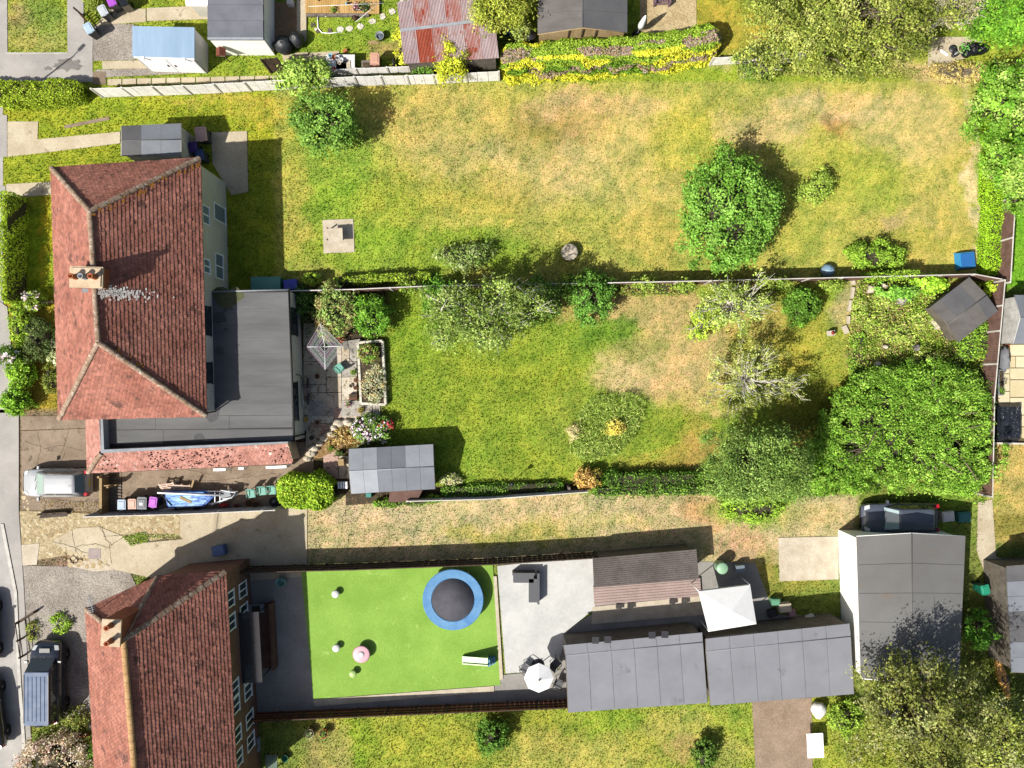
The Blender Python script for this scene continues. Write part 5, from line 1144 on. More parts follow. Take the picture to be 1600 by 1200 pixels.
for x, y, r_, m_ in ((343, 496, .42, 0), (344, 548, .26, 0), (352, 485, .12, 0), (362, 482, .1, 0), (353, 515, .12, 0), (371, 540, .1, 0), (352, 466, .7, 1), (366, 463, .5, 1), (332, 645, .5, 0), (310, 684, .3, 0)):
    p = pt(x, y, zf); q = MB(); q.prism([(p[0] + r_ * (1 + .25 * math.sin(3 * a + x)) * math.cos(a), p[1] + r_ * (1 + .25 * math.cos(2 * a + y)) * math.sin(a)) for a in [i * .4488 for i in range(14)]], zf + .01, zf + .0285 + .0007 * (x % 11), mat('moss_stain', C('5f6240'), C('54563c'), grain=9, gamt=.3) if m_ else mat('damp_stain', C('5c5c5e'), C('545456'), grain=20)); q.obj('moss' if m_ else 'stain', ext)
b = MB(); b.lathe([(.12, 0), (.13, .12), (.08, .2), (.1, .26)], (*G(279, 750), 0.03), CONCH, 12); b.obj('stone_ornament', None, 'small pale stone ornament on the concrete below the skirt roof', 'ornament')
# green and brown boxes at the back of the extension
b = MB(); b.box(*G(421, 445), 0, 1.75, .75, .7, lidm('teal_plastic', '3f8a80'), .0, (.99, .96)); b.box(*G(421, 445), .7, 1.8, .8, .06, lidm('teal_lid', '4a9a8e'), 0); b.obj('storage_chest', None, 'teal plastic storage chest behind the flat roof', 'chest')
b = MB(); b.box(*G(457, 446), 0, .75, .55, .5, lidm('royal_blue', '2c40c8'), .1, (1.1, 1.1)); b.obj('crate', None, 'royal blue crate beside the teal storage chest', 'crate')
# ------------------------------------------------------------------ rotary airer
R = root('rotary_airer', 'rotary washing line airer open over the shaded patio', 'rotary airer', (*G(510, 546), 0))
cx, cy = G(506.5, 541.5, 1.75); px0, py0 = G(510, 546)
MB().tube([(cx, cy, 0), (cx, cy, 1.85)], .03, METW, 8).obj('pole', R)
tips = [pt(500.5, 505.5, 1.85), pt(536, 541, 1.85), pt(508, 577.5, 1.85), pt(479, 542, 1.85)]; hub = np.array((cx, cy, 1.6))
for t in tips: MB().tube([hub, t], .018, METW, 6).obj('arm', R)
LN = [paint_mat('line_white', C('e8e8ea'), .5), paint_mat('line_green', C('7fb890'), .5), paint_mat('line_mauve', C('c890b8'), .5)]
ln = MB()
for i in range(4):
    for k in range(11):
        f = .26 + .74 * k / 10; a_, b_ = hub + (tips[i] - hub) * f, hub + (tips[(i + 1) % 4] - hub) * f
        ln.tube([a_, (a_ + b_) / 2 - (0, 0, .015), b_], .009, LN[0] if (k + i) % 4 else LN[1 + (k + i) // 4 % 2], 4, cap=False)
ln.obj('line', R)
# ------------------------------------------------------------------ bicycle against the rear wall
def bicycle(label, px, py, rz):
    R = root('bicycle', label, 'bicycle', (0, 0, 0)); z = .34; fm = paint_mat('bike_grey', C('9aa0a6'), .35, .3)
    for x in (-.52, .52):
        w_ = MB(); w_.lathe([(.31, -.02), (.34, 0), (.31, .02), (.29, 0), (.31, -.02)], (x, 0, z), RUB, 22, axis='y')
        for i in range(8):
            a = .785 * i; w_.tube([(x, 0, z), (x + .3 * math.cos(a), 0, z + .3 * math.sin(a))], .006, METW, 3)
        w_.obj('wheel', R)
    b = MB(); P_ = dict(bb=(-.08, 0, .3), st=(-.2, 0, .78), hd=(.36, 0, .8), rw=(-.52, 0, z), fw=(.52, 0, z))
    for u, v in (('bb', 'st'), ('st', 'hd'), ('hd', 'bb'), ('bb', 'rw'), ('st', 'rw'), ('hd', 'fw')): b.tube([P_[u], P_[v]], .02, fm, 6)
    b.obj('frame', R); MB().box(-.23, 0, .84, .26, .14, .06, BLKP, 0, (.8, .6)).obj('saddle', R)
    hb = MB(); hb.tube([(.36, 0, .8), (.34, 0, .98)], .018, fm, 6); hb.tube([(.3, -.28, 1.0), (.36, 0, .98), (.3, .28, 1.0)], .016, BLKP, 6); hb.obj('handlebar', R)
    R.location = (*G(px, py), .03); R.rotation_euler = (.38, 0, rz)
bicycle('bicycle leaning in the shade against the rear extension wall', 480, 612, math.pi / 2)
b = MB(); b.tube([pt(472, 604, .3), pt(474, 632, 1.2)], .02, METW, 6); b.obj('white_pole', None, 'thin white pole propped by the bicycle', 'pole')
b = MB(); b.lathe([(.02, 0), (.16, .02), (.18, .12), (.15, .13)], (*G(476, 642), .05), CONCH, 14); b.obj('bowl', None, 'round white bowl on the patio near the yellow tub', 'bowl')
b = MB(); b.lathe([(.12, 0), (.16, .22), (.14, .2)], (*G(480, 655), .05), lidm('yellow_plastic', 'cfa63a'), 14); b.obj('tub', None, 'yellow tub in the shade by the patio door', 'tub')
b = MB(); b.box(*G(553, 620), .05, .46, .34, .28, mat('brown_box', C('8a5c4a'), C('704838'), grain=12), .02, (1.05, 1.05)); b.box(*G(553, 619), .32, .38, .26, .02, BARE); b.obj('planter_box', None, 'brown rectangular planter beside the raised bed wall', 'planter')
pot('small terracotta pot left of the raised bed', 556, 606, .12, .2, TERRA); pot('brown pot on the slabs by the raised bed corner', 557, 594, .14, .22, TERRA)
b = MB(); b.box(*G(551, 538), .02, 1.2, .55, .22, STN[2], .15, (.9, .9)); b.obj('stone_bench', None, 'grey stone trough at the foot of the mixed shrub border', 'trough')
b = MB(); b.box(*G(536, 721, .0), 0, .34, .4, .6, TIMB, .1); b.obj('crate', None, 'slatted timber crate left of the grey felt shed', 'crate')
for i, (x, y, r_, h_, m_, pl_, lab) in enumerate(((487, 470, .16, .26, TERRA, GRN, 'terracotta pot in the shade by the rear window'), (479, 500, .2, .3, DKFRAME, ['4a7a3a', '6a9a4a'], 'dark leafy pot beside the rear window'), (484, 519, .16, .24, CONCH, ['b0b8a0', '8a9a78'], 'pale pot with silvery plant in the shaded patio'), (497, 588, .15, .25, TERRA, None, 'empty terracotta pot below the rotary airer'), (553, 582, .14, .2, TERRA, GRN, 'small leafy terracotta pot next to the lone green chair'), (549, 603, .12, .18, CONCH, None, 'small pale pot left of the brown pot'), (545, 632, .13, .2, TERRA, ['d8a0b0', '6a9a4a'], 'pot of pink flowers below the brown planter box'), (565, 641, .16, .22, mat('brown_box', C('8a5c4a'), C('704838'), grain=12), ['b08a4a', '7a8a3c'], 'brown pot of dry plants under the raised bed corner'), (497, 660, .13, .2, TERRA, None, 'terracotta pot near the yellow tub'), (488, 684, .14, .2, DKFRAME, None, 'black pot on the lower patio slabs'), (518, 700, .15, .22, TERRA, GRN, 'leafy pot in front of the pale boulders'), (531, 708, .18, .28, DKFRAME, ['4a7a3a', '7aa050'], 'dark leafy pot left of the grey felt shed'))):
    pot(lab, x, y, r_, h_, m_, plant=pl_)
R = root('panel', 'white slatted panel between hedge block and shed', 'panel', (*G(537, 757), 0))
for i in range(4): MB().box(*G(531 + i * 4, 757), .02, .11, .42, .35, UPVC, .05).obj('slat', R)
MB().box(*G(537, 757), .1, .6, .03, .06, UPVC, .05).obj('rail', R)
R = root('log_store', 'low brown roofed log box tucked under the grey felt shed', 'log store', (*G(632, 776), 0))
MB().prism(GL([(612, 770), (656, 768), (650, 781), (610, 783)], .9), 0, .8, DKTIMB).obj('wall', R); MB().prism(GL([(609, 768), (660, 766), (651, 784), (607, 785)], .9), .8, .88, mat('brown_felt', C('7d5f54'), C('6a4f46'), grain=20, gamt=.1)).obj('roof', R)
MB().box(*G(578, 772), 0, .4, .3, .5, lidm('green_can', '1f8a80'), 0, (.8, .8)).obj('watering_can', None, 'teal watering can hidden below the grey shed eave', 'watering can')
# bird bath / square stone with red bowl, lawn
R = root('sundial', 'square white plinth with a red top on the lawn', 'plinth', (*G(1296, 521), 0))
MB().box(*G(1296, 521), 0, .34, .34, .5, SST, .1, (.86, .86)).obj('plinth', R); MB().lathe([(.02, 0), (.1, 0), (.12, .05), (.02, .06)], (*G(1296, 521), .5), mat('rust_red', C('a83a2c'), grain=12), 12).obj('bowl', R)
# bird feeder pole whose shadow falls on the lawn
R = root('bird_feeder', 'thin pole with round feeder by the bottom lawn border', 'bird feeder', (*G(800, 751), 0))
MB().tube([(*G(800, 751), 0), (*G(800, 751), 1.5)], .022, DKFRAME, 6).obj('pole', R); MB().lathe([(.03, 0), (.1, .04), (.1, .2), (.14, .22), (.02, .32)], (*G(800, 751), 1.4), DKFRAME, 12).obj('feeder', R)
b = MB(); b.box(*G(887, 759), 0, .14, .16, 1.3, GREYB); b.obj('fence_post', None, 'grey wooden post in the lawn border left of the orange shrub', 'post')
# ------------------------------------------------------------------ top gardens
def covered(label, px, py, rx, ry, h, seed):
    b = MB(); x, y = G(px, py); b.blob((x, y, h * .48), (rx, ry, h * .55), mat('black_cover', C('3e4044'), C('2e3034'), scale=3, grain=9, gamt=.2, rough=.45, bump=.4), 12, 8, .14, seed); b.obj('covered_barbecue', None, label, 'barbecue')
covered('larger black covered barbecue by the white wall corner', 447, 76, .62, .55, 1.1, 3); covered('smaller black covered barbecue on the path edge', 467, 67, .48, .5, 1.0, 8)
b = MB(); b.box(*G(456, 8), 0, .4, .32, .5, GREYW, 0, (.9, .9)); b.obj('vent_box', None, 'pale grey box on the tan patio at the top edge', 'box')
R = root('nest_box', 'brown roofed nesting box on a post by the white wall', 'nest box', (*G(359, 97), 0))
MB().tube([(*G(359, 97), 0), (*G(359, 97), 1.1)], .035, DKTIMB, 6).obj('post', R); MB().box(*G(358, 96), 1.1, .3, .3, .3, WHITEP).obj('box', R)
b = MB(); x, y = G(358, 96); b.add([(x - .3, y - .25, 1.35), (x + .3, y - .25, 1.35), (x + .3, y + .25, 1.35), (x - .3, y + .25, 1.35), (x, y - .25, 1.6), (x, y + .25, 1.6)], [[0, 4, 5, 3], [4, 1, 2, 5], [0, 1, 4], [2, 3, 5], [3, 2, 1, 0]], mat('brown_box_roof', C('8a5040'), C('74402f'), grain=12)); b.obj('roof', R)
R = root('bucket', 'grey metal tub standing on the top lawn', 'tub', (*G(595, 60), 0)); x, y = G(595, 60)
MB().lathe([(.2, 0), (.25, .42), (.27, .44), (.23, .43), (.2, .12), (.02, .1)], (x, y, 0), LEAD, 18).obj('tub', R); MB().lathe([(.01, 0), (.2, 0), (.2, .02), (.01, .03)], (x, y, .26), glass('tub_water', C('6a7a88'), .05), 16).obj('water', R)
lone('stepping_stone', 583, 66.5, .8, .26, .05, TIMB, lawn_top, .3, -.02, 6, 4)
pot('leafy pot on the deck edge at the top', 523, 20, .14, .25, TERRA, plant=GRN); pot('pink flowered pot beside the deck corner', 558, 15, .2, .3, BLKP, plant=['e8b0c0', 'c86a8a', '6a9a4a']); pot('big dark leafy pot at the deck corner', 570, 15, .26, .35, DKFRAME, plant=['3f6f2e', '2f5522', '6a9a4a']); pot('maroon pot on the grass below the deck', 555, 30, .15, .22, mat('maroon_pot', C('6a2c30'), grain=12)); pot('small white pot on the sleeper edge of the deck', 510, 25, .1, .16, UPVC)
R = root('garden_bench', 'black garden bench on the golden deck at the top edge', 'bench', (*G(522, -2), .2)); x, y = G(522, -2)
b = MB()
for i in range(4): b.box(x, y - .2 + i * .13, .6, 2.0, .1, .04, BLK)
b.obj('seat', R)
for q in (-.9, .9): MB().box(x + q, y, .2, .08, .5, .4, BLK).obj('leg', R)
b = MB(); b.box(x, y + .3, .62, 2.0, .05, .5, BLK); b.obj('backrest', R)
b = MB(); b.tube([pt(541, 5, .2), pt(541, 5, .55)], .07, lidm('aqua_bottle', '6ac0d0'), 8); b.obj('bottle', None, 'aqua bottle on the deck beside the black bench', 'bottle')
b = MB(); b.tube([pt(482, 10, 1.9), pt(600, 5, 1.9)], .012, UPVC, 4); b.tube([pt(595, 2, 1.9), pt(556, 34, 1.9)], .012, UPVC, 4); b.obj('washing_line', None, 'white washing line strung over the deck and lawn', 'washing line')
b = MB(); b.tube([pt(496, 22, .05), pt(497, 44, .05), pt(503, 51, .05), pt(515, 52, .05), pt(532, 50, .05)], .03, UPVC, 6); b.obj('hose', None, 'white hose curling past the dark slabs in the top lawn', 'hose')
R = root('table', 'grey table heaped with junk behind the silvery fence', 'table', (*G(532, 101), 0))
MB().box(*G(532, 96, .75), .7, 1.75, .85, .05, GREYW).obj('tabletop', R)
for q in ((512, 90), (552, 90), (512, 108), (552, 108)): MB().box(*G(q[0], q[1], .4), 0, .06, .06, .7, METW).obj('leg', R)
jm = [PLW, TERRA, BLKP, lidm('cyan_can', '7ac0d8'), CONCH, lidm('white_pail', 'e8e8e8')]
for i, (x, y, r, h, k, lab) in enumerate(((517, 88, .13, .22, 3, 'cyan tin on the junk table'), (522, 90, .16, .18, 1, 'orange terracotta pot on the junk table'), (528, 92, .15, .25, 5, 'white pail in the middle of the junk table'), (534, 95, .14, .22, 5, 'second white pail on the junk table'), (531, 99, .12, .2, 4, 'cream tin at the front of the junk table'), (539, 97, .1, .2, 2, 'black pot on the junk table'))):
    b = MB(); b.lathe([(r * .8, 0), (r, h), (r * .85, h), (r * .7, .04)], (*G(x, y, .8), .75), jm[k], 12); b.obj('pot', None, lab, 'pot')
b = MB(); b.box(*G(518, 105, .5), .0, .75, .55, .9, PLW, .1, (.9, .9)); b.obj('sack', None, 'white sack with a dark red print in front of the junk table', 'sack')
b = MB(); b.lathe([(.02, 0), (.12, 0), (.12, .012), (.02, .014)], (*G(522, 107, .9), .9), REDPOT, 12); b.obj('sack_print', None, 'dark red round print on the white sack', 'print')
b = MB(); b.box(*G(535, 106, .5), .0, .6, .5, .75, BLKP, 0, (1.05, 1.05)); b.obj('black_box', None, 'black box standing beside the white sack', 'box'); b = MB(); b.box(*G(546, 105, .5), 0, .24, .6, .8, CONCH, .05); b.obj('white_board', None, 'narrow pale board leaning between box and table leg', 'board')
b = MB(); b.box(*G(573, 103, .4), 0, .55, .5, .6, GREYB, 0, (1.05, 1.05)); b.box(*G(573, 103, .6), .6, .46, .4, .02, BARE); b.obj('planter', None, 'grey square planter between table and pink bin', 'planter')
b = MB(); b.lathe([(.1, -.06), (.3, -.06), (.32, 0), (.3, .06), (.1, .06)], (*G(617, 101), .32), RUB, 18, axis='x'); b.lathe([(.02, -.07), (.2, -.05), (.2, .05), (.02, .07)], (*G(617, 101), .32), METW, 14, axis='x'); b.obj('tyre', None, 'old wheel propped by the yellow shrub and corrugated shed', 'wheel')
b = MB(); b.box(*G(540, 81), 0, .25, .18, .2, TERRA, .6); b.obj('brick_pile', None, 'broken orange brick lying on the top lawn edge', 'brick'); 
for i, (x, y, r, lab) in enumerate(((797, 52, .42, 'bright blue tarpaulin bundle left of the timber shed'), (812, 54, .3, 'lighter blue tarpaulin bundle touching the timber shed'))):
    b = MB(); b.blob((*G(x, y), .35), (r, r * .7, .4), mat('azure_tarp' if i == 0 else 'sky_tarp', C('2a78e0' if i == 0 else '58b0f0'), grain=9, gamt=.1, rough=.4), 10, 7, .25, 5 + i); b.obj('tarpaulin', None, lab, 'tarpaulin')
b = MB(); b.lathe([(.26, 0), (.3, .75), (.32, .78), (.32, .84), (.05, .88), (.05, .9)], (*G(829, 64), 0), DKFRAME, 18); b.obj('water_butt', None, 'round black lidded butt at the corner of the timber shed', 'water butt')
R = root('parasol', 'closed white parasol in a dark base by the timber shed', 'parasol', (*G(995, 55), 0)); x, y = G(995, 55)
MB().lathe([(.32, 0), (.3, .1), (.08, .16), (.06, .3)], (x, y, 0), BLKP, 16).obj('base', R); MB().tube([(x, y, .2), (x + .15, y + .1, 2.3)], .025, METW, 6).obj('pole', R)
MB().tube([(x + .05, y + .03, .9), (x + .08, y + .06, 1.3), (x + .13, y + .09, 2.0), (x + .15, y + .1, 2.35)], [.16, .2, .12, .03], GZW, 10).obj('canopy', R)
R = root('garden_chair', 'mauve brown wooden garden chair on the gravel at the top', 'chair', (*G(1033, -2), 0)); x, y = G(1033, -2); MV = mat('mauve_wood', C('8a7078'), C('766068'), grain=14, gamt=.12)
for i in range(5): MB().box(x - .3 + .15 * i, y - .05, .4, .12, .75, .035, MV).obj('slat', R)
for q in (-.46, .46): MB().box(x + q, y - .1, 0, .1, .9, .62, MV).obj('armrest', R)
MB().box(x, y - .5, .3, .9, .06, .1, MV).obj('front_rail', R); MB().box(x, y + .4, .4, .9, .08, .6, MV).obj('backrest', R)
# rubbish corner
for i, (x, y, r, lab) in enumerate(((1508, 84, .42, 'shiny black rubbish bag nearest the terracotta ringed pot'), (1520, 80, .45, 'shiny black rubbish bag in the middle of the heap'), (1531, 79, .38, 'shiny black rubbish bag at the far right of the heap'), (1514, 76, .34, 'shiny black rubbish bag at the back of the heap'))):
    b = MB(); b.blob((*G(x, y), .25), (r, r * .8, .3), mat('bin_bag', C('26272a'), C('1c1d20'), scale=4, grain=6, gamt=.3, rough=.25, bump=.8, bdist=.08), 14, 9, .3, i + 8); b.obj('rubbish_bag', None, lab, 'rubbish bag', 'black rubbish bags')
pot('round pot with green plant beside the black rubbish bags', 1499, 80, .26, .35, CONCH, plant=['3fae4a', '5fc060']); b = MB(); b.lathe([(.2, 0), (.26, .04), (.24, .1), (.02, .12)], (*G(1488, 77), .02), DKFRAME, 14); b.obj('bin_lid', None, 'dark round bin lid left of the plant pot', 'lid'); b = MB(); b.lathe([(.14, 0), (.2, .3), (.17, .3), (.1, .05)], (*G(1489, 87), 0), DKFRAME, 14); b.obj('bucket', None, 'small dark bucket below the round bin lid', 'bucket')
b = MB(); b.box(*G(1474, 83), 0, .55, .12, .1, UPVC, -.6); b.obj('white_plank', None, 'short white plank near the bin lid in the rubbish corner', 'plank')
# ------------------------------------------------------------------ upper neighbour
b = MB(); b.lathe([(.05, 0), (.5, .02), (.52, .5), (.5, .52), (.4, .56), (.05, .6)], (*G(889, 396), 0), CONCH, 22); b.obj('stone_planter', None, 'round grey stone tub in the upper lawn below the dark shrub', 'planter')
R = root('garden_table', 'pale square table on the slab patch in the upper lawn', 'table', (*G(524, 368), 0)); MB().box(*G(524, 368, .7), .66, .9, .9, .05, CONCH, .05).obj('tabletop', R)
for s in ((-.35, -.35), (.35, -.35), (.35, .35), (-.35, .35)): x, y = G(524, 368); MB().box(x + s[0], y + s[1], .03, .07, .07, .63, DKTIMB).obj('leg', R)
wheelie('pink lidded bin by the small dark garage', 324, 218, .1, DKB_, lidm('pale_pink_lid', 'e2b8a8'), .7, .8); wheelie('dark purple bin below the pink lidded one', 312, 238, .1, DKB_, lidm('deep_purple_lid', '4a2a88')); wheelie('navy blue bin at the house corner below the purple one', 322, 250, .1, DKB_, lidm('navy_lid', '2a4a88'))
b = MB(); b.blob((*G(1290, 424), .3), (.42, .4, .4), lidm('pale_blue_cover', '8fb0c8'), 12, 8, .1, 3); b.obj('covered_pot', None, 'pale blue covered tub against the brown fence', 'tub')
b = MB(); b.box(*G(1505, 408), 0, 1.1, 1.1, .45, lidm('sky_blue_plastic', '3a9ad0'), .1, (.85, .85)); b.box(*G(1505, 408), .45, .8, .8, .06, lidm('deep_blue_plastic', '2f72b8'), .1); b.obj('sandpit', None, 'bright blue plastic sandpit in the corner of the upper lawn', 'sandpit')
# lamp post off the left edge, its shadow crosses the side road
R = root('lamp_post', 'grey lamp post at the left edge behind the hedge', 'lamp post', (*G(12, 166), 0)); x, y = G(12, 166)
MB().tube([(x, y, 0), (x, y, 1.2), (x, y, 1.25), (x, y, 5.6)], [.09, .09, .06, .045], LEAD, 10).obj('column', R); MB().tube([(x, y, 5.6), (x + .05, y + .1, 5.75), (x + .25, y + .3, 5.8)], .035, LEAD, 8).obj('bracket', R); MB().box(x + .4, y + .45, 5.74, .5, .22, .12, LEAD, .8, (.8, .7)).obj('lantern', R)
# ------------------------------------------------------------------ lower neighbour
R = root('trampoline', 'round trampoline with blue pad on the artificial lawn', 'trampoline', (*G(712, 942), 0)); x, y = G(708, 937, .8); r0 = 1.88
b = MB(); n = 40; v = []
for i in range(n):
    a = 6.2832 * i / n
    for rr, zz in ((r0 * .7, .8), (r0 * .72, .84), (r0 * .98, .84), (r0, .8)): v.append((x + rr * math.cos(a), y + rr * math.sin(a), zz))
b.add(v, [[4 * i + k, 4 * i + (k + 1) % 4, 4 * ((i + 1) % n) + (k + 1) % 4, 4 * ((i + 1) % n) + k] for i in range(n) for k in range(4)], mat('blue_pad', C('4f8ac0'), C('6aa0cc'), scale=1.2, grain=6, gamt=.08, rough=.5)); b.obj('pad', R)
MB().lathe([(.01, 0), (r0 * .7, .012), (r0 * .7, .022), (.01, .012)], (x, y, .78), mat('bounce_mat', C('5a5a62'), C('4c4c54'), grain=12, gamt=.08), 40).obj('mat', R)
for i in range(6):
    a = 1.047 * i; MB().tube([(x + r0 * .96 * math.cos(a), y + r0 * .96 * math.sin(a), .78), (x + r0 * 1.0 * math.cos(a), y + r0 * 1.0 * math.sin(a), .06)], .03, METW, 6).obj('leg', R)
R = root('parasol', 'open white parasol over a round table by the grey patio', 'parasol', (*G(848, 1052), 0)); x, y = G(842, 1060, 2.2)
MB().tube([(x, y, 0), (x, y, 2.45)], .03, METW, 8).obj('pole', R); b = MB(); n = 8
v = [(x + .88 * math.cos(6.283 * i / n), y + .88 * math.sin(6.283 * i / n), 2.12) for i in range(n)] + [(x, y, 2.5)] + [(x + .86 * math.cos(6.283 * i / n), y + .86 * math.sin(6.283 * i / n), 2.0) for i in range(n)]
b.add(v, [[i, (i + 1) % n, n] for i in range(n)] + [[n + 1 + i, n + 1 + (i + 1) % n, (i + 1) % n, i] for i in range(n)], GZW); b.obj('canopy', R); MB().lathe([(.4, .0), (.38, .08), (.06, .12)], (x, y, .04), BLKP, 16).obj('base', R); MB().lathe([(.02, 0), (.06, 0), (.05, .08), (.01, .1)], (x, y, 2.49), mat('tan_knob', C('c0a080'), grain=12), 10).obj('finial', R)
DKC = paint_mat('charcoal_rattan', C('55575c'), .6)
for q, a, lab in (((868, 1032), 2.4, 'charcoal garden chair above the open white parasol'), ((820, 1040), -2.2, 'charcoal garden chair left of the open white parasol'), ((872, 1064), 1.2, 'charcoal garden chair right of the open white parasol')): chair(lab, *q, a, DKC, 'charcoal chairs round the parasol table', 1.1)
R = root('corner_sofa', 'grey L shaped rattan sofa on the pale patio', 'sofa', (*G(826, 915), 0)); 
for q, sx, sy, nm in (((818, 903), 1.3, .55, 'seat'), ((833, 922), .55, 1.5, 'seat')): MB().box(*G(*q, .3), .045, sx, sy, .4, DKC, 0, (.97, .97)).obj(nm, R)
MB().box(*G(818, 895, .4), .045, 1.4, .14, .7, DKC).obj('backrest', R); MB().box(*G(841, 918, .4), .045, .14, 1.9, .7, DKC).obj('backrest', R)
R = root('play_table', 'round pink play table on the artificial lawn', 'table', (*G(567, 1018), 0)); x, y = G(567, 1018); PK = lidm('pink_plastic', 'ecb4c0')
MB().lathe([(.1, 0), (.5, .0), (.54, .08), (.46, .1), (.1, .1)], (x, y, .42), PK, 22).obj('tabletop', R); MB().lathe([(.02, 0), (.2, 0), (.16, .06), (.02, .07)], (x, y, .52), PLW, 16).obj('tray', R)
for i in range(3): MB().tube([(x + .3 * math.cos(2.09 * i), y + .3 * math.sin(2.09 * i), .43), (x + .38 * math.cos(2.09 * i), y + .38 * math.sin(2.09 * i), .05)], .035, PK, 6).obj('leg', R)
for q, lab in (((526, 926), 'white play stool at the top of the artificial lawn'), ((527, 1010), 'white play stool left of the pink table'), ((553, 1050), 'pale green play stool below the pink table')):
    b = MB(); b.lathe([(.2, 0), (.16, .1), (.16, .26), (.24, .3), (.22, .34), (.02, .35)], (*G(*q), .05), PLW if 'white' in lab else lidm('lime_plastic', 'b8d880'), 16); b.obj('stool', None, lab, 'stool')
R = root('slide', 'small pale green slide with blue steps on the artificial lawn', 'slide', (*G(750, 1030), .05)); SG = lidm('pale_green_plastic', 'cfe6b4')
b = MB(); b.hexa([pt(722, 1026, .06), pt(722, 1036, .06), pt(762, 1039, .75), pt(762, 1029, .75), pt(722, 1026, .12), pt(722, 1036, .12), pt(762, 1039, .82), pt(762, 1029, .82)], SG)
for dy in (0, 11): b.hexa([pt(722, 1025.5 + dy, .08), pt(722, 1027 + dy, .08), pt(762, 1030 + dy, .78), pt(762, 1028.5 + dy, .78), pt(722, 1025.5 + dy, .24), pt(722, 1027 + dy, .24), pt(762, 1030 + dy, .95), pt(762, 1028.5 + dy, .95)], SG)
b.obj('chute', R); b = MB()
for i in range(3): b.box(*G(764 + i * 4, 1034, .5), .05, .14, .42, .72 - .22 * i, lidm('steel_blue_plastic', '5a98b8'))
b.obj('step', R)
b = MB(); b.lathe([(.3, 0), (.36, .5), (.34, .95), (.37, 1.0), (.3, 1.05), (.05, 1.08)], (*G(1122, 882), 0), lidm('mint_plastic', '9cc8a4'), 20); b.obj('water_butt', None, 'mint green round water butt above the white gazebo', 'water butt')
b = MB(); b.box(*G(1152, 885), 0, .5, .4, .7, lidm('slate_plastic', '7c8a94'), .1, (1.05, 1.05)); b.obj('storage_box', None, 'slate grey box right of the mint water butt', 'box')
for i, (x, y, sx, sy, h, m, lab) in enumerate(((1208, 938, .5, .4, .5, lidm('green_crate', '6aa884'), 'green crate in the clutter right of the gazebo'), (1222, 946, .7, .5, .6, CONCH, 'pale box in the clutter right of the gazebo'), (1234, 955, .4, .4, .45, lidm('pink_crate', 'b08a90'), 'dusky pink crate at the end of the clutter'), (1204, 956, .5, .4, .4, DKFRAME, 'black crate at the foot of the gazebo'), (1258, 968, 1.0, .5, .35, GREYW, 'long pale box lying above the second outbuilding'))):
    b = MB(); b.box(*G(x, y), .01, sx, sy, h, m, .1 * i, (1.04, 1.04)); b.box(*G(x, y), .01 + h, sx * .8, sy * .8, .03, m, .1 * i); b.obj('crate', None, lab, 'crate')
b = MB(); b.lathe([(.2, 0), (.26, .1), (.3, .5), (.27, .5), (.2, .1)], (*G(442, 907), .03), lidm('aqua_pot', '7fb8b0'), 18); b.obj('planter', None, 'aqua round planter on dark paving above the artificial lawn', 'planter')
R = root('corner_sofa', 'long brown rattan sofa on the dark paving', 'sofa', (*G(417, 995), 0)); BR = mat('brown_rattan', C('86604e'), C('704e3e'), grain=12, gamt=.2)
MB().box(*G(417, 993, .3), .03, .8, 4.0, .38, BR, .05).obj('seat', R); MB().box(*G(427, 993, .4), .03, .18, 4.1, .75, BR, .05).obj('backrest', R)
for i, (x, y, lab) in enumerate(((404, 948, 'pale grey planter box beside the glass canopy'), (390, 1070, 'pale planter below the glass canopy'), (392, 1110, 'pale planter near the orange fence'), (400, 1160, 'white planter by the lower house wall'))):
    b = MB(); b.box(*G(x, y), .03, .9 if i == 0 else .6, .5 if i == 0 else .8, .45, LEAD, .1, (1.06, 1.06)); b.box(*G(x, y), .47, .5, .4, .03, BARE, .1); b.obj('planter', None, lab, 'planter')
b = MB(); b.box(*G(346, 858), .03, .75, .6, .5, lidm('denim_plastic', '4a6c9c'), .2, (1.05, 1.05)); b.box(*G(346, 858), .53, .7, .56, .05, lidm('denim_lid', '5a7cac'), .2); b.obj('storage_box', None, 'denim blue box in the shade beside the lower house', 'box')
R = root('garden_table', 'grey green slatted table at the bottom edge', 'table', (*G(425, 1190), 0))
tp = box_mesh('slat', .12, 1.0, .035, mat('sage_paint', C('6f8478'), C('627568'), grain=14))
for i in range(5): piece('slat', tp, R, (*G(417 + i * 3.7, 1192, .7), .7))
for s in ((-.3, -.4), (.3, -.4), (.3, .4), (-.3, .4)): x, y = G(424, 1192, .4); MB().box(x + s[0], y + s[1], 0, .06, .06, .7, DKFRAME).obj('leg', R)
b = MB(); b.lathe([(.16, 0), (.2, .3), (.22, .3), (.15, .05)], (*G(447, 1182), 0), lidm('emerald_plastic', '1f7a5c'), 14); b.obj('bucket', None, 'emerald bucket beside the grey green table', 'bucket')
pot('terracotta pot below the orange fence', 508, 1142, .28, .4, TERRA, plant=GRN); pot('stone pot with pale plant below the orange fence', 486, 1142, .26, .4, CONCH, plant=['a8b88a', '8aa06a'])
MB().blob((*G(1276, 1106), .3), (.45, .5, .4), GZW, 12, 8, .15, 4).obj('garden_bag', None, 'white garden bag beside the brown path', 'bag'); 
R = root('garden_table', 'white garden table beside the brown path at the bottom', 'table', (*G(1274, 1165), 0)); MB().box(*G(1274, 1165, .7), .66, 1.0, 1.5, .05, UPVC, .05).obj('tabletop', R); MB().box(*G(1274, 1165, .4), 0, .5, .9, .66, UPVC, .05).obj('pedestal', R)
MB().blob((*G(1388, 1112), .15), (1.05, .5, .3), DKFRAME, 14, 7, .08, 9).obj('covered_boat', None, 'dark covered boat shape in the grass below the garage', 'boat')
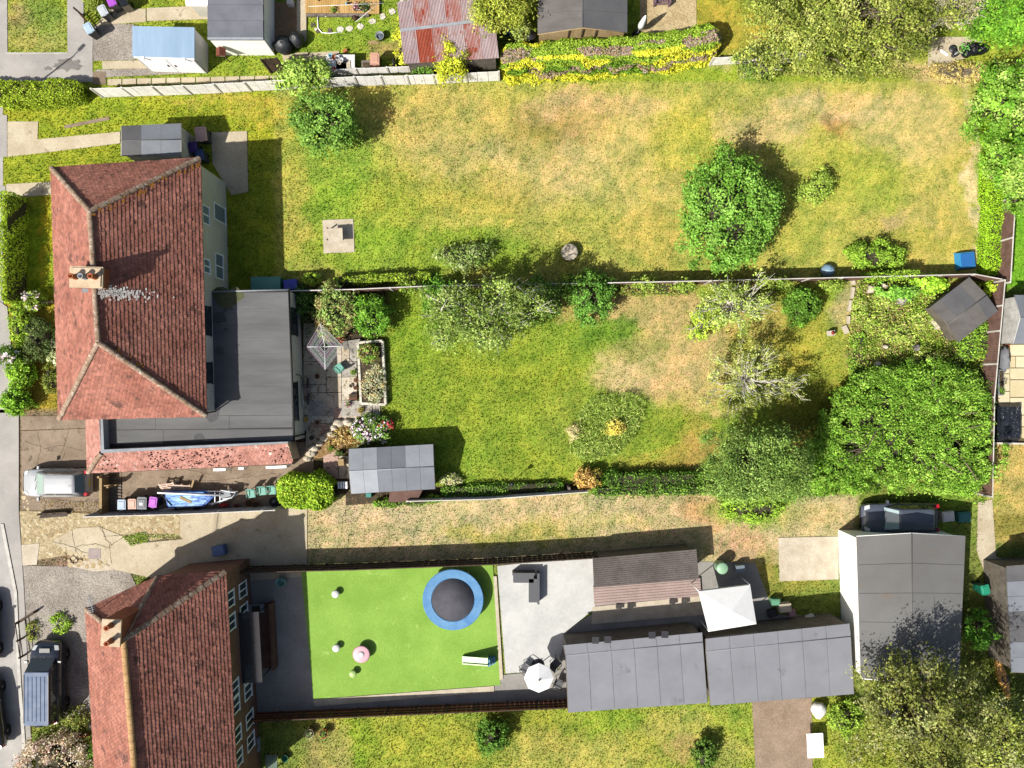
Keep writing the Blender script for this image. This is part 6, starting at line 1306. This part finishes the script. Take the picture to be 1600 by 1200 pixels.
R = root('kayak', 'orange kayak standing along the right edge by the grey roof', 'kayak', (*G(1562, 1056), 0)); a, b_ = np.array((*G(1552, 1022), .25)), np.array((*G(1572, 1090), .25)); m = MB()
m.tube([a, a + (b_ - a) * .15, a + (b_ - a) * .4, a + (b_ - a) * .6, a + (b_ - a) * .85, b_], [.03, .2, .32, .32, .2, .03], lidm('orange_plastic', 'd8a050'), 12); m.obj('hull', R)
c_ = (a + b_) / 2; m = MB(); m.lathe([(.22, 0), (.24, .03), (.18, .02), (.02, -.02)], (c_[0], c_[1], .54), BLKP, 16); m.obj('cockpit', R)
m = MB(); m.box(*G(1553, 938), 0, .3, 1.2, .5, lidm('amber_plastic', 'd89038'), .2, (.7, .9)); m.obj('storage_crate', None, 'amber orange box beside the grey roof at the right edge', 'box')
wheelie('emerald green bin at the corner of the big grey garage', 1524, 915, .2, lidm('emerald_body', '1a7058'), lidm('emerald_lid', '259a78'), .5, .55)
for i, (x, y, m_, lab) in enumerate(((1475, 805, GREYW, 'pale box right of the slate blue car'), (1500, 806, lidm('teal_box', '3a7a78'), 'teal box right of the slate blue car'))):
    b = MB(); b.box(*G(x, y), 0, .7, .6, .5, m_, .1, (1.04, 1.04)); b.box(*G(x, y), .5, .6, .5, .04, m_, .1); b.obj('storage_box', None, lab, 'box')
# right hand neighbour: black sheet, pot, tarps
BKS = mat('black_polythene', C('30343c'), C('242830'), C('6a7078'), scale=3, grain=5, gamt=.3, rough=.22, bump=1., spot=.66, bdist=.08)
b = MB(); n = 10; x0, y0 = G(1552, 690); x1, y1 = G(1590, 629); v = []; r = random.Random(2)
for j in range(n + 1):
    for i in range(n + 1): v.append((x0 + (x1 - x0) * i / n, y0 + (y1 - y0) * j / n, .5 + .08 * r.random() if 0 < i < n and 0 < j < n else .06))
b.add(v, [[j * (n + 1) + i, j * (n + 1) + i + 1, (j + 1) * (n + 1) + i + 1, (j + 1) * (n + 1) + i] for j in range(n) for i in range(n)], BKS, False); b.obj('plastic_sheet', None, 'black plastic sheeted stack on the cream pavers', 'plastic sheet')
pot('small terracotta pot at the corner of the cream pavers', 1570, 541, .14, .25, TERRA); b = MB(); b.blob((*G(1564, 562), .3), (.22, .75, .4), mat('grey_sheet', C('8f9298'), C('75787e'), scale=3, grain=6, gamt=.2, bump=.6), 10, 8, .25, 6); b.obj('covered_bundle', None, 'grey sheeted bundle against the brown fence by the pavers', 'bundle'); b = MB(); b.box(*G(1559, 598), .0, .3, 1.6, .35, LEAD, .02); b.box(*G(1559, 598), .35, .24, 1.5, .02, BARE, .02); b.obj('trough', None, 'long grey trough along the fence by the cream pavers', 'trough')
R = root('lawn_edging', 'low timber lawn edging below the black plastic sheet', 'edging', (*G(1580, 694), 0)); MB().box(*G(1590, 693), 0, 3.4, .12, .2, SST, -.02).obj('board', R)
# ladder on the edge of the laurel, shaded
b = MB(); b.tube([pt(1342, 585, 1.5), pt(1343, 604, 1.2)], .025, METW, 6); b.tube([pt(1352, 585, 1.5), pt(1353, 604, 1.2)], .025, METW, 6)
for i in range(3): b.tube([pt(1342.3, 590 + 5 * i, 1.45 - .1 * i), pt(1352.3, 590 + 5 * i, 1.45 - .1 * i)], .018, METW, 6)
b.tube([pt(1343, 604, 1.2), (*G(1343, 606), 0)], .025, METW, 6); b.tube([pt(1353, 604, 1.2), (*G(1353, 606), 0)], .025, METW, 6); b.obj('ladder', None, 'short metal ladder at the shaded edge of the laurel', 'ladder')
# ------------------------------------------------------------------ trees
tree(1312, 16, 150, 106, 2.0, 6.2, ['9aac4c', 'b2be5e', '82963e', '708636', 'c0c874', '607632'], 42000, .15, 'big olive green tree at the top right with pale twigs showing', k=.84, nc=330, cr=.62, fill=.35, lob=.12, low=-.2, twigs=110, r0=.24, core=0)
tree(1488, 16, 38, 34, 1.2, 4.0, ['b5ab7c', 'c6bd94', '9a9a5c'], 2600, .12, 'bare looking pale twiggy tree beside the big olive tree', nc=60, cr=.5, fill=.3, twigs=110, bark=PALEBARK)
tree(1566, 24, 52, 46, .8, 4.2, ['4f9a2c', '6ab83a', '86cc48', '3f7e26'], 13000, .17, 'bright green broadleaf tree in the top right corner', nc=110, cr=.55, fill=.5)
tree(1572, 160, 46, 62, 1.0, 5.0, ['4f9a2c', '6fb03c', '86c04c', 'b4d878', '3d7a22', '5aa030'], 14000, .17, 'tree with pale blotched leaves below the top right corner', nc=90, cr=.5, fill=.45, twigs=10)
tree(1583, 262, 38, 62, 1.0, 4.6, ['4a9428', '68a838', '80b84c', 'a8cc68', '3a7420', '5aa030'], 12000, .17, 'lower of the two blotchy leaved trees along the right edge', nc=80, cr=.5, fill=.45, twigs=10)
tree(1410, 672, 132, 98, .3, 2.4, ['6fb03c', '8ccc50', '57962e', '4a8428', 'a2d860'], 66000, .135, 'dense bright green laurel filling the bottom right of the garden', nc=950, cr=.34, fill=.84, low=-.1, lob=.07, core=.72, r0=.16, sq=2.6, shear=.5, k=.8)
tree(1328, 728, 46, 42, .2, 2.0, ['6fb03c', '8ccc50', '57962e', '4a8428'], 9000, .135, 'laurel growth filling the corner between conifer and main laurel', nc=120, cr=.36, fill=.75, core=.7, k=.8)
tree(1490, 745, 60, 26, .3, 2.0, ['6fb03c', '8ccc50', '57962e', 'a2d860'], 6000, .15, 'lower laurel growth against the fence at the garden corner', nc=70, cr=.4, fill=.7, core=.7)
tree(1295, 748, 34, 22, .2, 1.5, ['7cb840', '9acc54', '5c962e'], 2600, .14, 'small bright shrub between conifer and laurel', nc=40, cr=.35, fill=.6, core=.6, name='shrub', cat='shrub')
tree(1174, 722, 80, 50, .6, 6.2, ['74a04a', '8cb85c', '5a863c', '4a7434', 'a0c870'], 24000, .17, 'feathery olive conifer overhanging the bottom lawn fence', nc=170, cr=.6, fill=.4, lob=.2, low=-.25, core=.5, asp=.3, r0=.14, sq=.8, k=.86)
tree(757, 492, 92, 56, 1.0, 6.0, ['7fa24a', '98b85e', '64863a', 'aec878', '537230'], 15000, .15, 'spreading apple tree with pale twigs at the top of the lawn', nc=150, cr=.55, fill=.35, lob=.2, twigs=120, bark=PALEBARK, r0=.15)
tree(690, 470, 26, 34, .3, 2.0, ['4f9a34', '6ab848', '3f7e28'], 3600, .14, 'bright green shrub at the left end of the apple tree', name='shrub', cat='shrub', nc=50, cr=.35, fill=.6, core=.6)
tree(845, 466, 40, 34, .4, 2.2, ['5a8a3a', '78a650', '47702c'], 4600, .13, 'dark loose shrub between apple tree and round bush', name='shrub', cat='shrub', nc=60, cr=.4, fill=.5, core=.45)
tree(1150, 476, 58, 40, .6, 3.0, ['8fae4c', 'abc862', '6c8a3a', 'c0d67c'], 5200, .14, 'thin branched fruit tree near the fence right of the round bush', nc=80, cr=.42, fill=.35, twigs=90, bark=PALEBARK, r0=.12)
tree(1100, 505, 28, 24, .15, 1.2, ['a6c848', 'bcd85a', '86aa3a'], 2400, .13, 'yellow green shrub on the parched lawn under the fruit tree', name='shrub', cat='shrub', nc=40, cr=.32, fill=.4, twigs=20, bark=PALEBARK)
tree(1170, 592, 72, 64, .9, 3.4, ['98a650', 'aebb62', '7d8a40', 'bcc878'], 5000, .12, 'nearly bare tree with white trunk beside the conifer', nc=100, cr=.4, fill=.25, twigs=80, bark=PALEBARK, r0=.075)
tree(505, 190, 44, 46, .8, 3.4, ['6fa84a', '84ba58', '568c3a'], 9000, .16, 'rounded green tree at the left of the upper neighbour lawn', nc=90, cr=.5, fill=.6, core=.5)
tree(1137, 330, 74, 82, .6, 4.2, ['5ca03a', '70b44a', '4c8c30', '86c25c'], 22000, .17, 'large round green tree standing alone on the upper lawn', nc=180, cr=.55, fill=.68, core=.66, lob=.1, r0=.18)
tree(728, 402, 38, 20, .1, 1.2, ['7aa24c', '94b466', '5e8438', 'b0bc8c'], 3000, .14, 'loose grey green shrub on the upper lawn above the apple tree', name='shrub', cat='shrub', nc=50, cr=.5, fill=.4, twigs=24)
tree(1275, 295, 26, 24, .1, 1.2, ['96b850', 'a8c85e', '7ca040'], 2600, .14, 'small round bush right of the big lone tree', name='bush', cat='bush', nc=40, cr=.35, fill=.6, core=.6)
tree(1452, 1118, 84, 96, 1.5, 9.0, ['8f9a48', 'a2ab58', '747f3a', '5f6c30', 'b4b878'], 17000, .17, 'olive leaved tree below the big grey garage', k=.76, nc=150, cr=.7, fill=.45, twigs=40, r0=.2)
tree(1565, 1150, 60, 74, .6, 4.4, ['86983f', '9cac52', '6c7e34', 'b8bc8c'], 10000, .17, 'olive shrubby tree in the bottom right corner', nc=100, cr=.6, fill=.45, twigs=40)
tree(1530, 985, 16, 30, .3, 2.2, ['4f9a34', '6ab848', '3f7e28'], 2400, .15, 'narrow bright green bush between garage and kayak', name='bush', cat='bush', nc=30, cr=.35, fill=.5, core=.5)
tree(786, 0, 46, 42, .6, 4.2, ['a9b848', 'c2cc5e', '8c9c3a', '6e8030'], 12000, .2, 'drooping yellow green conifer at the top edge beside the rusty roof', nc=110, cr=.6, fill=.5, core=.5, asp=.28)
tree(704, 98, 28, 30, .3, 2.6, ['c8d03c', 'dce24e', 'a4b030', 'b8c83a'], 4800, .16, 'golden plumed shrub leaning over the corrugated roof', name='shrub', cat='shrub', nc=60, cr=.42, fill=.35, asp=.4)
tree(630, 70, 12, 34, .1, 1.3, ['d8dc40', 'e6ea58', 'b4c038'], 2200, .13, 'narrow golden shrub along the left wall of the rusty shed', name='shrub', cat='shrub', nc=30, cr=.28, fill=.5, core=.5)
tree(665, 108, 22, 12, .1, 1.1, ['4f8a34', '6aa848'], 1500, .13, 'small dark green shrub under the corrugated roof eave', name='shrub', cat='shrub', nc=24, cr=.3, fill=.5, core=.5)
tree(478, 118, 42, 22, .4, 2.0, ['84b048', 'a0c860', '689636', 'b6d878'], 5200, .17, 'leafy green bush overhanging the long silvery fence', name='bush', cat='bush', nc=60, cr=.4, fill=.5, core=.45)
tree(812, 40, 16, 22, .1, 1.4, ['a8c060', '7fa048', 'c6d68a'], 1500, .15, 'pale leafy shrub between conifer and timber shed', name='shrub', cat='shrub', nc=24, cr=.35, fill=.4)
tree(1190, 96, 44, 22, .3, 2.0, ['8fa048', 'a6b45c', '6c8038', '57803a'], 4200, .15, 'low straggly shrub in front of the silvery fence panels', name='shrub', cat='shrub', nc=50, cr=.42, fill=.4, twigs=30, bark=PALEBARK)
tree(1500, 114, 44, 15, .05, .7, ['c6b070', 'd6c288', 'b09a58', 'b8b84e'], 4200, .13, 'dry straw coloured shrub below the rubbish bags', name='shrub', cat='shrub', nc=60, cr=.36, fill=.5, core=.4)
tree(147, -6, 14, 16, .3, 1.3, ['8aa040', 'a8bc58', '5f7a30'], 900, .26, 'spiky palm like plant at the top edge beside the picket gate', name='shrub', cat='shrub', nc=14, cr=.4, fill=.4, asp=.16)
# ------------------------------------------------------------------ bushes
bush(924, 463, 34, 36, 2.2, ['5aa040', '74b854', '4a8a34', '3c7028'], 8000, .13, 'round glossy green bush against the middle of the long fence', nc=70, cr=.3)
bush(1250, 478, 24, 30, 1.7, ['4f8a30', '66a23c', '3d6e26'], 4600, .14, 'dark green upright bush right of the thin fruit tree', nc=50, cr=.3)
bush(525, 487, 36, 38, 1.9, ['74a04e', '94bc6a', '5a8a3c', 'a8a86a', 'b08a6a'], 6500, .15, 'mixed flecked green shrub beside the flat roofed extension', name='shrub', cat='shrub', nc=80, cr=.36)
bush(578, 494, 26, 32, 2.0, ['4f9a30', '6ab43e', '408026', '84c450'], 5000, .14, 'brighter green shrub at the lawn end of the mixed border', name='shrub', cat='shrub', nc=60, cr=.32)
bush(475, 470, 18, 18, 1.2, ['4a7a3a', '5c9048'], 1700, .14, 'shaded shrub in the corner under the extension wall', name='shrub', cat='shrub', nc=24)
bush(522, 524, 18, 8, .6, ['b05a50', '94443e', 'c88a78', '7a9a58'], 900, .12, 'reddish leaved low plants at the foot of the mixed border', name='plant', cat='plant', nc=20, cr=.2)
bush(575, 551, 15, 14, .8, ['5f9a38', '86bc50', 'b49a6a'], 1300, .12, 'leafy green plant at the top end of the raised bed', name='plant', cat='plant', nc=24, cr=.2, z0=.3)
bush(585, 600, 15, 28, .35, ['b4c09c', 'c6cfae', '9caa80', 'd0b070'], 2600, .10, 'silvery grey green low planting filling the raised bed', name='plant', cat='plant', nc=60, cr=.25, z0=.32, core=.5)
bush(580, 672, 28, 20, 1.0, ['6a9a48', '84b45c', '547e38'], 2600, .13, 'flowering bush with white blooms and some red ones by the rockery', nc=40, cr=.26, flowers=['f4f2f4', 'eae4ee', 'ffffff', 'e8b8d0'], nf=330, fl=.12)
bush(602, 662, 10, 9, .8, ['6a9a48', '547e38'], 500, .12, 'small rose bush with red blooms at the edge of the lawn', nc=14, cr=.2, flowers=['d83848', 'e8607a', 'c82838'], nf=60, fl=.15)
bush(530, 682, 22, 12, .4, ['b8904a', 'a07838', 'c8b070', '8a6a38', 'd8c88c'], 1500, .10, 'brown and straw rockery plants among pale boulders', name='plant', cat='plant', nc=40, cr=.22, core=.3)
bush(704, 750, 16, 9, .5, ['a8bc70', 'c6d098', '88a058', 'd8c0a8'], 900, .12, 'pale flowering plant at the bottom right corner of the grey shed', name='plant', cat='plant', nc=24, cr=.2)
bush(962, 668, 12.5, 12.5, .9, ['ecdc60', 'f4e880', 'd4c050', 'e0c868'], 1700, .1, 'round golden yellow bush in the middle of the grassy island bed', nc=40, cr=.18, core=.8)
bush(914, 748, 15, 16, 1.2, ['e0b468', 'ecc97c', 'c89454', 'd4bc62', 'a88048'], 1900, .11, 'orange leaved shrub by the bottom lawn fence', name='shrub', cat='shrub', nc=36, cr=.24)
bush(930, 745, 11, 12, 1.0, ['8a7a38', 'a8983c', '6a6a30'], 800, .11, 'brownish olive shrub tucked behind the orange one', name='shrub', cat='shrub', nc=20, cr=.24)
bush(53, 470, 13, 13, 1.2, ['8ab040', 'a4c458', '6f9434'], 1300, .13, 'white and pink flowered bush on the front lawn strip', nc=20, cr=.22, flowers=['f2dce0', 'ffffff', 'e8c4c8'], nf=130, fl=.13)
bush(33, 505, 17, 32, 1.3, ['8cb83c', 'a8d050', '6f9a30'], 3400, .13, 'fresh green bush by the pavement beside the front lawn', nc=40, cr=.26)
bush(62, 530, 24, 30, 1.5, ['5a7040', '6f8850', '465c32'], 4200, .12, 'dark grey green bush in front of the house', nc=50, cr=.26)
bush(84, 548, 9, 20, .9, ['d0dca8', 'e4ecc4', 'b0c080'], 1500, .12, 'cream variegated bush tight against the front wall', nc=30, cr=.2)
bush(17, 555, 14, 16, 1.2, ['4f7a34', '6a9a44'], 1400, .13, 'rose bush with white flowers hanging over the pavement', nc=24, cr=.28, flowers=['ffffff', 'f0d8dc'], nf=60, fl=.17)
bush(32, 584, 17, 26, 1.3, ['7cb838', '98d04c', '5f962c'], 3200, .13, 'bright clipped green bush below the white rose', nc=40, cr=.24)
bush(80, 592, 12, 22, .9, ['7a8a3c', '92a04c', '5c6c30'], 1500, .12, 'low olive shrub beside the front wall of the house', name='shrub', cat='shrub', nc=30, cr=.22)
bush(27, 628, 22, 18, 1.4, ['6aae30', '88c848', '4f8a28'], 3200, .13, 'lush green bush at the corner of the concrete drive', nc=40, cr=.26)
bush(84, 1190, 52, 44, 1.6, ['d8c8a0', 'e8c0b0', 'c8b88a', '9aa060', 'f0dcd0'], 6500, .13, 'pink and cream plumed bush in the bottom left corner', nc=90, cr=.4, core=.6)
bush(150, 1172, 9, 12, .8, ['5a9a34', '74b44a'], 900, .13, 'small green shrub beside the pink plumed bush', name='shrub', cat='shrub', nc=18, cr=.22)
bush(488, 436, 13, 8, .9, ['a4c848', 'b8d85c', '84aa3a'], 1500, .11, 'small clipped lime green bush behind the lawn fence', nc=26, cr=.16)
bush(1368, 398, 46, 20, 1.3, ['7cae3a', '94c44c', '62922e'], 5000, .13, 'long low green bush near the fence in the upper lawn', nc=60, cr=.28)
bush(770, 1148, 24, 26, 1.6, ['4f8a34', '66a044', '3d7028'], 3000, .14, 'dark green bush in the lower garden below the orange fence', nc=40, cr=.28)
bush(1100, 1180, 16, 24, 1.4, ['4f7a34', '66923e'], 1900, .14, 'dark bush left of the brown path at the bottom', nc=30, cr=.28)
bush(1180, 790, 50, 26, 1.1, ['86b83c', '9ccc50', '6a9a30'], 4200, .14, 'spreading green bush just below the main garden fence', nc=60, cr=.34)
bush(1400, 458, 30, 10, 1.1, ['4f9a38', '74c04c', '8fd060'], 1500, .18, 'large leaved green plant left of the dark skewed shed roof', name='plant', cat='plant', nc=30, cr=.24)
bush(1452, 444, 24, 12, 1.2, ['8acc3c', 'a8e050', '68a82e'], 1500, .2, 'bright lime leaved plant tucked behind the skewed shed', name='plant', cat='plant', nc=26, cr=.26)
bush(1545, 452, 12, 12, 1.0, ['a8d03c', 'c0e050', '84b030'], 800, .18, 'lime leaved plant in the fence corner beside the skewed shed', name='plant', cat='plant', nc=18, cr=.24)
bush(1322, 1122, 26, 24, 1.2, ['86b040', '9cc454', '6a9434'], 2200, .14, 'green bush beside the white garden bag', nc=36, cr=.3)
bush(94, 974, 13, 15, .45, ['86b83c', '9ccc50'], 900, .11, 'clump of bright weeds on the gravel drive', name='plant', cat='weeds', nc=30, cr=.24, core=0)
bush(51, 985, 8, 16, .4, ['9aa84c', 'b0a060', '7aa038'], 500, .11, 'dry weeds behind the dark front railing', name='plant', cat='weeds', nc=18, cr=.22, core=0)
bush(119, 1124, 18, 18, .6, ['8a9a48', 'a0a058', '6a8038'], 1300, .12, 'rough weeds by the rear of the black off road vehicle', name='plant', cat='weeds', nc=30, cr=.3, core=0)
# ------------------------------------------------------------------ hedges
def multi(P, t, a, zz, c):
    u = P[:, 0]; v = P[:, 1]
    g = pal(['8cb83c', '6f9c34', 'a2c44c'])[RNG.integers(0, 3, len(P))]; y = pal(['dcdc3c', 'e8e654', 'c4c836'])[RNG.integers(0, 3, len(P))]; b = pal(['a8988a', 'b8a698', '8c7c6c', 'b8907a', '8a9a50'])[RNG.integers(0, 5, len(P))]; d = pal(['5f942e', '74aa38', '4f8028'])[RNG.integers(0, 3, len(P))]
    k1 = fbm(u * .62 + 3, v * .8 + zz * 2.2 + a * .3, 3); k2 = fbm(u * .7 + 40, a * .9 + 7, 3); out = g.copy()
    top = zz > .72
    side = ~top & (a < 0)
    m = side & (k1 > .44); out[m] = y[m]
    m = side & (k1 <= .44); out[m] = d[m]
    m = side & (np.abs(zz - .45 - (k2 - .5) * .5) < .09) & (t > .12); out[m] = b[m]
    m = top & (a > -.78) & (a < .3 + (k2 - .5) * 1.4) & (k1 < .58); out[m] = b[m]
    m = top & (a < -.55) & (k1 > .5); out[m] = y[m]
    m = top & (a >= .3) & (k2 > .6); out[m] = y[m]
    return out * (.78 + .44 * RNG.random((len(P), 1)))
hedge(GL([(783, 104), (900, 98), (1020, 90), (1090, 78), (1116, 71)]), 1.25, 2.0, ['8cb83c'], 44000, .12, 'multicoloured hedge of yellow, green and brown below the timber shed', colfn=multi, rough=.1, batter=.9)
hedge(GL([(-30, 152), (60, 152), (142, 148)]), 1.45, 1.3, ['86a82c', '9cbc38', '6f9026', 'b0c848'], 13000, .11, 'clipped rounded green hedge at the left edge below the side road')
hedge(GL([(442, 764), (527, 764)]), 2.25, 1.6, ['9cc83c', 'b8dc54', '7fae30', '669a2a'], 12000, .16, 'clipped lime green hedge block between the green chairs and the shed', rough=.2)
hedge(GL([(525, 440), (675, 434)]), .6, .9, ['8cb038', 'a4c44a', '6f9430'], 5000, .11, 'low clipped hedge strip above the long brown fence')
hedge(GL([(690, 768), (880, 758)]), .75, .55, ['4f8a30', '6aa440', '3f7026', '80b450'], 5000, .11, 'low leafy border along the bottom lawn fence beside the grey shed', name='border_planting', cat='border', rough=.2)
hedge(GL([(935, 753), (1095, 750)]), 1.5, .95, ['4a8230', '5f9c3a', '3a6a26', '78b44a'], 9000, .13, 'ivy like green border between the orange shrub and the conifer', name='border_planting', cat='border', rough=.4, k=.66)
hedge(GL([(585, 786), (690, 778)]), .6, .7, ['6fa840', '8cc050', '558a30'], 3000, .12, 'narrow green border between the brown log box and lower fence', name='border_planting', cat='border', rough=.2)
hedge(GL([(955, 452), (1080, 452)]), .8, .7, ['86a848', 'a2b85a', '6a8a38', 'a08a50'], 4200, .11, 'patchy creeper along the long fence above the parched lawn', name='border_planting', cat='border', rough=.25)
hedge(GL([(1340, 436), (1420, 432)]), .5, 1.6, ['86b83c', '9ccc50', '6a9a30'], 3000, .12, 'green creeper growing over the long brown fence', name='creeper', cat='creeper', rough=.2)
hedge(GL([(1525, 560), (1520, 500), (1500, 560), (1460, 590)]), 1.2, .8, ['6fa83a', '8cc24c', '57882e'], 7000, .13, 'leafy growth between the dark skewed shed and the brown fence', name='border_planting', cat='border', rough=.3)
hedge(GL([(1548, 190), (1546, 300), (1541, 432)]), 1.35, .8, ['86c02c', '9cd43c', '70a826'], 14000, .1, 'vivid green clipped hedge strip along the brown board fence', rough=.08)
hedge(GL([(1340, 520), (1335, 590)]), 1.0, .4, ['6fa83a', '57882e', '8cc24c'], 2600, .12, 'ground ivy spilling over the edge of the weedy plot', name='border_planting', cat='border', rough=.2)
hedge(GL([(925, 765), (1090, 763), (1290, 766)]), .7, 1.05, ['5f9c3a', '78b44a', '4a8230', '8cc458'], 8000, .13, 'leafy ivy mass over the bottom garden fence right of the orange shrub', name='creeper', cat='creeper', rough=.42, k=.75)
hedge(GL([(36, 308), (35, 400), (36, 478)]), .62, 2.0, ['9cc034', 'b0d044', '84aa2c'], 9000, .11, 'tall clipped lime hedge along the pavement beside the upper front lawn', rough=.1)
fence('low dark fence across the front lawn at the end of the tall hedge', [(50, 477), (92, 473)], .7, .3, DKB, DKTIMB, 1.0, cap=False)
for i, (x, y, rx, ry, h, lab) in enumerate(((1362, 500, 20, 14, .7, 'bramble mound left in the weedy plot'), (1404, 520, 24, 16, .8, 'largest bramble mound in the middle of the weedy plot'), (1448, 560, 26, 14, .8, 'bramble mound below the skewed dark shed'), (1345, 480, 12, 14, .5, 'small bramble mound beside the pale edging blocks'), (1438, 500, 16, 14, .7, 'bramble mound against the rubble by the skewed shed'), (1380, 470, 18, 10, .6, 'bramble mound between the pale stones under the fence'))):
    bush(x, y, rx, ry, h, ['8fb848', 'a8c85c', '6f9c38', 'c0d070', 'b8a878'], 1500, .13, lab, name='bramble', cat='bramble', nc=30, cr=.3, core=.4, group='brambles in the weedy plot')
for i, (x, y, rx, lab) in enumerate(((640, 448, 16, 'small creeper clump on the fence right of the mixed border'), (1010, 443, 20, 'pale creeper clump hanging over the fence above the parched lawn'), (1068, 447, 16, 'creeper clump on the fence left of the thin fruit tree'), (1215, 443, 18, 'creeper clump on the fence behind the dark upright bush'), (905, 436, 26, 'dark creeper clump behind the fence above the round glossy bush'), (1300, 446, 16, 'creeper clump on the fence near the pale gravel corner'))):
    bush(x, y, rx, 8, 1.5, ['8fae48', 'a8c05c', '6f9038', '5a8a34'], 1100, .13, lab, name='creeper', cat='creeper', nc=24, cr=.24, core=.5, group='creepers along the long fence')
# ------------------------------------------------------------------ uncountable ground cover
def scatter(name, poly, n, leaf, hexes, zmax, asp=.5, k=.9, clumps=0, cr=.4, up=.6, seed=0, thresh=None):
    p = np.array(GL(poly)); lo, hi = p.min(0), p.max(0); P = lo + RNG.random((n * 3, 2)) * (hi - lo); P = P[inside(P, p.tolist())]
    if thresh: P = P[fbm(P[:, 0] * .9 + seed, P[:, 1] * .9, 3) > thresh]
    P = P[:n]; z = RNG.random(len(P)) ** 1.6 * zmax * (.4 + 1.2 * fbm(P[:, 0] * 1.1 + 5 + seed, P[:, 1] * 1.1, 3)); cl = pal(hexes, k); ix = np.clip((fbm(P[:, 0] * .8 + 70 + seed, P[:, 1] * .8 + 9, 4) * 1.9 - .45 + RNG.normal(size=len(P)) * .16) * len(cl), 0, len(cl) - 1).astype(int)
    o = leaf_mesh(name, np.concatenate((P, z[:, None]), 1), rand_unit(len(P)) + (0, 0, up), leaf * (.6 + .8 * RNG.random(len(P))), cl[ix] * (.72 + .56 * RNG.random((len(P), 1))), BASE, asp, kind='stuff'); o.parent = None; return o
BASE = bpy.data.objects.new('tmp', None)
scatter('weeds', [(1335, 446), (1450, 440), (1460, 480), (1500, 540), (1530, 545), (1525, 600), (1330, 600), (1320, 560)], 15000, .13, ['6a9a38', '94bc4c', '80b040', 'bccc64', 'acc455', 'b8a474', '6c9c38', 'a48c66', '9cb858', '78a440'], .6)
scatter('tall_grass', [(906, 640), (928, 618), (985, 612), (1008, 624), (1005, 656), (984, 690), (962, 710), (915, 722), (888, 704), (898, 670)], 8200, .26, ['7fa04c', '9cb85c', '6c9040', 'b4c470', '5f8638', '8fac54'], .6, .12, up=-.1, seed=4, thresh=.3, k=1.15)
bush(897, 676, 10, 11, .6, ['d8c890', 'e6d8a8', 'c0b070', 'b8b878'], 700, .2, 'pale straw coloured grass tuft at the left of the island bed', name='plant', cat='plant', nc=14, cr=.2, asp=.14, core=0)
scatter('undergrowth', [(470, 455), (600, 455), (596, 520), (520, 528), (472, 500)], 2500, .12, ['4f7a38', '6a7a48', '7a5a48'], .25)
scatter('moss_weeds', [(190, 838), (228, 830), (232, 846), (205, 854)], 900, .09, ['86b040', '6a9a34'], .12)
scatter('moss_weeds', [(222, 832), (282, 836), (280, 842), (225, 840)], 350, .09, ['86b040', '9a9a58'], .1)
scatter('undergrowth', [(60, 780), (160, 785), (160, 800), (70, 802)], 700, .09, ['a08a48', '8a7a40', 'b09a5c'], .12)
scatter('weeds', [(1310, 1100), (1420, 1060), (1560, 1020), (1580, 1200), (1320, 1200)], 6000, .14, ['7a9038', '94a44c', '6a7e34', 'b0b080'], .5)
scatter('leaf_litter', [(480, 662), (560, 660), (575, 690), (500, 715)], 1500, .09, ['a07838', '8a6230', 'c0a060'], .1)
scatter('undergrowth', [(1210, 690), (1290, 640), (1290, 750), (1220, 760)], 1500, .11, ['5f7a34', '7a6a38', '8aa044'], .25)
scatter('weeds', [(1150, 86), (1260, 86), (1440, 110), (1440, 125), (1150, 118)], 3500, .13, ['8fa048', 'a6a45c', '6c8038'], .4)
# ------------------------------------------------------------------ grass blades on every lawn that is not paved over
def blades(n):
    P = np.stack((RNG.uniform(-GX + .5, GX - .5, n), RNG.uniform(-GY + .5, GY - .5, n)), 1)
    for p in PAVED:
        P = P[~inside(P, p.tolist())]
    t = ground_tint(P[:, 0], P[:, 1]); n = len(P)
    g = np.clip((t[:, 1] - .75 * t[:, 0]) / (t[:, 1] + 1e-6) * 3, .25, 1)
    a = RNG.random(n) * 6.283; h = (.05 + .07 * RNG.random(n)) * (.5 + .5 * g); wd = .02 + .03 * RNG.random(n); ln = RNG.normal(size=(n, 2)) * .05
    ca, sa = np.cos(a) * wd, np.sin(a) * wd; z0 = np.full(n, -.03)
    V = np.stack((np.stack((P[:, 0] - ca, P[:, 1] - sa, z0), 1), np.stack((P[:, 0] + ca, P[:, 1] + sa, z0), 1), np.stack((P[:, 0] + ln[:, 0], P[:, 1] + ln[:, 1], h), 1)), 1).reshape(-1, 3)
    c = t * (.55 + 1.05 * RNG.random((n, 1))); c[:, 0] *= .88 + .3 * RNG.random(n)
    me = bpy.data.meshes.new('grass'); me.vertices.add(3 * n); me.vertices.foreach_set('co', V.astype(np.float32).ravel())
    me.loops.add(3 * n); me.loops.foreach_set('vertex_index', np.arange(3 * n, dtype=np.int32)); me.polygons.add(n)
    me.polygons.foreach_set('loop_start', np.arange(0, 3 * n, 3, dtype=np.int32)); me.polygons.foreach_set('loop_total', np.full(n, 3, np.int32))
    at = me.attributes.new('col', 'FLOAT_COLOR', 'POINT'); c4 = np.ones((3 * n, 4), np.float32); c4[:, :3] = np.repeat(np.clip(c, 0, .9), 3, 0); at.data.foreach_set('color', c4.ravel())
    me.materials.append(BLADE); me.update(calc_edges=True); link(bpy.data.objects.new('grass', me), kind='stuff')
blades(420000)
